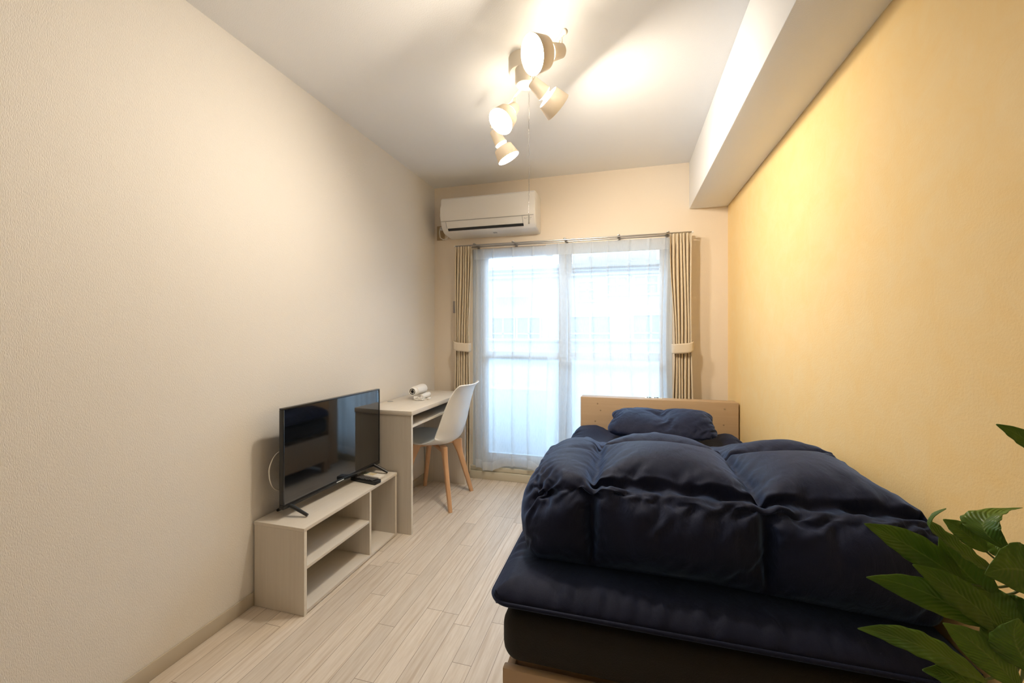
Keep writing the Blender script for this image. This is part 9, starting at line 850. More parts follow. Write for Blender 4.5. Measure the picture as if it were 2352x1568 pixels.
-6,0,-13,7,-19,14,-28,30,-38,37,-47,46,-59,60,-73,72,-80,87,-106,104,-116,114,-128,129,-139,141,-151,148,-159,148,-157,145,-153,190,-6,0,-13,7,-20,17,-28,25,-34,37,-53,49,-58,61,-72,72,-86,87,-95,96,-116,115,-125,127,-139,138,-147,144,-155,146,-152,144,-154,188,-6,0,-13,7,-18,15,-32,28,-35,37,-56,54,-62,64,-69,70,-82,86,-107,106,-114,109,-122,122,-133,134,-146,144,-152,146,-154,143,-160,196,-6,0,-13,6,-17,15,-29,26,-37,37,-43,44,-61,61,-69,68,-87,91,-105,109,-116,114,-125,113,-126,127,-138,138,-150,142,-152,144,-155,194,-6,0,-13,9,-23,17,-25,25,-32,30,-44,42,-66,66,-74,78,-87,92,-101,96,-108,111,-121,122,-134,121,-137,135,-145,137,-147,140,-150,192,-6,0,-13,4,-17,19,-27,23,-32,32,-49,48,-63,65,-74,73,-84,86,-96,94,-104,107,-126,127,-138,136,-147,142,-149,140,-151,142,-164,202,-6,0,-13,5,-16,14,-25,23,-36,39,-51,47,-55,55,-67,68,-91,94,-102,104,-117,112,-120,123,-138,140,-150,145,-152,143,-163,152,-161,199,-6,0,-13,6,-16,13,-24,19,-35,36,-42,43,-60,62,-67,69,-90,88,-98,101,-114,114,-122,120,-139,138,-148,145,-153,145,-156,138,-156,202,-6,0,-13,7,-18,13,-23,21,-39,41,-46,46,-57,58,-68,69,-91,91,-95,97,-110,109,-120,119,-136,134,-148,145,-153,145,-162,151,-158,197,-6,0,-13,5,-15,16,-26,23,-39,35,-42,44,-62,61,-71,72,-80,88,-103,100,-109,107,-125,124,-136,135,-145,141,-149,146,-166,155,-161,196,-6,0,-13,4,-17,17,-24,23,-32,31,-41,40,-65,64,-69,71,-83,87,-98,98,-117,118,-129,126,-132,129,-141,137,-152,143,-155,154,-162,194,-6,0,-13,6,-22,18,-24,21,-28,32,-50,51,-60,60,-70,70,-84,86,-102,102,-114,115,-126,124,-130,132,-143,139,-163,150,-154,151,-157,189,-6,0,-13,9,-18,13,-29,27,-35,32,-50,53,-59,60,-66,66,-87,91,-101,100,-114,114,-121,118,-126,129,-144,142,-158,151,-158,147,-156,189,-6,0,-13,7,-18,15,-24,20,-36,37,-43,42,-55,57,-70,73,-87,88,-98,93,-105,111,-123,121,-133,133,-145,142,-153,148,-159,153,-165,193,-6,0,-13,7,-17,16,-32,29,-36,34,-45,45,-52,54,-71,71,-83,85,-93,93,-115,114,-122,124,-131,127,-143,136,-148,150,-160,157,-173,198,-6,0,-13,8,-22,17,-28,29,-42,39,-46,48,-58,57,-68,69,-78,80,-100,102,-111,105,-118,120,-132,131,-138,128,-141,142,-151,144,-167,200,-6,0,-13,8,-19,17,-30,26,-38,37,-42,45,-61,61,-69,70,-87,89,-100,101,-116,115,-126,124,-131,127,-139,140,-149,135,-157,151,-159,196,-6,0,-13,12,-21,16,-26,22,-33,32,-47,50,-59,60,-72,68,-83,89,-103,100,-110,115,-127,128,-140,134,-140,136,-153,146,-156,140,-159,200,-6,0,-13,10,-23,21,-33,38,-41,34,-52,52,-60,60,-70,74,-95,95,-106,107,-117,118,-131,130,-139,137,-148,141,-149,145,-157,146,-164,196,-6,0,-13,9,-22,20,-30,33,-46,46,-53,49,-63,64,-68,68,-91,89,-102,106,-115,119,-126,124,-139,139,-148,136,-145,136,-157,154,-163,195,-6,0,-13,10,-22,20,-28,29,-40,39,-51,49,-61,63,-77,79,-92,93,-104,103,-111,112,-132,133,-139,141,-152,146,-156,140,-157,152,-157,189,-6,0,-13,10,-21,22,-32,33,-38,36,-56,54,-64,66,-78,78,-88,90,-97,97,-121,124,-130,127,-140,143,-152,153,-171,152,-159,145,-154,190,-6,0,-13,11,-18,19,-30,28,-47,49,-58,58,-66,61,-69,73,-86,84,-108,110,-119,122,-134,131,-139,146,-164,160,-167,
165,-174,145,-162,198,-6,0,-13,9,-23,26,-35,35,-48,49,-54,53,-67,68,-79,78,-95,91,-101,102,-113,114,-128,131,-135,134,-147,151,-158,155,-178,162,-172,194,-6,0,-13,11,-26,27,-34,35,-46,46,-58,59,-68,69,-88,89,-97,98,-112,113,-124,124,-135,136,-147,148,-154,154,-161,158,-180,174,-183,191,-6,0,-13,12,-26,23,-33,36,-44,43,-55,58,-71,72,-83,84,-97,97,-105,108,-131,130,-138,138,-144,143,-155,141,-147,140,-155,151,-171,198,-6,0,-13,11,-23,21,-35,38,-44,41,-54,56,-65,67,-82,84,-92,93,-113,113,-121,124,-139,137,-149,151,-154,146,-156,150,-174,157,-163,194,-6,0,-13,12,-26,23,-32,31,-42,44,-51,47,-68,72,-79,81,-87,88,-109,113,-119,119,-135,134,-142,141,-151,149,-167,159,-172,161,-171,196,-6,0,-13,7,-21,22,-35,35,-41,42,-59,59,-65,67,-76,77,-98,101,-108,107,-119,121,-132,129,-140,144,-152,149,-171,157,-165,149,-157,192,-6,0,-13,8,-18,14,-25,28,-41,43,-52,52,-63,66,-77,77,-92,94,-107,110,-119,117,-137,138,-146,141,-147,145,-166,148,-158,152,-160,194,-6,0,-13,9,-20,16,-29,28,-36,38,-46,48,-57,57,-78,77,-84,90,-107,108,-118,115,-128,133,-145,144,-154,140,-151,139,-153,144,-155,194,-6,0,-13,7,-21,21,-33,31,-36,37,-48,50,-63,61,-73,75,-85,89,-104,103,-115,119,-129,127,-141,141,-151,148,-164,144,-156,150,-160,195,-6,0,-13,9,-22,21,-30,27,-42,43,-51,52,-63,65,-74,75,-85,84,-98,101,-115,113,-128,129,-141,139,-151,151,-160,142,-157,147,-154,192,-6,0,-13,6,-23,23,-28,25,-35,37,-46,46,-64,65,-72,75,-87,87,-98,100,-116,115,-128,131,-144,142,-149,149,-166,162,-170,147,-156,191,-6,0,-13,8,-18,18,-29,26,-38,37,-46,45,-59,63,-74,73,-89,92,-101,106,-115,113,-133,132,-140,140,-148,143,-161,160,-171,164,-174,195,-6,0,-13,7,-18,20,-31,27,-39,37,-49,51,-57,57,-76,80,-89,91,-105,104,-117,119,-128,126,-138,137,-145,142,-162,157,-165,161,-172,194,-6,0,-13,7,-17,16,-28,27,-39,40,-48,48,-64,64,-73,76,-86,87,-97,96,-115,117,-126,126,-139,142,-153,146,-163,155,-163,155,-162,190,-6,0,-13,9,-19,15,-31,31,-38,39,-51,50,-62,63,-71,73,-82,87,-107,106,-118,120,-132,130,-139,143,-153,146,-154,147,-169,161,-168,193,-6,0,-13,11,-24,21,-34,32,-40,43,-54,52,-60,62,-82,84,-94,97,-107,104,-110,112,-130,132,-141,141,-151,146,-169,164,-173,159,-164,192,-5,-1,-13,8,-24,26,-34,30,-44,43,-50,54,-67,72,-82,79,-90,89,-98,102,-122,123,-135,137,-143,145,-167,161,-169,162,-175,165,-171,194,-5,-1,-13,11,-25,21,-35,35,-40,42,-54,52,-64,66,-80,82,-100,102,-110,110,-120,122,-129,129,-147,148,-162,161,-171,162,-171,164,-172,192,-5,-1,-13,11,-24,18,-33,38,-46,45,-48,49,-64,65,-88,91,-99,96,-107,113,-121,119,-128,131,-150,151,-165,161,-168,160,-170,166,-174,190,-5,-1,-13,9,-21,22,-34,35,-45,41,-50,53,-73,76,-87,87,-96,99,-114,116,-124,123,-131,135,-159,157,-162,158,-168,163,-170,164,-188,203,-5,-1,-13,10,-27,27,-32,33,-50,49,-53,55,-76,77,-81,82,-99,102,-112,111,-120,123,-136,139,-155,156,-166,157,-164,161,-183,182,-193,202,-5,-1,-13,8,-22,23,-36,37,-45,47,-63,62,-68,71,-85,86,-100,102,-111,111,-118,122,-140,138,-151,158,-167,164,-179,167,-177,172,-184,197,-5,-1,-13,8,-23,27,-36,37,-53,52,-58,58,-72,74,-81,83,-104,107,
-114,117,-127,128,-134,135,-149,149,-160,159,-180,180,-188,166,-174,192,-5,-1,-13,15,-26,19,-36,36,-42,47,-54,53,-67,69,-83,86,-98,99,-111,115,-128,130,-139,139,-151,149,-154,151,-177,177,-187,183,-190,194,-5,-1,-13,12,-20,21,-40,38,-43,47,-55,58,-76,76,-85,84,-90,93,-105,106,-126,129,-138,144,-155,154,-169,161,-175,171,-178,172,-184,193,-6,-1,-13,14,-23,28,-45,43,-50,46,-60,64,-74,77,-85,84,-95,95,-113,116,-123,123,-132,139,-159,157,-167,166,-173,160,-167,168,-186,193,-5,-2,-14,13,-26,30,-37,38,-53,55,-64,60,-67,71,-92,96,-105,103,-113,117,-126,126,-142,144,-153,154,-172,167,-177,173,-175,170,-199,208,-6,-3,-14,15,-27,26,-40,44,-52,51,-56,53,-70,76,-89,88,-102,107,-113,113,-121,126,-137,136,-157,159,-170,165,-176,162,-182,174,-183,206,-6,-5,-14,13,-30,28,-35,44,-52,49,-64,69,-79,73,-82,85,-98,102,-111,110,-119,124,-141,137,-149,156,-165,164,-180,166,-177,158,-168,200,-7,-5,-14,14,-28,25,-37,38,-49,51,-61,63,-74,76,-86,88,-99,100,-110,112,-123,125,-135,137,-147,148,-159,155,-168,156,-166,146,-164,194,-7,8,-7,-6,2,-3,2,-8,9,-9,11,-10,12,-12,14,-9,11,-13,14,-13,15,-28,30,-40,42,-49,50,-60,58,-68,50,-61,57,15,-7,7,-5,-3,0,-6,6,-8,9,-7,9,-9,11,-14,16,-11,13,-13,14,-22,24,-28,30,-33,35,-44,45,-50,50,-51,44,-59,37,17,-6,7,-6,0,-1,-5,6,-6,7,-8,10,-8,10,-12,14,-12,14,-14,15,-18,20,-22,24,-31,33,-30,32,-35,35,-44,33,-70,60,7,-6,7,-6,-1,0,-6,8,-11,12,-9,11,-10,12,-12,14,-11,13,-16,17,-16,18,-18,20,-21,23,-25,27,-33,34,-44,38,-75,67,-1,-6,7,-6,-8,7,-6,8,-8,9,-11,13,-9,11,-9,11,-12,14,-15,16,-15,17,-16,18,-21,23,-34,36,-39,40,-56,50,-58,56,-7,-6,7,-6,-7,6,-10,12,-8,9,-10,12,-9,11,-11,13,-15,17,-17,18,-13,15,-14,16,-26,28,-33,35,-39,40,-48,39,-47,46,-5,-6,7,-6,-6,5,-8,10,-10,11,-11,13,-14,16,-13,15,-15,17,-13,14,-12,14,-18,20,-22,24,-23,25,-25,26,-33,27,-53,49,-5,-6,7,-6,-7,6,-6,8,-8,9,-9,11,-13,15,-11,13,-12,14,-14,15,-14,16,-17,19,-16,18,-20,22,-26,27,-39,34,-38,31,-3,-6,7,-6,-5,4,-7,9,-10,11,-10,12,-11,13,-13,15,-14,16,-12,13,-11,13,-15,17,-16,18,-20,22,-25,26,-36,33,-39,31,-4,-6,7,-6,-6,5,-8,10,-9,10,-9,11,-12,14,-14,16,-15,17,-11,12,-12,14,-15,17,-16,18,-21,23,-27,28,-40,36,-41,36,-6,-6,7,-6,-9,8,-5,7,-7,8,-9,11,-11,13,-15,17,-13,15,-17,18,-15,17,-17,19,-17,19,-19,21,-25,26,-35,30,-43,37,-4,-6,7,-6,-7,6,-2,4,-4,5,-9,11,-11,13,-13,15,-14,16,-13,14,-15,17,-17,19,-16,18,-21,23,-25,26,-32,33,-41,29,-4,-6,7,-6,-3,2,-6,8,-9,10,-9,11,-13,15,-15,17,-16,18,-16,17,-14,16,-17,19,-18,20,-22,24,-28,29,-29,26,-33,25,-4,-6,7,-6,-7,6,-9,11,-13,14,-10,12,-9,11,-12,14,-16,18,-16,17,-12,14,-18,20,-16,18,-20,22,-27,28,-31,25,-35,32,-6,-6,7,-6,-8,7,-6,8,-10,11,-9,11,-11,13,-11,13,-13,15,-16,17,-16,18,-15,17,-17,19,-22,24,-24,25,-30,27,-35,27,-4,-6,7,-6,-6,5,-7,9,-10,11,-11,13,-11,13,-11,13,-16,18,-16,17,-9,11,-13,15,-17,19,-20,22,-25,26,-33,28,-31,28,-7,-6,7,-6,-6,5,-4,6,-11,12,-10,12,-11,13,-14,16,-13,15,-14,15,-16,18,-17,19,-19,21,-21,23,-22,23,-25,19,-39,36,-6,-6,7,-6,-5,4,-6,8,-7,8,-11,13,-13,15,-15,17,-15,17,-15,16,-15,17,-16,18,-15,17,-20,22,-23,24,-33,26,-38,33,-3,-6,7,
-6,-4,3,-8,10,-9,10,-9,11,-10,12,-15,17,-13,15,-14,15,-14,16,-16,18,-18,20,-21,23,-25,26,-33,29,-32,23,-2,-6,7,-6,-4,3,-6,8,-8,9,-14,16,-11,13,-15,17,-14,16,-15,16,-15,17,-15,17,-18,20,-20,22,-28,29,-26,23,-30,20,-2,-6,7,-6,-8,7,-8,10,-13,14,-11,13,-14,16,-15,17,-15,17,-16,17,-16,18,-16,18,-18,20,-20,22,-27,28,-35,29,-28,19,0,-6,7,-6,-5,4,-7,9,-9,10,-10,12,-12,14,-12,14,-15,17,-17,18,-17,19,-18,20,-19,21,-20,22,-27,28,-34,29,-34,25,-1,-6,7,-6,-7,6,-8,10,-7,8,-11,13,-12,14,-13,15,-11,13,-13,14,-16,18,-16,18,-16,18,-20,22,-28,29,-33,31,-33,25,-5,-6,7,-6,-6,5,-7,9,-12,13,-11,13,-9,11,-15,17,-16,18,-14,15,-15,17,-16,18,-20,22,-21,23,-26,27,-28,28,-39,33,-9,-6,7,-6,-6,5,-6,8,-8,9,-10,12,-10,12,-10,12,-13,15,-15,16,-16,18,-18,20,-17,19,-21,23,-22,23,-30,23,-30,29,-7,-6,7,-6,-5,4,-5,7,-8,9,-11,13,-14,16,-13,15,-16,18,-13,14,-11,13,-15,17,-18,20,-21,23,-26,27,-29,25,-35,30,-6,-6,7,-6,-6,5,-9,11,-11,12,-11,13,-12,14,-14,16,-12,14,-14,15,-16,18,-13,15,-15,17,-17,19,-24,25,-31,27,-35,25,-1,-6,7,-6,-6,5,-7,9,-10,11,-12,14,-11,13,-15,17,-15,17,-16,17,-12,14,-11,13,-19,21,-20,22,-25,26,-29,28,-40,31,-5,-6,7,-6,-5,4,-10,12,-8,9,-14,16,-13,15,-15,17,-13,15,-16,17,-14,16,-17,19,-16,18,-17,19,-23,24,-32,28,-35,32,-8,-6,7,-6,-2,1,-6,8,-10,11,-11,13,-12,14,-12,14,-15,17,-16,17,-12,14,-18,20,-17,19,-21,23,-21,22,-27,24,-35,29,-6,-6,7,-6,-6,5,-6,8,-8,9,-14,16,-12,14,-13,15,-14,16,-17,18,-16,18,-18,20,-20,22,-21,23,-22,23,-30,24,-30,25,-4,-6,7,-6,-6,5,-6,8,-11,12,-11,13,-13,15,-12,14,-14,16,-11,12,-14,16,-15,17,-19,21,-22,24,-23,24,-32,29,-32,26,-6,-6,7,-6,-8,7,-6,8,-9,10,-10,12,-12,14,-12,14,-10,12,-15,16,-16,18,-18,20,-19,21,-20,22,-26,27,-30,25,-30,22,-2,-6,7,-6,-4,3,-7,9,-9,10,-10,12,-12,14,-13,15,-12,14,-11,12,-14,16,-15,17,-18,20,-23,25,-25,26,-34,33,-49,33,2,-6,6,-5,-7,5,-5,7,-10,11,-11,13,-13,14,-13,14,-14,16,-16,17,-16,18,-18,19,-17,19,-21,22,-25,26,-31,29,-45,41,-4,-7,7,-6,-7,6,-11,11,-11,12,-13,14,-14,15,-11,12,-16,18,-17,18,-17,18,-18,19,-16,17,-23,24,-25,25,-33,28,-39,34,6,-7,7,-6,-5,3,-9,9,-9,10,-10,10,-15,16,-15,16,-18,18,-16,17,-15,16,-21,21,-20,21,-21,22,-29,29,-33,28,-32,26,11,-7,8,-6,-7,4,-8,8,-9,9,-12,13,-13,13,-11,11,-15,15,-15,16,-15,15,-16,16,-19,20,-21,21,-28,28,-33,27,-37,28,20,-7,8,-7,-6,3,-7,7,-11,11,-12,12,-14,14,-12,12,-13,13,-15,15,-15,15,-17,16,-16,16,-20,20,-27,27,-32,27,-32,17,30,-7,7,-6,-4,1,-10,9,-9,9,-13,12,-13,13,-12,11,-11,11,-13,12,-14,14,-15,15,-18,17,-22,22,-23,22,-28,21,-28,21,29,-8,8,-7,-8,5,-5,4,-9,8,-12,11,-6,6,-10,9,-12,11,-15,15,-17,16,-17,16,-16,15,-22,22,-23,21,-23,15,-36,35,29,-8,8,-7,-11,7,-5,4,-7,6,-11,10,-10,9,-12,11,-14,13,-15,14,-12,11,-15,13,-12,11,-14,13,-17,16,-35,27,-36,29,39,-8,8,-7,-8,4,-8,6,-9,8,-11,9,-12,11,-13,11,-14,13,-12,11,-13,11,-11,10,-13,12,-13,11,-24,22,-31,23,-28,21,43,-8,9,-8,-8,4,-7,5,-4,2,-9,8,-10,8,-12,10,-13,11,-13,12,-13,11,-11,9,-15,14,-18,16,-21,18,-21,16,-39,28,49,-8,9,-8,-8,3,-6,4,-10,8,-11,9,-13,11,-10,8,-8,6,-11,8,-10,8,-14,12,-15,13,-14,12,-18,15,-32,23,-28,20,55,-8,8,-8,-7,3,-8,5,-9,6,
-8,6,-11,9,-12,9,-11,9,-10,7,-14,12,-11,8,-12,10,-12,10,-16,13,-34,27,-31,18,62,-9,9,-8,-7,2,-9,6,-10,7,-10,7,-10,7,-9,7,-12,9,-10,7,-11,8,-8,6,-18,15,-20,17,-20,17,-30,25,-33,22,63,-9,9,-8,-9,3,-5,2,-6,3,-9,6,-10,6,-10,7,-11,8,-7,4,-9,6,-18,15,-17,14,-19,16,-19,15,-25,16,-21,17,65,-9,9,-9,-8,2,-7,4,-9,5,-7,4,-10,6,-10,7,-13,9,-7,4,-15,12,-15,11,-12,9,-14,10,-18,14,-25,16,-25,17,73,-9,10,-9,-9,3,-7,3,-8,4,-7,3,-8,4,-6,3,-9,5,-12,8,-13,9,-14,10,-12,9,-15,11,-17,13,-23,14,-21,7,83,-9,10,-10,-9,3,-7,3,-8,4,-13,9,-6,1,-9,5,-9,5,-11,7,-10,6,-10,6,-14,10,-14,10,-19,14,-24,13,-15,4,87,-9,9,-9,-10,4,-4,-1,-7,2,-9,5,-9,5,-12,7,-10,6,-11,6,-11,7,-13,8,-12,8,-13,8,-18,13,-21,10,-18,7,92,-10,10,-9,-7,0,-5,0,-5,0,-12,7,-9,5,-12,7,-10,5,-11,6,-11,7,-12,7,-14,9,-12,7,-23,18,-23,10,-16,10,93,-10,10,-10,-7,0,-6,1,-2,-3,-12,7,-10,5,-13,8,-8,3,-10,4,-11,6,-10,5,-11,6,-21,16,-25,20,-24,13,-18,4,103,-10,10,-10,-8,1,-7,1,-5,0,-12,6,-11,6,-11,5,-13,8,-11,6,-10,4,-12,7,-21,16,-21,15,-19,13,-22,14,-29,16,104,-11,11,-10,-6,-2,-4,-2,-9,3,-4,-1,-9,3,-13,7,-11,6,-11,5,-12,6,-20,15,-22,16,-22,16,-20,14,-35,25,-29,24,102,-11,11,-11,-8,0,-9,3,-4,-2,-11,5,-11,5,-14,8,-13,7,-15,9,-19,13,-20,14,-18,12,-20,14,-29,23,-33,20,-29,20,112,-10,10,-10,-9,1,-7,0,-10,4,-8,2,-11,4,-12,6,-15,9,-17,10,-15,9,-19,13,-20,14,-34,27,-34,28,-35,22,-27,16,118,-10,10,-10,-10,1,-6,-1,-6,0,-11,4,-8,2,-21,14,-18,12,-19,12,-17,10,-25,19,-31,24,-30,24,-31,24,-30,18,-35,17,128,-11,11,-11,-6,-2,-7,0,-13,6,-10,3,-9,2,-12,5,-16,9,-15,9,-28,21,-31,24,-29,22,-29,22,-31,24,-34,24,-41,31,122,-11,11,-11,-6,-3,-12,5,-7,0,-14,7,-13,6,-18,11,-14,6,-28,21,-24,17,-22,15,-25,18,-40,33,-40,33,-46,35,-44,35,125,-11,11,-11,-11,2,-10,2,-11,4,-13,5,-14,7,-8,1,-24,16,-23,16,-24,17,-25,17,-36,29,-36,29,-35,27,-47,36,-46,39,127,-12,12,-12,-9,0,-9,1,-16,9,-12,4,-13,6,-16,8,-24,16,-23,16,-20,12,-34,27,-35,27,-32,24,-32,24,-50,38,-45,33,137,-12,12,-12,-10,1,-8,0,-16,8,-16,8,-14,6,-23,15,-24,16,-22,15,-30,22,-35,27,-34,26,-33,25,-50,42,-54,45,-44,32,136,-11,11,-11,-8,-2,-14,6,-12,4,-12,4,-20,12,-18,10,-21,12,-20,12,-35,27,-35,27,-42,34,-40,32,-39,31,-40,31,-37,32,132,-12,12,-12,-15,6,-15,6,-16,8,-13,4,-14,6,-21,13,-19,10,-28,20,-30,22,-26,17,-30,22,-48,40,-37,28,-39,25,-43,33,146,-12,12,-12,-16,6,-11,2,-16,8,-12,3,-12,4,-26,17,-25,16,-26,18,-25,16,-23,15,-46,37,-47,39,-47,38,-43,28,-59,45,154,-12,12,-12,-14,4,-17,8,-12,3,-8,-1,-25,16,-31,22,-25,16,-29,21,-29,20,-33,24,-52,43,-52,43,-49,40,-48,35,-63,52,153,-12,12,-12,-13,2,-19,10,-16,7,-15,6,-22,13,-24,15,-28,19,-25,15,-28,19,-47,38,-47,38,-45,36,-47,38,-64,48,-63,51,160,-13,13,-13,-17,7,-17,7,-17,8,-11,2,-28,18,-28,19,-27,18,-24,14,-46,37,-53,44,-51,41,-47,38,-65,55,-67,50,-58,46,165,-13,13,-13,-15,4,-15,5,-10,1,-15,5,-32,23,-31,21,-29,20,-35,25,-51,42,-46,36,-47,37,-63,54,-64,54,-64,48,-55,41,169,-13,13,-13,-12,1,-5,-5,-10,0,-31,21,-38,28,-31,22,-34,24,-52,42,-55,45,-52,42,-50,41,-68,58,-65,55,-61,42,-58,42,177,-13,13,-13,-10,-2,-9,-1,-28,18,-36,26,-35,25,-30,20,-48,38,-46,36,-46,36,
-47,37,-65,55,-65,55,-67,56,-63,45,-70,61,174,-13,13,-13,-11,-1,-25,13,-31,21,-29,19,-27,17,-45,35,-51,40,-50,40,-48,38,-64,54,-75,64,-74,64,-70,59,-76,52,-79,64,190,-13,13,-13,-22,9,-26,14,-24,14,-22,11,-23,13,-43,33,-42,31,-37,27,-44,33,-67,57,-70,60,-68,57,-68,56,-83,69,-85,56]]
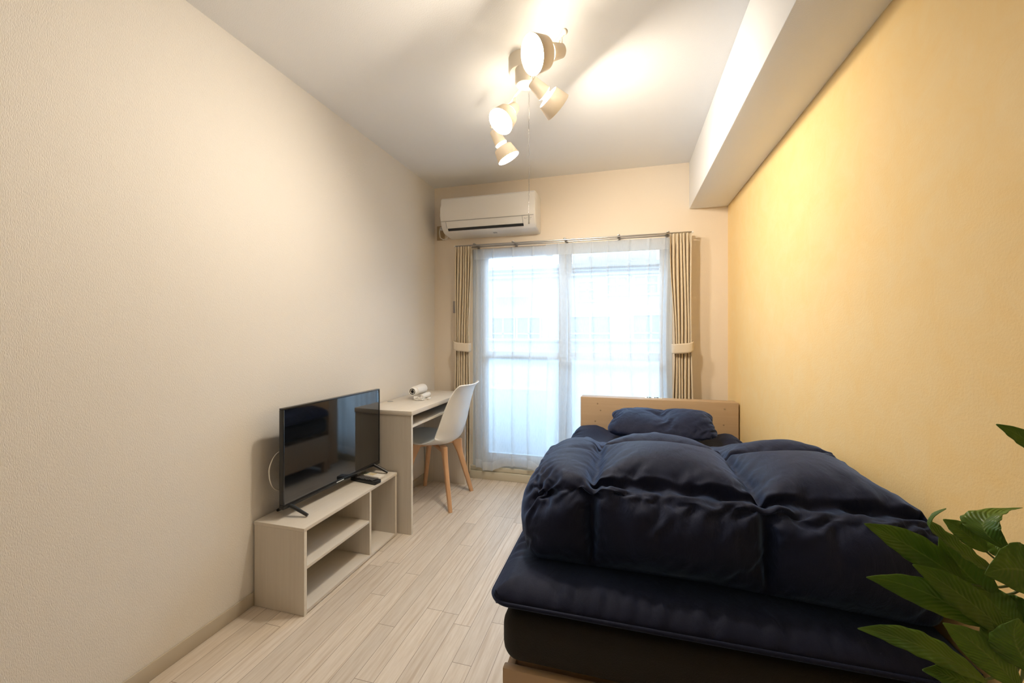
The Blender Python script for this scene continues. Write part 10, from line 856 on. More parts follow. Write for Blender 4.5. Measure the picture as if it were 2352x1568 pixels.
PILLOW = [[51,-1,-10,6,-6,-7,6,-4,-3,5,-7,-1,5,-5,-2,9,-8,0,9,-7,2,10,-11,3,14,-19,13,0,-8,3,13,-3,-2,7,-7,15,7,-25,17,2,-8,-7,12,-9,8,19,-20,10,1,-1,-13,6,-8,-5,27,-10,-16,27,-20,2,14,-9,-17,28,-4,-27,15,-2,-20,29,-3,-25,21,-1,-16,13,-9,3,0,2,-3,3,-6,9,0,-6,6,5,-5,10,3,-14,-12,-1,-5,-2,-3,2,-4,0,-1,0,3,-2,-1,-2,2,2,10,-11,4,8,-1,5,8,-17,11,-11,4,2,1,11,1,3,-2,-10,7,-4,-4,13,-23,13,-10,10,-16,28,-20,9,-11,8,-8,11,-10,3,5,-4,3,-1,10,2,7,-13,-11,-2,-5,1,-5,0,-2,0,-1,0,2,-4,4,-5,2,-2,4,-3,10,-6,-1,10,0,-1,8,-15,6,1,-6,7,-6,18,-14,13,-4,-4,1,6,-14,14,-19,11,-10,8,-4,16,-10,9,-9,1,-2,1,3,-1,5,-5,9,5,8,-21,-1,0,-9,1,-6,0,-3,3,-4,0,-1,0,2,-1,0,-1,-1,-2,11,-9,8,-6,4,2,-3,-2,11,-11,6,-3,2,0,-2,13,-10,9,0,-5,0,12,-16,12,-14,3,-4,7,3,5,-4,1,0,-2,5,-3,6,-5,6,-2,1,-4,-1,-2,-6,0,-5,1,-6,2,-3,1,-5,4,-2,1,-2,5,-7,2,2,-1,8,-8,8,-7,3,-4,11,-5,6,-4,2,-6,2,0,0,8,2,0,0,3,-6,4,-8,-1,0,-2,0,1,5,7,3,-2,2,-1,2,-3,6,-3,-2,-1,-6,2,-6,2,-7,5,-6,0,-3,2,-4,3,-3,2,-3,2,-4,5,-5,3,0,1,4,-5,6,-6,0,2,0,1,7,-7,7,-3,1,-5,7,-6,10,-9,3,-2,3,-3,2,1,-3,2,-3,5,-1,9,3,-5,7,-1,-5,5,-3,0,-5,2,-6,3,-7,3,-4,-1,-3,4,-5,3,-5,4,-3,3,-5,3,-1,2,-3,2,-1,2,-1,1,0,0,-1,2,-1,1,-1,2,6,-5,5,-8,7,-3,1,-3,3,-1,2,0,-3,3,1,-1,1,1,1,5,-4,7,-3,1,0,1,-4,2,-6,3,-6,1,-6,6,-6,3,-6,4,-3,2,-4,3,-2,3,-4,5,-5,4,-3,2,-2,5,-4,3,-4,6,-2,0,-1,2,-4,5,5,-6,5,-4,4,-4,0,2,-3,3,-2,1,0,3,-2,3,0,3,-3,5,-2,2,-1,3,-2,-1,-6,2,-4,2,-5,4,-6,3,-5,4,-4,3,-3,1,0,0,-1,3,-5,5,-3,3,-3,4,-5,4,-2,4,-4,3,-1,3,-7,7,-6,7,4,-4,-2,4,-5,3,-1,1,0,1,-2,-1,2,4,-4,3,3,0,-1,3,-1,1,-3,2,-6,4,-6,3,-6,3,-4,4,-6,6,-5,2,-3,3,-3,4,-6,5,-3,3,-1,4,-5,2,-2,3,-2,2,-3,4,-6,5,-3,4,-5,6,-8,9,-2,1,0,2,0,0,-3,1,0,0,1,-1,0,2,-2,5,-4,7,-2,2,-5,4,-5,2,-4,2,-4,1,-2,2,-3,3,-4,2,-4,6,-6,4,-2,1,-1,3,-3,2,-2,4,-4,2,1,1,-2,2,-3,5,-5,3,-4,6,-7,7,-8,7,-8,10,-10,8,-6,4,1,-1,-2,4,-2,1,2,-1,1,-1,4,3,-4,2,-6,3,-6,4,-5,5,-6,4,-5,5,-4,3,-3,5,-5,1,-2,5,-4,3,-1,3,-5,6,-5,4,-3,2,-2,2,-3,3,-4,6,-5,6,-7,4,-5,6,-8,8,-5,3,-5,7,-9,9,-3,3,-1,2,-3,2,-3,5,0,4,-4,3,-4,2,-3,1,-3,0,-3,5,-3,2,-4,4,-2,-1,-1,3,-3,1,0,3,-5,4,-2,4,-4,6,-5,3,-5,5,-4,5,-7,7,-6,2,-3,6,-7,7,-7,7,-6,5,-8,6,-2,5,-9,8,-4,3,-1,1,-1,3,1,2,-1,1,-3,1,-2,1,-4,4,-3,3,-5,3,-2,1,-4,5,-5,6,-4,4,-5,4,-3,5,-2,4,-8,7,-5,4,-3,2,-4,4,-3,5,-6,4,-6,7,-8,7,-6,6,-8,8,-6,5,-6,4,-5,5,-2,5,-6,4,-2,3,1,3,0,-1,-2,0,-2,1,-2,5,-7,4,-2,1,-2,2,-2,1,1,1,-1,0,-2,3,-2,1,1,0,-2,3,-4,6,-6,6,-6,5,-5,4,-4,7,-7,6,-7,7,-8,6,-6,5,-6,5,-6,3,-3,4,-3,4,-3,3,-3,2,3,2,-1,-2,1,1,-3,1,-2,0,2,0,-1,0,-1,2,0,0,-3,3,-2,3,-3,2,0,1,-4,4,-2,3,-4,3,-3,5,-6,5,-6,7,-8,7,-5,5,-4,5,-8,5,-5,3,-5,8,-7,6,-6,3,-2,2,-2,1,0,1,2,3,0,-3,1,-2,1,0,-1,-1,1,-2,0,3,-2,0,2,-1,-1,3,0,-2,0,3,-2,1,-1,1,-3,4,-5,7,-6,4,-4,5,-7,7,-7,6,-10,12,-7,6,-6,3,-6,5,-5,3,-4,5,-5,4,-2,2,-2,2,-1,1,1,2,2,-3,0,-2,1,-2,4,-4,3,-3,2,-2,2,2,-2,1,-1,-2,2,2,-3,0,1,-1,2,3,-4,2,-2,4,-6,4,-3,2,-5,6,-5,6,-10,11,-9,9,-4,1,-4,2,-3,2,-3,1,-1,1,-1,3,-1,-2,-1,2,1,3,3,-3,0,-1,1,-3,4,-6,6,-7,6,-6,5,-5,6,-5,6,0,1,-1,-2,0,0,1,-2,-1,5,-3,3,-2,0,2,-4,4,-6,4,-4,6,-8,8,-8,12,-9,6,-5,3,-3,-1,-1,0,-2,1,-2,2,0,2,-4,1,3,1,3,-3,2,-3,1,-3,5,-3,4,-7,4,-6,
7,-4,6,-5,6,-8,6,-1,1,-1,1,-1,-1,0,-1,-2,4,-3,1,-2,1,0,-2,4,-4,4,-4,6,-3,5,-3,6,-8,6,-9,5,-3,0,-1,0,-1,-1,-1,2,-2,1,1,3,1,-3,4,-5,3,-2,1,-2,5,-7,7,-7,7,-7,5,-3,5,-6,7,-7,6,-2,1,0,0,-1,-1,0,0,-1,-1,-1,1,0,-1,0,0,1,-1,1,0,1,3,0,-3,6,-6,5,-8,6,-6,3,-2,-1,-2,5,-6,2,0,5,0,-2,2,-1,0,-2,1,0,1,-3,7,-6,6,-9,9,-11,8,-6,7,-5,6,-3,3,-4,-1,0,-2,3,-1,1,-2,3,-2,2,-2,2,-1,-1,-1,5,-5,2,-3,3,-1,2,0,1,-5,4,-5,2,0,1,-1,-1,-3,0,2,5,-1,-1,2,-2,1,-3,2,-1,1,-3,3,-3,5,-3,3,-6,7,-8,7,-6,8,-8,6,-3,2,0,0,0,-1,1,0,1,-2,0,-1,3,0,-1,-6,6,-9,8,-4,2,3,-3,0,0,-1,3,-3,0,1,-1,0,0,-3,2,-1,4,2,-1,0,-2,4,-3,-1,0,2,-3,1,-2,2,-2,6,-6,-1,0,3,-4,6,-6,6,-7,5,-5,2,0,0,2,-2,2,-4,4,-4,3,0,-1,2,5,-12,11,-13,10,-3,5,-8,6,-7,9,-11,9,-2,1,-5,5,-4,1,-1,4,1,1,-2,1,-2,1,4,-3,1,-2,2,-2,1,-2,-1,-1,3,-2,-2,0,-3,2,-3,4,-2,2,-4,4,-4,5,-4,2,-3,6,-6,5,-5,5,-1,-1,0,10,-16,13,-13,14,-12,9,-8,10,-13,13,-13,10,-4,4,-6,4,-4,6,2,0,-1,0,0,1,-3,1,-6,6,2,-3,-2,2,-1,1,0,-1,-2,2,-5,2,-2,4,-6,5,-4,2,0,2,-6,7,-7,8,-8,5,-7,9,-7,6,-1,1,-2,9,-13,13,-13,8,-8,15,-16,12,-11,12,-11,7,-5,1,-2,6,0,1,1,-1,-1,1,-3,3,-1,1,-8,9,-5,5,-6,5,-6,8,-5,3,-3,2,-4,2,-4,2,-2,1,-2,4,-2,4,-8,8,-7,6,-4,6,-9,7,-7,6,-4,5,-6,6,-7,8,-7,5,-6,11,-9,8,-11,6,-6,4,0,6,0,1,-1,1,-3,6,-5,2,-3,5,-9,7,-8,6,-5,4,-7,9,-7,6,-5,6,-2,-1,-4,3,-4,5,-3,3,-2,2,-5,4,-6,8,-7,6,-6,8,-10,11,-7,4,-4,5,-6,7,-6,5,-7,6,-7,9,-10,8,-8,4,-2,7,0,0,-2,4,-4,6,-5,5,-7,7,-8,7,-7,5,-6,7,-7,7,-7,7,-7,6,-8,6,-5,6,-5,4,-6,5,-4,5,-5,6,-7,5,-6,7,-5,5,-6,6,-6,8,-7,5,-4,5,-7,5,-6,6,-7,7,-6,6,-8,4,-3,6,2,1,-1,3,-2,3,-4,4,-5,4,-6,6,-7,5,-4,6,-7,4,-5,8,-7,6,-8,6,-7,7,-5,5,-6,7,-7,4,-4,4,-6,7,-7,9,-8,6,-6,7,-7,7,-8,9,-7,6,-6,4,-4,6,-8,7,-8,4,-5,3,-3,6,2,0,2,-3,-1,4,0,4,-4,4,-8,5,-3,4,-5,5,-7,6,-6,6,-8,7,-6,5,-5,5,-6,7,-7,6,-7,7,-4,5,-6,5,-5,7,-6,3,-4,5,-5,5,-7,9,-8,5,-3,4,-6,5,-7,5,-7,6,-8,4,-3,6,0,3,1,-2,1,-1,2,-2,0,7,-9,7,-6,6,-6,8,-9,6,-4,4,-6,5,-5,6,-6,6,-7,5,-4,5,-5,4,-5,6,-4,5,-4,5,-7,6,-5,6,-7,5,-7,8,-6,5,-7,6,-7,8,-8,5,-7,4,-6,3,-3,5,2,1,1,-2,3,-2,1,-2,2,-2,4,2,-4,4,-5,6,-5,4,-6,7,-6,7,-8,6,-6,6,-6,5,-6,7,-7,7,-8,8,-6,6,-5,4,-5,6,-5,5,-7,8,-6,6,-8,8,-11,10,-7,4,-7,5,-6,2,-5,2,-2,4,2,1,-3,5,2,-3,1,0,1,-3,4,0,-2,5,-4,5,-7,7,-5,4,-3,2,-5,6,-5,4,-4,5,-5,4,-7,8,-5,6,-10,9,-7,7,-6,6,-6,7,-8,7,-6,7,-10,8,-8,7,-8,6,-7,4,-6,6,-9,3,-3,5,1,0,-1,0,2,1,2,-1,0,1,3,2,-1,0,-3,-1,0,0,1,1,0,3,-4,7,-7,5,-6,7,-9,9,-6,4,-4,3,-4,6,-7,9,-9,8,-7,7,-7,7,-8,7,-8,6,-6,4,-8,9,-11,9,-8,3,-7,5,-6,4,2,-2,2,1,2,1,0,1,0,2,-4,4,1,-4,3,-3,4,-1,1,0,-1,7,-6,5,-6,4,-3,2,-2,5,-5,4,-7,9,-9,8,-7,8,-9,7,-5,5,-6,7,-6,5,-6,3,-8,8,-6,6,-9,4,-8,6,-8,4,-7,4,-4,5,4,-5,6,-5,4,3,-5,10,-6,1,-2,4,2,-1,1,1,-1,-3,5,-7,6,2,-3,3,-3,3,-4,5,-4,4,-5,5,-5,6,-6,6,-5,6,-7,6,-6,7,-8,7,-7,4,-7,5,-6,4,-4,2,-6,4,-8,3,-7,3,-3,6,-6,6,5,-5,4,-7,6,-3,4,3,-2,5,-3,-2,7,-4,5,-4,5,-10,8,-11,9,2,3,0,-3,1,-1,6,-5,5,-7,7,-9,8,-7,7,-5,7,-8,6,-6,5,-7,6,-7,7,-10,6,-7,1,-6,2,-5,2,-6,2,-1,-5,7,1,1,-1,5,-5,6,-3,4,1,-1,4,-1,-4,10,-10,10,-4,4,-7,8,-17,12,-11,11,0,3,2,-5,2,-4,7,-1,3,-3,5,-8,7,-6,7,-7,7,-7,7,-6,3,-6,5,-8,5,-6,2,-8,3,-7,0,-4,1,-3,1,2,-3,7,0,9,-7,8,-6,5,-9,8,
3,-2,-4,1,-3,10,-9,9,-5,7,-14,14,-24,21,-16,14,-1,-8,11,-4,3,-3,7,-2,5,-5,6,-12,14,-9,9,-7,6,-8,6,-8,7,-8,5,-6,2,-6,1,-6,0,-7,-1,1,1,1,-1,-2,-1,15,-5,8,-5,6,-9,4,-6,12,-5,-3,4,-7,7,2,-7,7,-9,8,-19,22,-25,24,-10,-2,8,-14,19,-9,0,4,-6,10,-2,-6,11,-14,17,-8,11,-8,8,-11,7,-6,5,-8,5,-8,2,-9,0,-12,-12,13,3,5,-2,-4,5,-3,6,7,-5,0,4,4,-7,7,-9,7,-1,-8,-2,5,-10,18,-10,6,-12,3,-15,20,-9,10,-13,-2,15,-11,10,-3,-5,14,-12,10,-3,-2,11,-10,15,-4,5,-5,4,-6,5,-7,3,-8,2,-6,-2,-8,-13,15,-11,8,5,2,3,-9,11,-9,12,-1,-5,-6,13,-19,13,-1,-12,15,-4,2,-7,-3,-12,16,-5,-5,0,-6,-8,24,-18,5,1,8,4,5,-17,18,-11,13,-7,11,-11,0,10,-8,14,-5,5,-4,4,-6,4,-5,1,-7,0,-9,-13,12,4,2,4,1,-2,-9,-8,-8,16,-6,-8,-8,13,-16,12,4,-11,15,-12,11,9,3,-9,8,3,4,-2,-3,-7],
[73,-4,-6,9,-8,-2,8,-9,-1,7,-8,-2,7,-6,-2,6,-9,1,5,-6,-3,7,-8,-2,5,-7,-3,6,-6,-4,5,-12,3,5,-9,-11,2,5,-10,1,2,-12,6,3,-14,-7,17,-15,-4,11,-18,2,5,-10,-3,5,-5,-3,2,-5,-1,1,-13,10,1,-13,-7,8,-6,-6,11,-7,-11,14,-6,-11,7,-3,-8,9,-2,-9,8,-6,-4,8,-1,-9,8,-14,4,139,-7,-4,1,-1,-1,-3,1,-4,3,-5,1,-4,1,-4,1,-2,-2,-1,-4,-2,0,-2,-15,6,-9,8,-11,7,-9,1,-14,11,-10,5,-7,3,-17,12,-16,7,-11,8,-10,2,-11,4,-5,0,-2,-2,-1,-3,-4,3,-2,2,-12,-2,-2,131,-10,-3,1,-4,1,-4,1,-2,-1,-2,2,-6,5,-7,1,-2,1,-3,-2,0,-7,-1,-5,1,-4,3,-11,7,-10,7,-8,1,-3,0,-9,4,-4,1,-15,12,-14,3,-6,4,-8,0,-8,6,-8,0,-2,3,-4,3,-12,9,-7,-9,-9,121,2,-6,2,-5,-1,-3,0,-1,1,-5,3,-5,1,-2,1,-5,1,-5,0,-1,0,-2,-2,0,-4,0,-4,1,-7,5,-6,4,-6,-1,0,-2,-14,13,-15,6,-10,9,-11,5,-8,3,-15,5,-10,7,-6,3,-4,5,-11,11,-10,3,-8,99,3,0,-3,-2,-2,-5,-2,-3,0,1,-2,-3,1,-5,1,-1,0,-2,4,-7,-1,-4,3,-2,-2,1,-6,3,-6,4,-4,2,-5,3,-5,-3,-9,8,-9,7,-11,9,-9,4,-10,10,-11,5,-14,2,-9,4,-7,8,-8,5,-13,10,-1,82,1,3,-3,-2,-2,-3,0,-3,0,-4,1,-4,1,-2,1,-4,1,-3,2,-6,4,-4,1,-2,1,-4,0,-3,3,-2,-2,-2,-1,0,-4,2,-4,3,-12,11,-11,9,-13,9,-12,7,-9,8,-9,4,-9,-7,-4,1,-4,3,-4,-4,9,74,2,2,-5,1,-4,0,-3,-2,-3,1,-1,-2,-2,0,-1,-2,-1,-1,1,-4,2,-3,1,-3,3,-6,3,-3,3,-4,3,-4,1,-2,-8,6,-8,5,-8,11,-11,6,-10,8,-9,5,-12,6,-7,7,-9,4,-7,-8,5,-10,-1,5,4,68,1,-1,-1,-4,-1,-1,-2,-1,-2,-2,-1,0,-1,-4,3,-4,1,-2,1,-3,2,-3,0,-2,3,-4,2,-3,2,-3,1,-4,2,-2,0,-1,-9,8,-11,8,-8,5,-10,8,-11,10,-14,11,-8,-1,-6,4,-9,7,-12,6,-3,-4,8,61,4,-1,0,-6,1,-3,-3,0,-1,-1,-1,-1,-2,-1,-1,-2,-1,-1,0,-1,1,-2,1,-4,3,-2,-1,-1,2,-4,4,-4,0,0,-1,-1,0,-2,-10,9,-12,11,-13,11,-15,9,-8,7,-7,4,-8,-3,1,-6,-2,-3,0,1,10,52,5,-1,-1,-2,0,-3,-1,0,-2,-3,-1,-1,-1,-2,-1,1,-2,-2,1,-2,2,-3,0,-2,3,-4,1,-2,2,-2,0,-3,1,1,-1,-1,2,-3,-1,-2,-7,5,-9,6,-9,6,-9,7,-8,7,-6,2,-4,1,-4,-6,4,-8,12,48,3,1,-2,-1,-1,-4,2,-2,-2,-1,-3,2,-4,0,0,0,-2,-1,0,-2,2,-4,0,0,3,-2,-1,-2,1,-4,3,-2,0,-1,2,-4,1,-1,0,0,-4,-2,1,-3,0,0,-4,3,-11,5,-9,11,-11,7,-4,0,-7,5,6,45,3,0,-5,1,-4,0,-2,-3,-1,-1,2,-2,-1,-1,0,-2,0,-4,2,1,-2,-1,0,-1,1,-1,0,-3,2,-1,1,-3,0,-2,2,-1,0,-1,-2,1,-3,1,-2,1,-2,-3,2,-4,-1,-1,-10,6,-7,6,-8,6,-4,-2,5,45,3,1,-4,-2,0,0,-3,-1,-1,0,-1,-2,-2,4,-5,-1,1,-2,1,-1,-1,-3,3,-3,3,-2,-2,1,2,-5,0,0,-1,0,0,-2,1,-2,0,0,-1,-1,-3,1,-3,-1,-1,-4,5,-3,0,-3,0,-3,-4,1,1,0,5,37,6,3,-5,3,-8,1,-3,-1,-2,5,-8,5,-5,0,-1,0,-2,3,-3,0,-1,-1,1,-3,0,-1,2,-2,0,1,-2,-2,1,-2,2,-1,-1,0,-1,-3,0,-1,-2,1,-3,3,-3,-7,2,-3,0,-3,3,-4,4,-9,2,1,5,39,4,9,-10,7,-11,8,-10,-1,-3,2,-2,-1,-1,1,-3,0,0,1,-2,-2,1,-2,0,-1,1,-3,1,-2,2,-3,2,-1,1,-3,3,-4,2,-4,2,-1,-3,3,-2,-1,-3,0,0,-1,-1,-5,-2,-3,2,-6,4,-4,3,-5,10,35,2,7,-7,10,-11,10,-14,8,-10,0,-1,1,-3,1,-1,3,-4,1,-2,-3,0,1,-1,-3,3,-4,3,-1,2,-4,0,-2,0,0,0,-1,-2,1,-1,1,-1,-2,-2,0,-2,0,-2,1,-1,-1,-1,-3,-1,-10,4,-3,5,-3,7,37,2,3,-5,4,-6,7,-9,9,-11,7,-9,-3,2,-1,0,-1,1,-1,1,-1,-2,-2,2,-4,3,-2,2,-2,0,-1,-1,-2,1,0,0,-3,0,-3,2,0,-2,-1,0,-2,-4,2,-2,0,-1,-2,0,0,-1,-2,-1,-9,6,-4,9,38,1,2,-4,1,-4,2,-5,4,-4,5,-8,7,-7,-3,3,-4,3,-3,1,0,-1,0,1,-3,4,-6,3,-3,1,-3,0,-1,0,-1,0,-2,-2,0,0,1,-1,-2,-1,0,-1,-5,2,-4,3,-5,2,-4,2,-3,2,-1,-9,-1,9,41,2,2,-7,6,-7,1,-5,3,-2,2,-3,0,-2,2,-1,-2,1,-2,
0,-2,2,-3,2,-4,2,-2,2,-4,2,-1,1,-2,0,-2,0,-1,-1,-2,0,-1,-1,0,-2,1,-3,2,-2,-6,2,-4,4,-8,1,-1,2,-3,0,0,2,41,2,3,-4,6,-7,0,-4,0,-1,-2,1,0,-1,-1,-1,0,0,-1,-1,-2,3,-2,-1,-1,1,-2,1,-2,1,-4,3,-5,3,-2,1,-3,-2,1,-2,0,-3,0,-1,3,-2,-1,-4,3,-4,-3,2,-2,-1,-6,0,0,0,2,0,41,6,6,-10,2,-1,0,0,-1,-5,-1,-2,0,-1,-1,1,-4,2,-1,0,-1,2,-3,1,-1,-1,0,-2,2,-2,-1,-2,0,-2,1,0,-2,-2,1,-2,1,-3,3,-6,3,-5,3,-4,0,-3,3,-4,-3,3,-8,4,-2,-6,8,-3,43,2,5,-1,-2,4,-5,3,-3,0,-2,-5,-2,0,-2,-2,1,-1,2,-1,-3,2,-5,2,-3,1,-2,1,1,-2,1,-2,1,-1,1,-5,2,-1,-1,-3,1,-2,2,-3,-1,-1,0,-3,1,-3,4,-7,2,-3,-3,2,-4,-3,3,-2,46,1,3,0,1,-2,-1,1,-1,1,-2,0,-1,-7,1,-1,-2,-3,1,-1,3,-5,3,-3,0,1,-2,-2,0,0,0,-2,-1,1,-3,1,-1,-2,-1,-2,1,-4,0,-4,3,-2,0,-3,4,-5,2,-4,3,-5,2,-2,-4,1,0,1,43,3,3,-3,1,2,-3,2,-4,5,-7,5,-4,2,-3,-10,4,-1,0,-4,4,-4,5,-7,4,-5,3,-3,2,-3,1,0,0,-4,1,-1,-1,-1,-1,-1,-2,-4,3,-3,-1,0,-2,-2,0,0,0,-4,2,-6,1,-5,4,-4,-1,4,43,6,-1,-3,3,-1,-2,1,-3,5,-5,5,-4,2,-4,2,-5,-5,2,-5,4,-3,3,-3,2,-3,0,0,0,0,1,-5,2,-1,-2,0,-2,0,1,-4,2,-2,-6,2,-3,1,-2,-2,0,0,-2,-1,-2,-1,0,-10,3,-7,7,4,43,6,-3,0,1,-2,-1,1,-3,1,-3,4,-2,-2,-4,4,-4,0,-1,2,-3,-5,5,-5,3,-4,3,-1,1,-3,1,-1,0,-2,-3,0,0,-1,0,-1,-1,-2,3,-3,-4,0,0,-1,-3,1,-5,2,-4,1,-2,0,0,-14,4,7,41,14,-8,0,2,2,-4,4,-10,-2,2,-5,4,-2,1,-2,0,-2,0,-1,-2,0,-1,-2,0,1,0,-2,2,-3,2,-3,3,-5,1,-1,2,-4,1,-4,4,-5,0,-1,2,-5,3,-1,-2,0,-1,-4,-6,3,-5,2,-1,-5,3,2,41,11,-5,6,-7,0,-1,2,-4,-1,-3,-4,-1,-1,4,-5,4,-6,4,-3,3,-5,-1,1,-1,0,2,-3,2,-2,-2,0,1,-2,2,-5,2,0,-2,-1,0,0,-3,-2,4,-4,-2,2,-3,-2,0,0,-1,-5,-3,1,-2,-1,2,0,42,5,6,-8,-2,5,-5,-1,0,-4,-1,-2,2,-3,1,-4,2,-2,1,-4,5,-5,3,-3,0,-3,2,-1,-1,-2,3,-4,3,-2,0,-1,1,-3,2,-2,0,-1,-3,0,3,-7,4,-5,-1,1,-2,-3,4,-3,-3,-1,-2,-2,3,0,41,10,2,-9,-4,3,-3,2,-1,-5,2,-4,1,-3,1,-3,1,-3,1,-3,2,0,0,-2,0,-1,1,-2,1,-1,0,-2,0,-2,1,-2,2,-3,2,-3,1,-3,2,-3,2,-2,1,-7,4,-6,2,-2,1,-3,4,-7,4,-6,-4,5,42,11,-6,-2,4,-5,0,-2,-1,-4,1,-3,2,-5,1,-3,4,-4,-2,-3,3,-2,1,-2,0,0,-1,-2,2,-2,2,-3,1,-2,0,1,-1,-2,2,-2,0,0,-2,-1,0,-2,2,-2,-1,-6,5,-7,3,-4,3,-5,4,-8,3,-1,45,2,5,-3,5,-7,7,-14,11,-10,-1,-2,-3,0,0,-2,-1,-2,1,-4,2,0,0,-3,1,-1,1,-2,-2,2,-1,-2,1,-2,0,1,2,-3,-1,-1,1,-2,4,-5,-1,-3,2,-4,3,-3,-1,-2,1,-6,2,-4,2,-5,2,-1,46,8,2,-7,5,-7,10,-12,10,-12,6,-12,4,-4,-1,-2,-1,0,-1,-2,2,-3,1,-3,2,-2,0,-2,2,-2,2,-3,-1,1,0,-2,1,-3,1,-3,1,0,0,-3,2,-3,1,-4,1,-3,1,-3,2,-5,2,-7,3,-3,0,0,49,11,3,-5,-3,-6,5,-9,9,-12,13,-18,10,-9,3,-7,3,-5,3,-3,-1,-2,0,-3,2,-1,0,-1,2,-3,-1,0,0,-2,2,-2,1,-2,-1,0,-1,-2,1,-3,2,-3,1,-3,1,-6,3,-5,1,-2,2,-4,1,-7,2,-3,58,5,2,2,0,-4,-4,-1,1,-8,10,-19,12,-14,10,-12,10,-10,7,-9,4,-5,0,-2,0,-2,1,-2,4,-5,1,-1,0,-1,-1,-1,-1,0,1,-3,-1,0,-1,0,-1,-1,0,-3,1,-2,-2,-4,1,-6,3,-2,-1,-5,4,-1,58,7,7,-11,3,-2,0,-8,5,-10,8,-10,9,-14,14,-19,7,-8,3,-5,2,-3,1,-3,0,-2,1,-1,-1,-1,-1,0,-2,1,-1,-1,-1,0,-1,-1,1,-1,-3,1,1,-5,0,-2,0,-3,1,-2,-1,-7,4,-5,2,-3,-1,1,66,14,-8,-6,9,-14,13,-14,4,-6,2,-4,3,-8,6,-13,3,-8,6,-8,5,-7,6,-7,-3,2,-4,0,0,1,-3,2,-3,0,-1,-3,0,2,0,-2,0,-1,-2,-1,-2,0,-1,-2,2,-4,-1,-3,-3,-1,-2,-2,-1,-2,-1,2,75,13,-9,5,-4,-12,12,-16,14,-13,9,-15,0,0,-3,-3,2,-11,4,-7,5,-7,5,-7,6,-5,-3,0,-3,0,-2,1,-4,2,0,0,-3,-1,
0,-3,0,-1,-2,1,-2,1,-4,0,-2,0,-3,-3,0,-6,-1,-2,-2,-1,-1,1,87,2,7,-3,-8,2,-1,-13,10,-10,8,-11,2,-6,0,-11,9,-12,9,-13,8,-9,6,-8,3,-5,3,-4,-4,1,-6,5,-7,2,-2,1,-4,1,-2,-2,-2,1,-1,0,-2,0,-3,1,-4,-1,-2,-1,0,-4,-1,-6,-3,-5,0,6,94,7,-3,-9,11,-16,6,-13,12,-14,14,-13,7,-17,6,-9,6,-8,8,-15,10,-12,7,-9,6,-8,3,-6,4,-3,-13,4,-4,-1,-1,0,-3,-1,-3,3,-3,-4,0,-2,2,-3,-1,-2,-1,-2,0,-3,1,-3,-1,-2,-2,-2,-5,-1,109,-7,7,-7,7,-9,8,-15,6,-12,9,-11,8,-12,8,-14,3,-8,7,-9,6,-13,11,-14,10,-11,3,-4,2,-4,-14,1,-2,1,-3,-3,-1,-1,-3,0,-4,-3,2,-3,-2,-1,-1,-1,0,-5,2,-5,3,-4,1,-3,2,-7,-6,-8,142,-14,-1,-2,2,-5,3,-8,6,-18,14,-17,9,-15,10,-11,8,-12,3,-11,5,-7,6,-10,6,-9,5,-10,-4,-1,-4,3,-5,-7,-2,-2,-2,-4,-1,-3,3,-5,-1,-6,-1,2,-3,-8,6,-6,5,-7,2,-5,4,-4,0,-3,0,-12,139,-5,9,-10,-3,-2,0,-4,2,-7,5,-13,9,-16,11,-14,10,-19,11,-14,8,-10,6,-13,0,-4,-2,-2,-2,-3,-3,-6,2,-13,8,-14,4,-10,3,-6,2,-5,-1,-1,-2,-7,2,-4,2,-6,2,-4,3,-5,2,-5,2,-4,4,-8,146,-7,-1,-2,-3,-1,-4,-8,-5,-4,-13,-4,-7,-4,-7,-13,-4,-5,-6,-12,-7,-4,-6,-2,-4,-5,-4,-5,0,-3,-3],
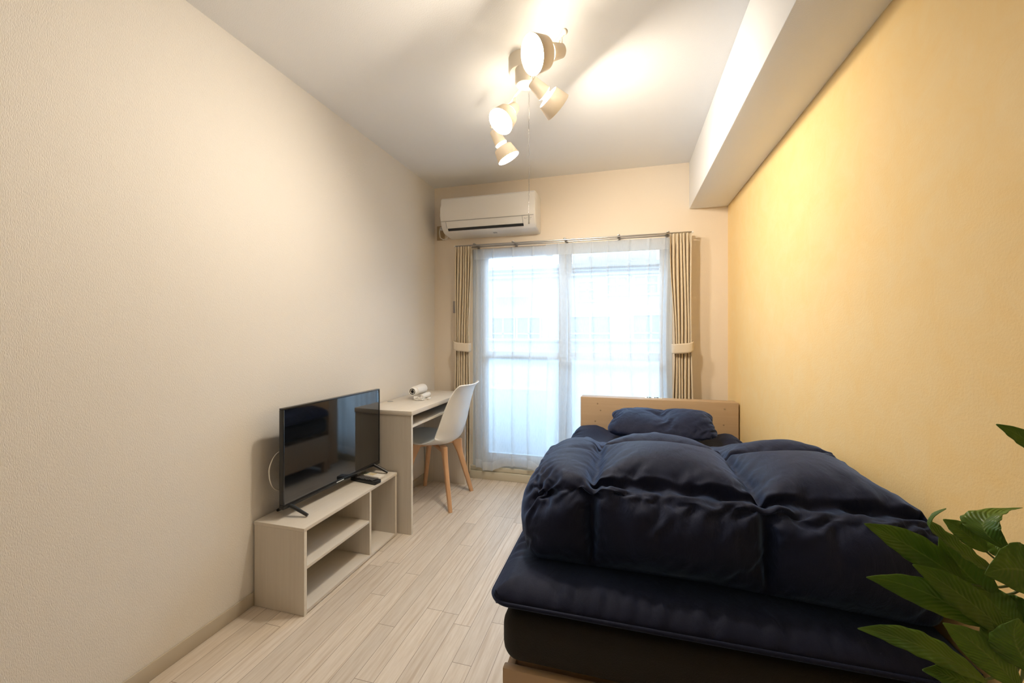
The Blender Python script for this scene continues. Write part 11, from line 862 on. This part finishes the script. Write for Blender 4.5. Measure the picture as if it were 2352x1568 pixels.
[-2,0,-46,44,48,-89,41,42,-80,38,38,-72,34,35,-69,32,35,-65,33,29,-59,28,29,-56,26,26,-56,29,26,-49,24,31,-58,27,27,-58,26,26,-50,28,25,-49,25,24,-50,24,27,-51,28,28,-55,24,26,-46,24,26,-50,26,24,-52,27,27,-58,30,29,-62,25,33,-56,31,30,-63,30,34,-67,30,31,-69,38,37,-77,38,38,-82,45,41,-86,46,45,-44,-3,9,-41,83,-75,65,-61,54,-48,46,-44,39,-37,31,-29,27,-23,19,-21,18,-13,15,-15,16,-21,15,-13,12,-7,9,-10,14,-16,16,-20,16,-19,23,-11,18,-18,9,-15,18,-20,26,-36,33,-31,33,-35,42,-47,43,-50,53,-56,62,-75,87,-45,9,-34,72,-63,53,-46,39,-33,25,-22,18,-16,13,-9,1,5,-12,11,-13,10,-12,22,-18,14,-17,13,-19,27,-24,25,-24,22,-21,19,-14,7,-11,4,2,12,-7,5,-14,10,-3,-5,13,-25,31,-27,19,-22,23,-26,32,-44,50,-59,74,-36,8,-41,72,-56,44,-35,28,-19,10,-5,-2,5,-9,11,-17,22,-24,30,-38,33,-40,40,-39,51,-52,48,-52,45,-45,53,-53,55,-53,54,-47,42,-39,26,-29,27,-18,25,-22,20,-27,22,-15,2,8,-18,28,-26,19,-24,27,-39,47,-52,66,-33,9,-37,72,-62,47,-35,23,-12,3,5,-13,19,-24,30,-37,41,-47,50,-54,57,-64,57,-62,63,-66,76,-77,70,-68,66,-65,65,-67,73,-73,74,-66,54,-52,42,-38,41,-36,40,-44,33,-28,28,-18,7,7,-18,26,-37,32,-33,41,-57,73,-33,8,-32,66,-53,35,-26,16,-5,-5,14,-22,29,-37,43,-50,55,-60,64,-70,74,-78,79,-86,82,-85,89,-92,96,-97,94,-92,85,-88,84,-79,86,-88,82,-80,67,-63,70,-67,60,-57,51,-37,38,-35,27,-16,5,8,-21,33,-45,47,-52,72,-39,4,-29,62,-47,32,-21,11,0,-11,17,-27,35,-45,51,-58,64,-69,72,-77,81,-86,92,-96,99,-104,105,-107,104,-106,107,-110,110,-111,108,-107,93,-91,84,-82,91,-88,86,-81,77,-71,62,-52,40,-28,26,-25,24,-11,-2,18,-29,42,-62,69,-32,3,-29,63,-46,30,-19,4,5,-14,26,-34,39,-48,56,-65,69,-76,82,-86,90,-94,97,-101,105,-109,111,-115,114,-116,114,-116,113,-113,116,-116,108,-106,94,-92,87,-85,91,-85,73,-62,53,-52,53,-44,41,-26,13,-9,-3,16,-29,42,-49,68,-39,7,-31,61,-44,27,-14,3,5,-17,27,-35,45,-53,60,-67,74,-83,87,-93,96,-100,104,-107,109,-112,115,-119,119,-121,121,-123,121,-121,114,-114,119,-117,109,-106,95,-91,80,-77,74,-67,61,-49,49,-46,42,-34,27,-13,2,12,-30,45,-60,72,-34,5,-29,55,-43,27,-14,1,10,-18,30,-40,48,-56,63,-71,76,-82,88,-96,101,-106,107,-109,113,-116,115,-118,123,-125,124,-126,122,-123,123,-123,122,-121,121,-119,110,-101,86,-81,73,-69,62,-50,41,-34,28,-30,31,-18,10,4,-15,30,-47,64,-35,6,-28,54,-37,21,-11,-2,12,-24,34,-38,48,-58,65,-72,78,-85,90,-95,99,-105,110,-114,116,-119,121,-123,124,-126,126,-127,126,-128,127,-127,126,-125,120,-117,115,-111,105,-97,88,-79,69,-69,59,-51,37,-26,17,-11,4,6,-12,24,-43,59,-25,6,-26,53,-39,22,-8,-5,13,-27,38,-46,52,-56,66,-74,80,-88,92,-96,99,-106,109,-112,114,-117,122,-124,125,-125,125,-126,125,-127,127,-128,125,-124,119,-117,112,-110,102,-97,95,-88,80,-69,62,-59,49,-40,26,-14,0,8,-19,30,-37,58,-32,6,-24,51,-34,19,-6,-9,19,-30,38,-45,53,-60,65,-70,78,-85,90,-97,100,-103,106,-110,111,-115,116,-120,123,-124,124,-122,121,-121,120,-122,120,-120,118,-117,110,-108,101,-97,91,-82,73,-61,54,-47,47,-42,29,-20,9,4,-19,28,-38,54,-26,4,-27,54,-36,22,-9,-9,20,-32,41,-42,48,-54,60,-71,77,-83,88,-95,98,-98,101,-104,105,-112,111,-114,115,-118,122,
-121,118,-115,115,-116,112,-112,110,-110,105,-103,99,-96,89,-84,76,-66,65,-54,41,-29,19,-13,8,0,-11,25,-44,56,-29,8,-25,55,-40,27,-15,-1,13,-30,39,-48,56,-54,60,-67,72,-83,86,-92,96,-101,102,-99,100,-104,103,-107,105,-107,107,-109,112,-110,106,-104,101,-100,100,-101,99,-97,90,-86,84,-81,74,-69,65,-57,48,-35,22,-7,-3,13,-18,21,-37,57,-32,4,-24,52,-35,23,-10,0,10,-22,32,-50,56,-62,68,-65,70,-74,77,-82,85,-96,97,-101,101,-98,98,-100,97,-99,96,-96,97,-96,95,-96,91,-87,83,-82,85,-85,83,-77,69,-65,63,-57,48,-46,44,-37,29,-19,11,4,-20,30,-42,54,-26,1,-22,46,-29,15,-3,-3,13,-21,30,-42,48,-62,65,-70,76,-73,77,-79,80,-83,85,-95,94,-97,95,-94,91,-90,88,-87,85,-82,79,-76,72,-72,67,-67,67,-64,67,-67,66,-57,47,-49,44,-32,26,-23,22,-17,9,2,-14,30,-44,53,-29,4,-24,47,-28,12,1,-13,21,-30,40,-39,45,-53,57,-71,73,-77,81,-85,86,-78,77,-78,78,-80,78,-81,79,-79,74,-71,68,-67,64,-58,53,-51,47,-50,48,-46,44,-45,50,-48,48,-37,30,-22,18,-13,4,3,-6,5,-14,24,-43,62,-33,4,-22,45,-30,13,0,-14,24,-35,44,-50,54,-48,52,-56,61,-68,69,-77,75,-79,80,-73,69,-64,61,-59,57,-59,54,-51,46,-43,37,-34,30,-27,21,-22,22,-21,24,-26,26,-26,31,-27,24,-14,11,-4,-2,6,-16,23,-28,26,-43,57,-30,4,-21,45,-30,17,-10,-5,19,-31,42,-51,51,-53,55,-50,57,-54,55,-60,60,-68,65,-65,62,-59,54,-46,41,-35,30,-24,21,-19,12,-8,3,-2,-4,5,-6,3,2,-5,8,-9,9,-10,9,-6,8,-1,-4,8,-14,24,-36,38,-47,58,-31,4,-27,54,-36,16,-7,-1,7,-16,30,-45,53,-60,56,-56,56,-47,53,-49,49,-48,46,-49,45,-47,41,-36,30,-24,16,-9,4,3,-10,15,-20,25,-31,33,-31,30,-27,25,-20,16,-12,6,-6,4,-8,8,-8,18,-22,28,-34,35,-51,61,-31,3,-21,49,-42,24,-16,5,4,-9,18,-26,38,-51,59,-67,57,-55,53,-50,51,-43,45,-37,32,-28,19,-15,10,-5,-1,6,-13,18,-22,26,-31,38,-40,42,-46,45,-44,43,-41,40,-36,33,-26,24,-31,27,-27,21,-19,30,-33,41,-55,58,-30,3,-20,48,-35,18,-18,6,3,-11,16,-18,25,-33,46,-58,64,-70,57,-56,52,-49,47,-41,39,-31,32,-24,16,-9,4,2,-8,14,-19,26,-31,33,-36,42,-37,33,-28,22,-29,24,-26,24,-25,23,-23,22,-25,28,-30,37,-31,39,-50,59,-30,1,-21,47,-33,19,-18,5,-3,-5,12,-19,24,-26,32,-39,53,-65,69,-73,65,-62,60,-58,55,-49,45,-38,39,-34,30,-24,19,-12,6,0,-5,9,-11,13,-16,24,-15,11,-13,6,-9,7,-7,7,-7,5,-8,10,-22,32,-40,44,-45,61,-32,0,-26,52,-34,16,-5,-4,0,-10,14,-19,23,-29,33,-37,46,-50,64,-75,79,-79,80,-80,77,-75,73,-70,66,-60,56,-48,44,-37,32,-29,25,-18,13,-14,12,-9,7,0,9,-6,4,-4,-2,4,-6,5,-7,1,-10,13,-27,41,-55,66,-30,1,-25,48,-32,18,-6,-6,13,-24,28,-35,34,-36,45,-54,51,-54,58,-65,72,-75,85,-83,85,-88,86,-84,83,-77,75,-70,66,-62,58,-55,51,-47,45,-42,40,-39,33,-30,30,-22,27,-25,21,-22,16,-7,3,3,-11,6,-18,26,-47,64,-30,2,-32,56,-37,24,-18,6,2,-15,30,-38,45,-52,54,-55,62,-70,75,-80,77,-81,83,-85,92,-90,91,-92,90,-88,87,-84,80,-77,78,-75,74,-70,64,-60,63,-62,57,-57,51,-49,51,-45,40,-39,36,-29,20,-5,-2,10,-23,22,-40,56,-29,1,-30,57,-43,24,-9,2,2,-15,27,-37,52,-56,63,-67,73,-75,76,-79,83,-87,87,-95,94,-96,97,-96,100,-100,98,-95,93,-93,90,-89,91,-86,82,-79,77,-72,70,-70,63,-61,59,-51,48,-42,37,-38,30,-21,13,3,-16,20,-37,49,-24,0,-27,56,-41,20,-13,7,8,-19,29,-40,48,-56,65,-73,
79,-82,86,-85,89,-92,95,-97,98,-107,106,-107,108,-107,110,-108,104,-103,100,-101,99,-95,95,-91,89,-87,84,-78,75,-75,65,-61,58,-49,44,-36,30,-28,16,-4,-8,22,-39,49,-22,-2,-30,59,-41,21,-13,0,12,-20,33,-42,52,-61,69,-72,77,-86,91,-94,98,-96,100,-104,106,-109,110,-115,115,-116,114,-114,114,-112,110,-109,109,-107,104,-102,99,-94,91,-88,85,-79,73,-73,62,-55,49,-39,33,-25,14,-9,-1,14,-32,50,-25,0,-33,59,-38,28,-16,1,8,-23,36,-46,53,-55,63,-72,79,-84,90,-97,101,-105,108,-107,109,-113,115,-118,118,-120,119,-119,118,-117,115,-115,112,-110,111,-107,105,-102,97,-91,87,-82,78,-76,68,-61,49,-41,33,-24,16,-9,-4,15,-30,48,-23,-3,-26,55,-42,33,-21,13,1,-14,20,-34,42,-54,62,-66,75,-81,88,-94,99,-106,111,-115,116,-118,122,-125,125,-125,126,-125,122,-124,121,-118,116,-115,112,-106,105,-104,100,-97,92,-84,79,-74,68,-62,54,-48,36,-26,14,-3,-8,21,-34,50,-28,0,-30,60,-43,29,-14,10,-6,1,12,-25,35,-53,58,-68,75,-82,91,-97,100,-106,112,-115,118,-121,122,-124,127,-128,128,-127,126,-125,124,-122,119,-117,111,-109,106,-102,99,-94,91,-87,81,-73,64,-56,48,-43,36,-27,17,-6,-10,21,-35,51,-24,-3,-33,67,-53,34,-16,6,5,-4,15,-24,35,-46,53,-67,68,-78,85,-92,100,-106,109,-116,119,-121,123,-125,126,-127,129,-128,127,-125,124,-122,120,-117,114,-111,106,-103,98,-93,87,-81,77,-72,66,-59,48,-38,27,-21,15,-5,-9,22,-41,56,-27,1,-33,62,-53,44,-32,17,-3,-5,18,-17,31,-44,51,-59,66,-68,70,-79,84,-93,100,-112,115,-119,120,-123,124,-125,125,-124,123,-122,120,-118,117,-114,113,-108,106,-103,97,-94,87,-80,72,-66,62,-56,46,-38,27,-16,7,2,-13,23,-39,55,-27,-4,-31,71,-56,39,-33,20,-2,-9,19,-23,25,-20,33,-41,51,-66,71,-82,87,-93,97,-105,109,-115,118,-115,116,-121,121,-120,119,-118,113,-112,110,-107,107,-103,101,-97,93,-89,84,-78,69,-64,56,-50,44,-37,26,-16,5,6,-19,30,-43,58,-28,-3,-41,75,-54,49,-34,25,-26,10,-2,-5,16,-26,36,-33,46,-61,70,-76,80,-78,81,-88,90,-100,104,-110,113,-109,110,-114,114,-115,114,-109,101,-101,98,-94,94,-90,86,-82,79,-74,67,-62,53,-47,39,-30,21,-11,0,13,-25,31,-45,61,-31,-3,-44,79,-61,47,-34,39,-26,18,-18,9,1,-16,23,-34,42,-39,53,-63,67,-72,77,-71,70,-76,77,-87,93,-98,102,-99,99,-103,103,-103,99,-97,90,-87,89,-85,81,-76,70,-65,59,-54,47,-41,32,-25,16,-7,-5,18,-33,47,-58,66,-32,-5,-35,81,-79,60,-47,39,-21,27,-28,21,-15,-1,8,-19,32,-26,35,-39,45,-56,61,-66,68,-60,57,-64,64,-70,77,-85,83,-79,75,-76,82,-84,81,-78,70,-68,70,-65,60,-55,50,-43,35,-31,26,-20,12,-4,-8,20,-34,46,-58,72,-37,-8,-41,80,-63,66,-53,39,-31,24,-19,23,-24,15,-2,-10,9,-6,12,-16,26,-30,35,-45,46,-42,46,-43,43,-49,50,-57,49,-49,55,-53,50,-55,55,-53,51,-51,43,-38,38,-36,34,-29,25,-19,11,-4,-2,8,-16,22,-31,44,-56,68,-37,-8,-33,72,-65,74,-71,65,-55,43,-32,24,-20,26,-27,20,-10,-4,0,-4,8,-7,14,-17,22,-21,21,-13,19,-19,17,-24,17,-20,20,-20,22,-20,21,-22,20,-17,9,-12,9,-9,11,-5,4,-1,-8,13,-19,25,-28,35,-43,50,-59,72,-36,-8,-42,85,-72,64,-72,81,-72,67,-59,51,-49,36,-27,35,-33,28,-24,16,-22,27,-22,22,-15,11,-10,8,-8,19,-18,13,-11,6,-16,15,-13,12,-11,16,-14,14,-17,19,-27,25,-27,29,-24,23,-29,34,-36,41,-47,50,-56,65,-76,82,-37,-9,
-45,100,-101,89,-80,76,-82,81,-74,71,-60,63,-65,60,-58,58,-55,57,-54,50,-48,48,-47,51,-50,49,-51,51,-49,53,-51,51,-57,55,-52,50,-47,51,-54,52,-52,51,-53,55,-62,61,-62,63,-62,62,-64,69,-71,76,-79,79,-83,90,-47,-9,1,4,-1,2,-1,5,-2,0,2,-3,3,-1,3,0,1,-1,-1,1,-1,2,0,-1,-2,-4,2,1,2,0,0,-2]]
I, base, F, ring = box_shell(78, 76, 17); V = decode(DUVET, base, .0007)
ii, jj, kk = I[:, 0], I[:, 1], I[:, 2]
top_, front = kk == 17, jj == 0
S0, S1 = 16, 50                      # the two lengthwise quilting seams; row 4 is the seam along the foot end
cross = top_ & (jj == 4) & (ii >= S0)
V[cross] += np.array([0, .007, -.011])
for dj, up in ((3, .003), (5, .005)): V[top_ & (jj == dj) & (ii >= S0), 2] += up
for c in (S0, S1):
    V[front & (ii == c) & (kk > 1), 1] += .010
    V[top_ & (ii == c) & (jj > 4) & (jj < 40), 2] -= .009
    for dc in (-1, 1): V[front & (ii == c+dc) & (kk > 2), 1] -= .003
rng = np.random.default_rng(11)
for q in range(26):                  # long soft creases that run down from the foot seam, short ones above it
    c0 = rng.uniform(3, 76); sl = rng.uniform(-.25, .25); ln = rng.uniform(6, 16); dp = rng.uniform(.005, .012); wd = rng.uniform(.7, 1.5)
    d = ii-(c0+sl*(17-kk)); V[front, 1] += (dp*np.exp(-(d/wd)**2)*np.clip((kk-(17-ln))/ln, 0, 1)*np.clip(kk/4-.5, 0, 1))[front]
for q in range(22):
    c0 = rng.uniform(17, 77); sl = rng.uniform(-.5, .5); ln = rng.uniform(5, 14); dp = rng.uniform(.004, .010); wd = rng.uniform(.7, 1.3)
    d = ii-(c0+sl*(jj-5)); V[top_, 2] -= (dp*np.exp(-(d/wd)**2)*np.clip((ln-(jj-5))/ln, 0, 1)*(jj > 4))[top_]
V[:, 2] = np.maximum(V[:, 2], .5400); V[:, 0] = np.minimum(V[:, 0], .682)
def ss(a, b, x): q = np.clip((x-a)/(b-a), 0, 1); return q*q*(3-2*q)
hgt = np.clip((V[:, 2]-.56)/.16, 0, 1); px_, py_ = V[:, 0].copy(), V[:, 1].copy()
V[:, 2] += .030*ss(.42, .64, px_)*np.exp(-((py_-1.76)/.24)**2)*hgt
back = ss(1.66, 1.80, py_)*ss(2.15, 2.02, py_)*hgt
V[:, 2] += back*(-.012+.0065*np.sin(52*px_+3*np.sin(8*px_)+7*py_)+.004*np.sin(83*px_-9*py_+2))
V[:, 1] += back*.006*np.sin(41*px_+1.5)
dv = cloth_object('duvet', V, F, M_NAVY, 2); tag(dv, 'puffy navy quilted duvet folded double on the bed', 'duvet')
base, F = pillow_shell(44, 30); V = decode(PILLOW, base, .0008)
V *= np.array([1.12, .94, .72]); pl = cloth_object('pillow', V, F, M_NAVY, 2); pl.location = (.200, 2.615, .634); pl.rotation_euler = (math.radians(15), 0, math.radians(-2)); tag(pl, 'navy pillow with a dented middle against the headboard', 'pillow')

# ------------------------------------------------------------------ potted plant, close to the camera at the right
CAMZ, FPX = 1.178, 942.0
YAW = math.radians(15.5)
def world_at(px, py, t):     # a point t metres in front of the camera position, measured in the photograph
    u, v = (px-1176)/FPX, (765-py)/FPX
    c, s = math.cos(YAW), math.sin(YAW)
    return Vector((t*(c*u-s), t*(s*u+c), CAMZ+t*v))
pp = thing('potted_plant', 'green leafy potted plant at the foot of the bed', 'plant', (.50, .62, 0))
bm = newbm(); add_lathe(bm, [(0, 0), (0, .085), (.01, .092), (.20, .125), (.215, .128), (.22, .124), (.215, .116), (.19, .113)], (.50, .62, .0005), (0, 0, 1), 40); obj('pot', bm, M_POT, pp, angle=45)
bm = newbm(); add_lathe(bm, [(0, .112), (.008, .06), (.012, 0)], (.50, .62, .188), (0, 0, 1), 32); obj('soil', bm, M_SOIL, pp)
W1, W2, W3 = world_at(2372, 1330, .545), world_at(2352, 1500, .50), world_at(2455, 1120, .52)
bm = newbm(); add_tube(bm, catmull([(.50, .62, .19), (.505, .63, .40), (.515, .64, .62), tuple((W2+Vector((.03, .0, -.04)))), ], 6), [.022-.0007*k for k in range(19)], 12); obj('trunk', bm, M_TRUNK, pp)
fork = W2+Vector((.03, 0, -.04))
bm = newbm()
for w in (W1, W2, W3): add_tube(bm, catmull([tuple(fork), tuple(fork.lerp(w, .5)+Vector((.012, .01, .0))), tuple(w)], 5), .0055, 8)
obj('stem', bm, M_STEM, pp)
def leaf(tip, base, tt, tb, width, whorl, bow=(0, 0, .02), roll=0.0, fold=.25, curl=0, wpos=.45, label=None):
    A, B = world_at(*base, tb), world_at(*tip, tt)
    L = (B-A).length; d = (B-A).normalized()
    view = ((A+B)/2-Vector((0, 0, CAMZ))).normalized()
    side = d.cross(view).normalized(); nrm = side.cross(d).normalized()
    q = Matrix.Rotation(roll, 3, d); side = q @ side; nrm = q @ nrm
    if nrm.z < 0: nrm = -nrm
    bow = Vector(bow); bm = newbm(); rows = []; n = 26
    for i in range(n+1):
        a = i/n
        c = A.lerp(B, a)+bow*4*a*(1-a)
        if curl: c += nrm*curl*max(0, a-.7)**2*11-d*abs(curl)*max(0, a-.7)**2*5
        # lance-shaped outline with a drawn-out tip
        w = width*.5*(math.sin(PI*a**(math.log(.5)/math.log(wpos)))**.85 if 0 < a < 1 else 0)*(1-.18*smooth01(.75, 1, a))+.0006
        row = []
        for j in range(9):
            s = j/4-1
            row.append(tuple(c+side*w*s+nrm*(abs(s)*w*fold+.0016*math.sin(a*36+abs(s)*3)*abs(s)*(w/(width*.5)))))
        rows.append(row)
    add_grid(bm, rows, uv=True)
    o = obj('leaf', bm, M_LEAF, pp, angle=180); solidify(o, .0006)
    if whorl is not None:
        b = newbm(); add_tube(b, catmull([tuple(A+d*.004), tuple(A.lerp(whorl, .5)+Vector((0, 0, -.006))), tuple(whorl)], 4), [.0013]*4+[.0016]*5, 6); obj('leaf_stalk', b, M_STEM, o)
    return o
leaf((1985, 1202), (2225, 1345), .60, .56, .042, W1, (0, 0, .006), .35)
leaf((2096, 1296), (2322, 1462), .54, .51, .036, W2, (0, 0, .006), .25)
leaf((1990, 1325), (2262, 1438), .56, .52, .036, W2, (0, 0, .012), -.25)
leaf((1970, 1443), (2268, 1566), .50, .47, .030, W2, (0, 0, .010), .5)
leaf((2166, 1430), (2345, 1585), .47, .45, .034, W2, (.004, 0, .004), -.1)
leaf((2082, 1162), (2290, 1318), .56, .545, .023, W1, (-.002, 0, -.006), .9, fold=.5, curl=.035)
leaf((2158, 1225), (2288, 1372), .58, .55, .044, W1, (-.006, 0, -.006), .1)
leaf((2348, 1166), (2322, 1268), .58, .55, .040, W1, (-.036, .0, .004), -.5, fold=.4)
leaf((2256, 1220), (2312, 1285), .60, .57, .022, W1, (0, 0, 0), 0)
leaf((2262, 1318), (2420, 1345), .47, .47, .056, W1, (0, 0, .012), .1)
leaf((2288, 974), (2432, 1072), .54, .52, .020, W3, (0, 0, .006), .3)
leaf((2253, 1413), (2346, 1500), .52, .50, .028, W2, (-.006, 0, -.006), .1)
leaf((2338, 1420), (2400, 1560), .44, .44, .040, W2, (-.012, 0, 0), .2)
leaf((2118, 1538), (2290, 1610), .48, .46, .026, W2, (0, 0, .006), .3)
leaf((2276, 1372), (2372, 1425), .56, .53, .042, W1, (0, 0, 0), -.3)
leaf((2166, 1192), (2268, 1268), .60, .57, .026, W1, (0, 0, .004), .2)
leaf((2215, 1330), (2345, 1440), .57, .53, .040, W2, (0, 0, 0), .1)
leaf((2440, 1230), (2395, 1330), .56, .55, .040, W1, (.01, 0, 0), .2)
leaf((2560, 1010), (2470, 1100), .52, .52, .032, W3, (0, 0, .01), .2)
leaf((2500, 1420), (2385, 1500), .50, .50, .038, W2, (0, 0, .01), .2)

# ------------------------------------------------------------------ camera
cam = bpy.data.cameras.new('camera'); co = bpy.data.objects.new('camera', cam); COL.objects.link(co); sc.camera = co
cam.sensor_fit = 'HORIZONTAL'; cam.sensor_width = 36; cam.lens = FPX/2352*36; cam.shift_y = -19/2352
co.location = (0, 0, CAMZ); co.rotation_euler = (PI/2, 0, YAW); cam.clip_start = .02; cam.clip_end = 200

# ------------------------------------------------------------------ daylight
w = bpy.data.worlds.new('overcast_sky'); sc.world = w; w.use_nodes = True; nt = w.node_tree; nt.nodes.clear()
wo = nt.nodes.new('ShaderNodeOutputWorld'); bg = nt.nodes.new('ShaderNodeBackground'); bg.inputs[0].default_value = (.68, .85, 1.0, 1); bg.inputs[1].default_value = 6
# overcast sky: brighter overhead than at the horizon
tcw = nt.nodes.new('ShaderNodeTexCoord'); spw = nt.nodes.new('ShaderNodeSeparateXYZ'); link(nt, tcw.outputs['Generated'], spw.inputs[0])
mw = nt.nodes.new('ShaderNodeMapRange'); link(nt, spw.outputs[2], mw.inputs[0]); mw.inputs[1].default_value = 0; mw.inputs[2].default_value = 1; mw.inputs[3].default_value = 4.8; mw.inputs[4].default_value = 22.0
link(nt, mw.outputs[0], bg.inputs[1])
link(nt, bg.outputs[0], wo.inputs[0])
pl_ = bpy.data.lights.new('window_portal', 'AREA'); pl_.shape = 'RECTANGLE'; pl_.size = WX1-WX0; pl_.size_y = WZ1-WZ0; pl_.cycles.is_portal = True
po = bpy.data.objects.new('window_portal', pl_); COL.objects.link(po); po.location = ((WX0+WX1)/2, YB+.13, (WZ0+WZ1)/2); po.rotation_euler = (-PI/2, 0, 0)

# ------------------------------------------------------------------ view
vs = sc.view_settings
sc.display_settings.display_device = 'sRGB'
vs.view_transform = 'Standard'; vs.look = 'None'; vs.exposure = 0.12; vs.gamma = 1.0; vs.use_curve_mapping = False
cy = sc.cycles
cy.max_bounces = 8; cy.diffuse_bounces = 5; cy.glossy_bounces = 4; cy.transmission_bounces = 8; cy.transparent_max_bounces = 18
cy.sample_clamp_indirect = 6.0; cy.caustics_reflective = False; cy.caustics_refractive = False; cy.blur_glossy = .5
cy.use_denoising = True
try: cy.denoiser = 'OPENIMAGEDENOISE'; cy.denoising_input_passes = 'RGB_ALBEDO_NORMAL'
except Exception: pass
cy.use_light_tree = True
cy.use_adaptive_sampling = True; cy.adaptive_threshold = .02
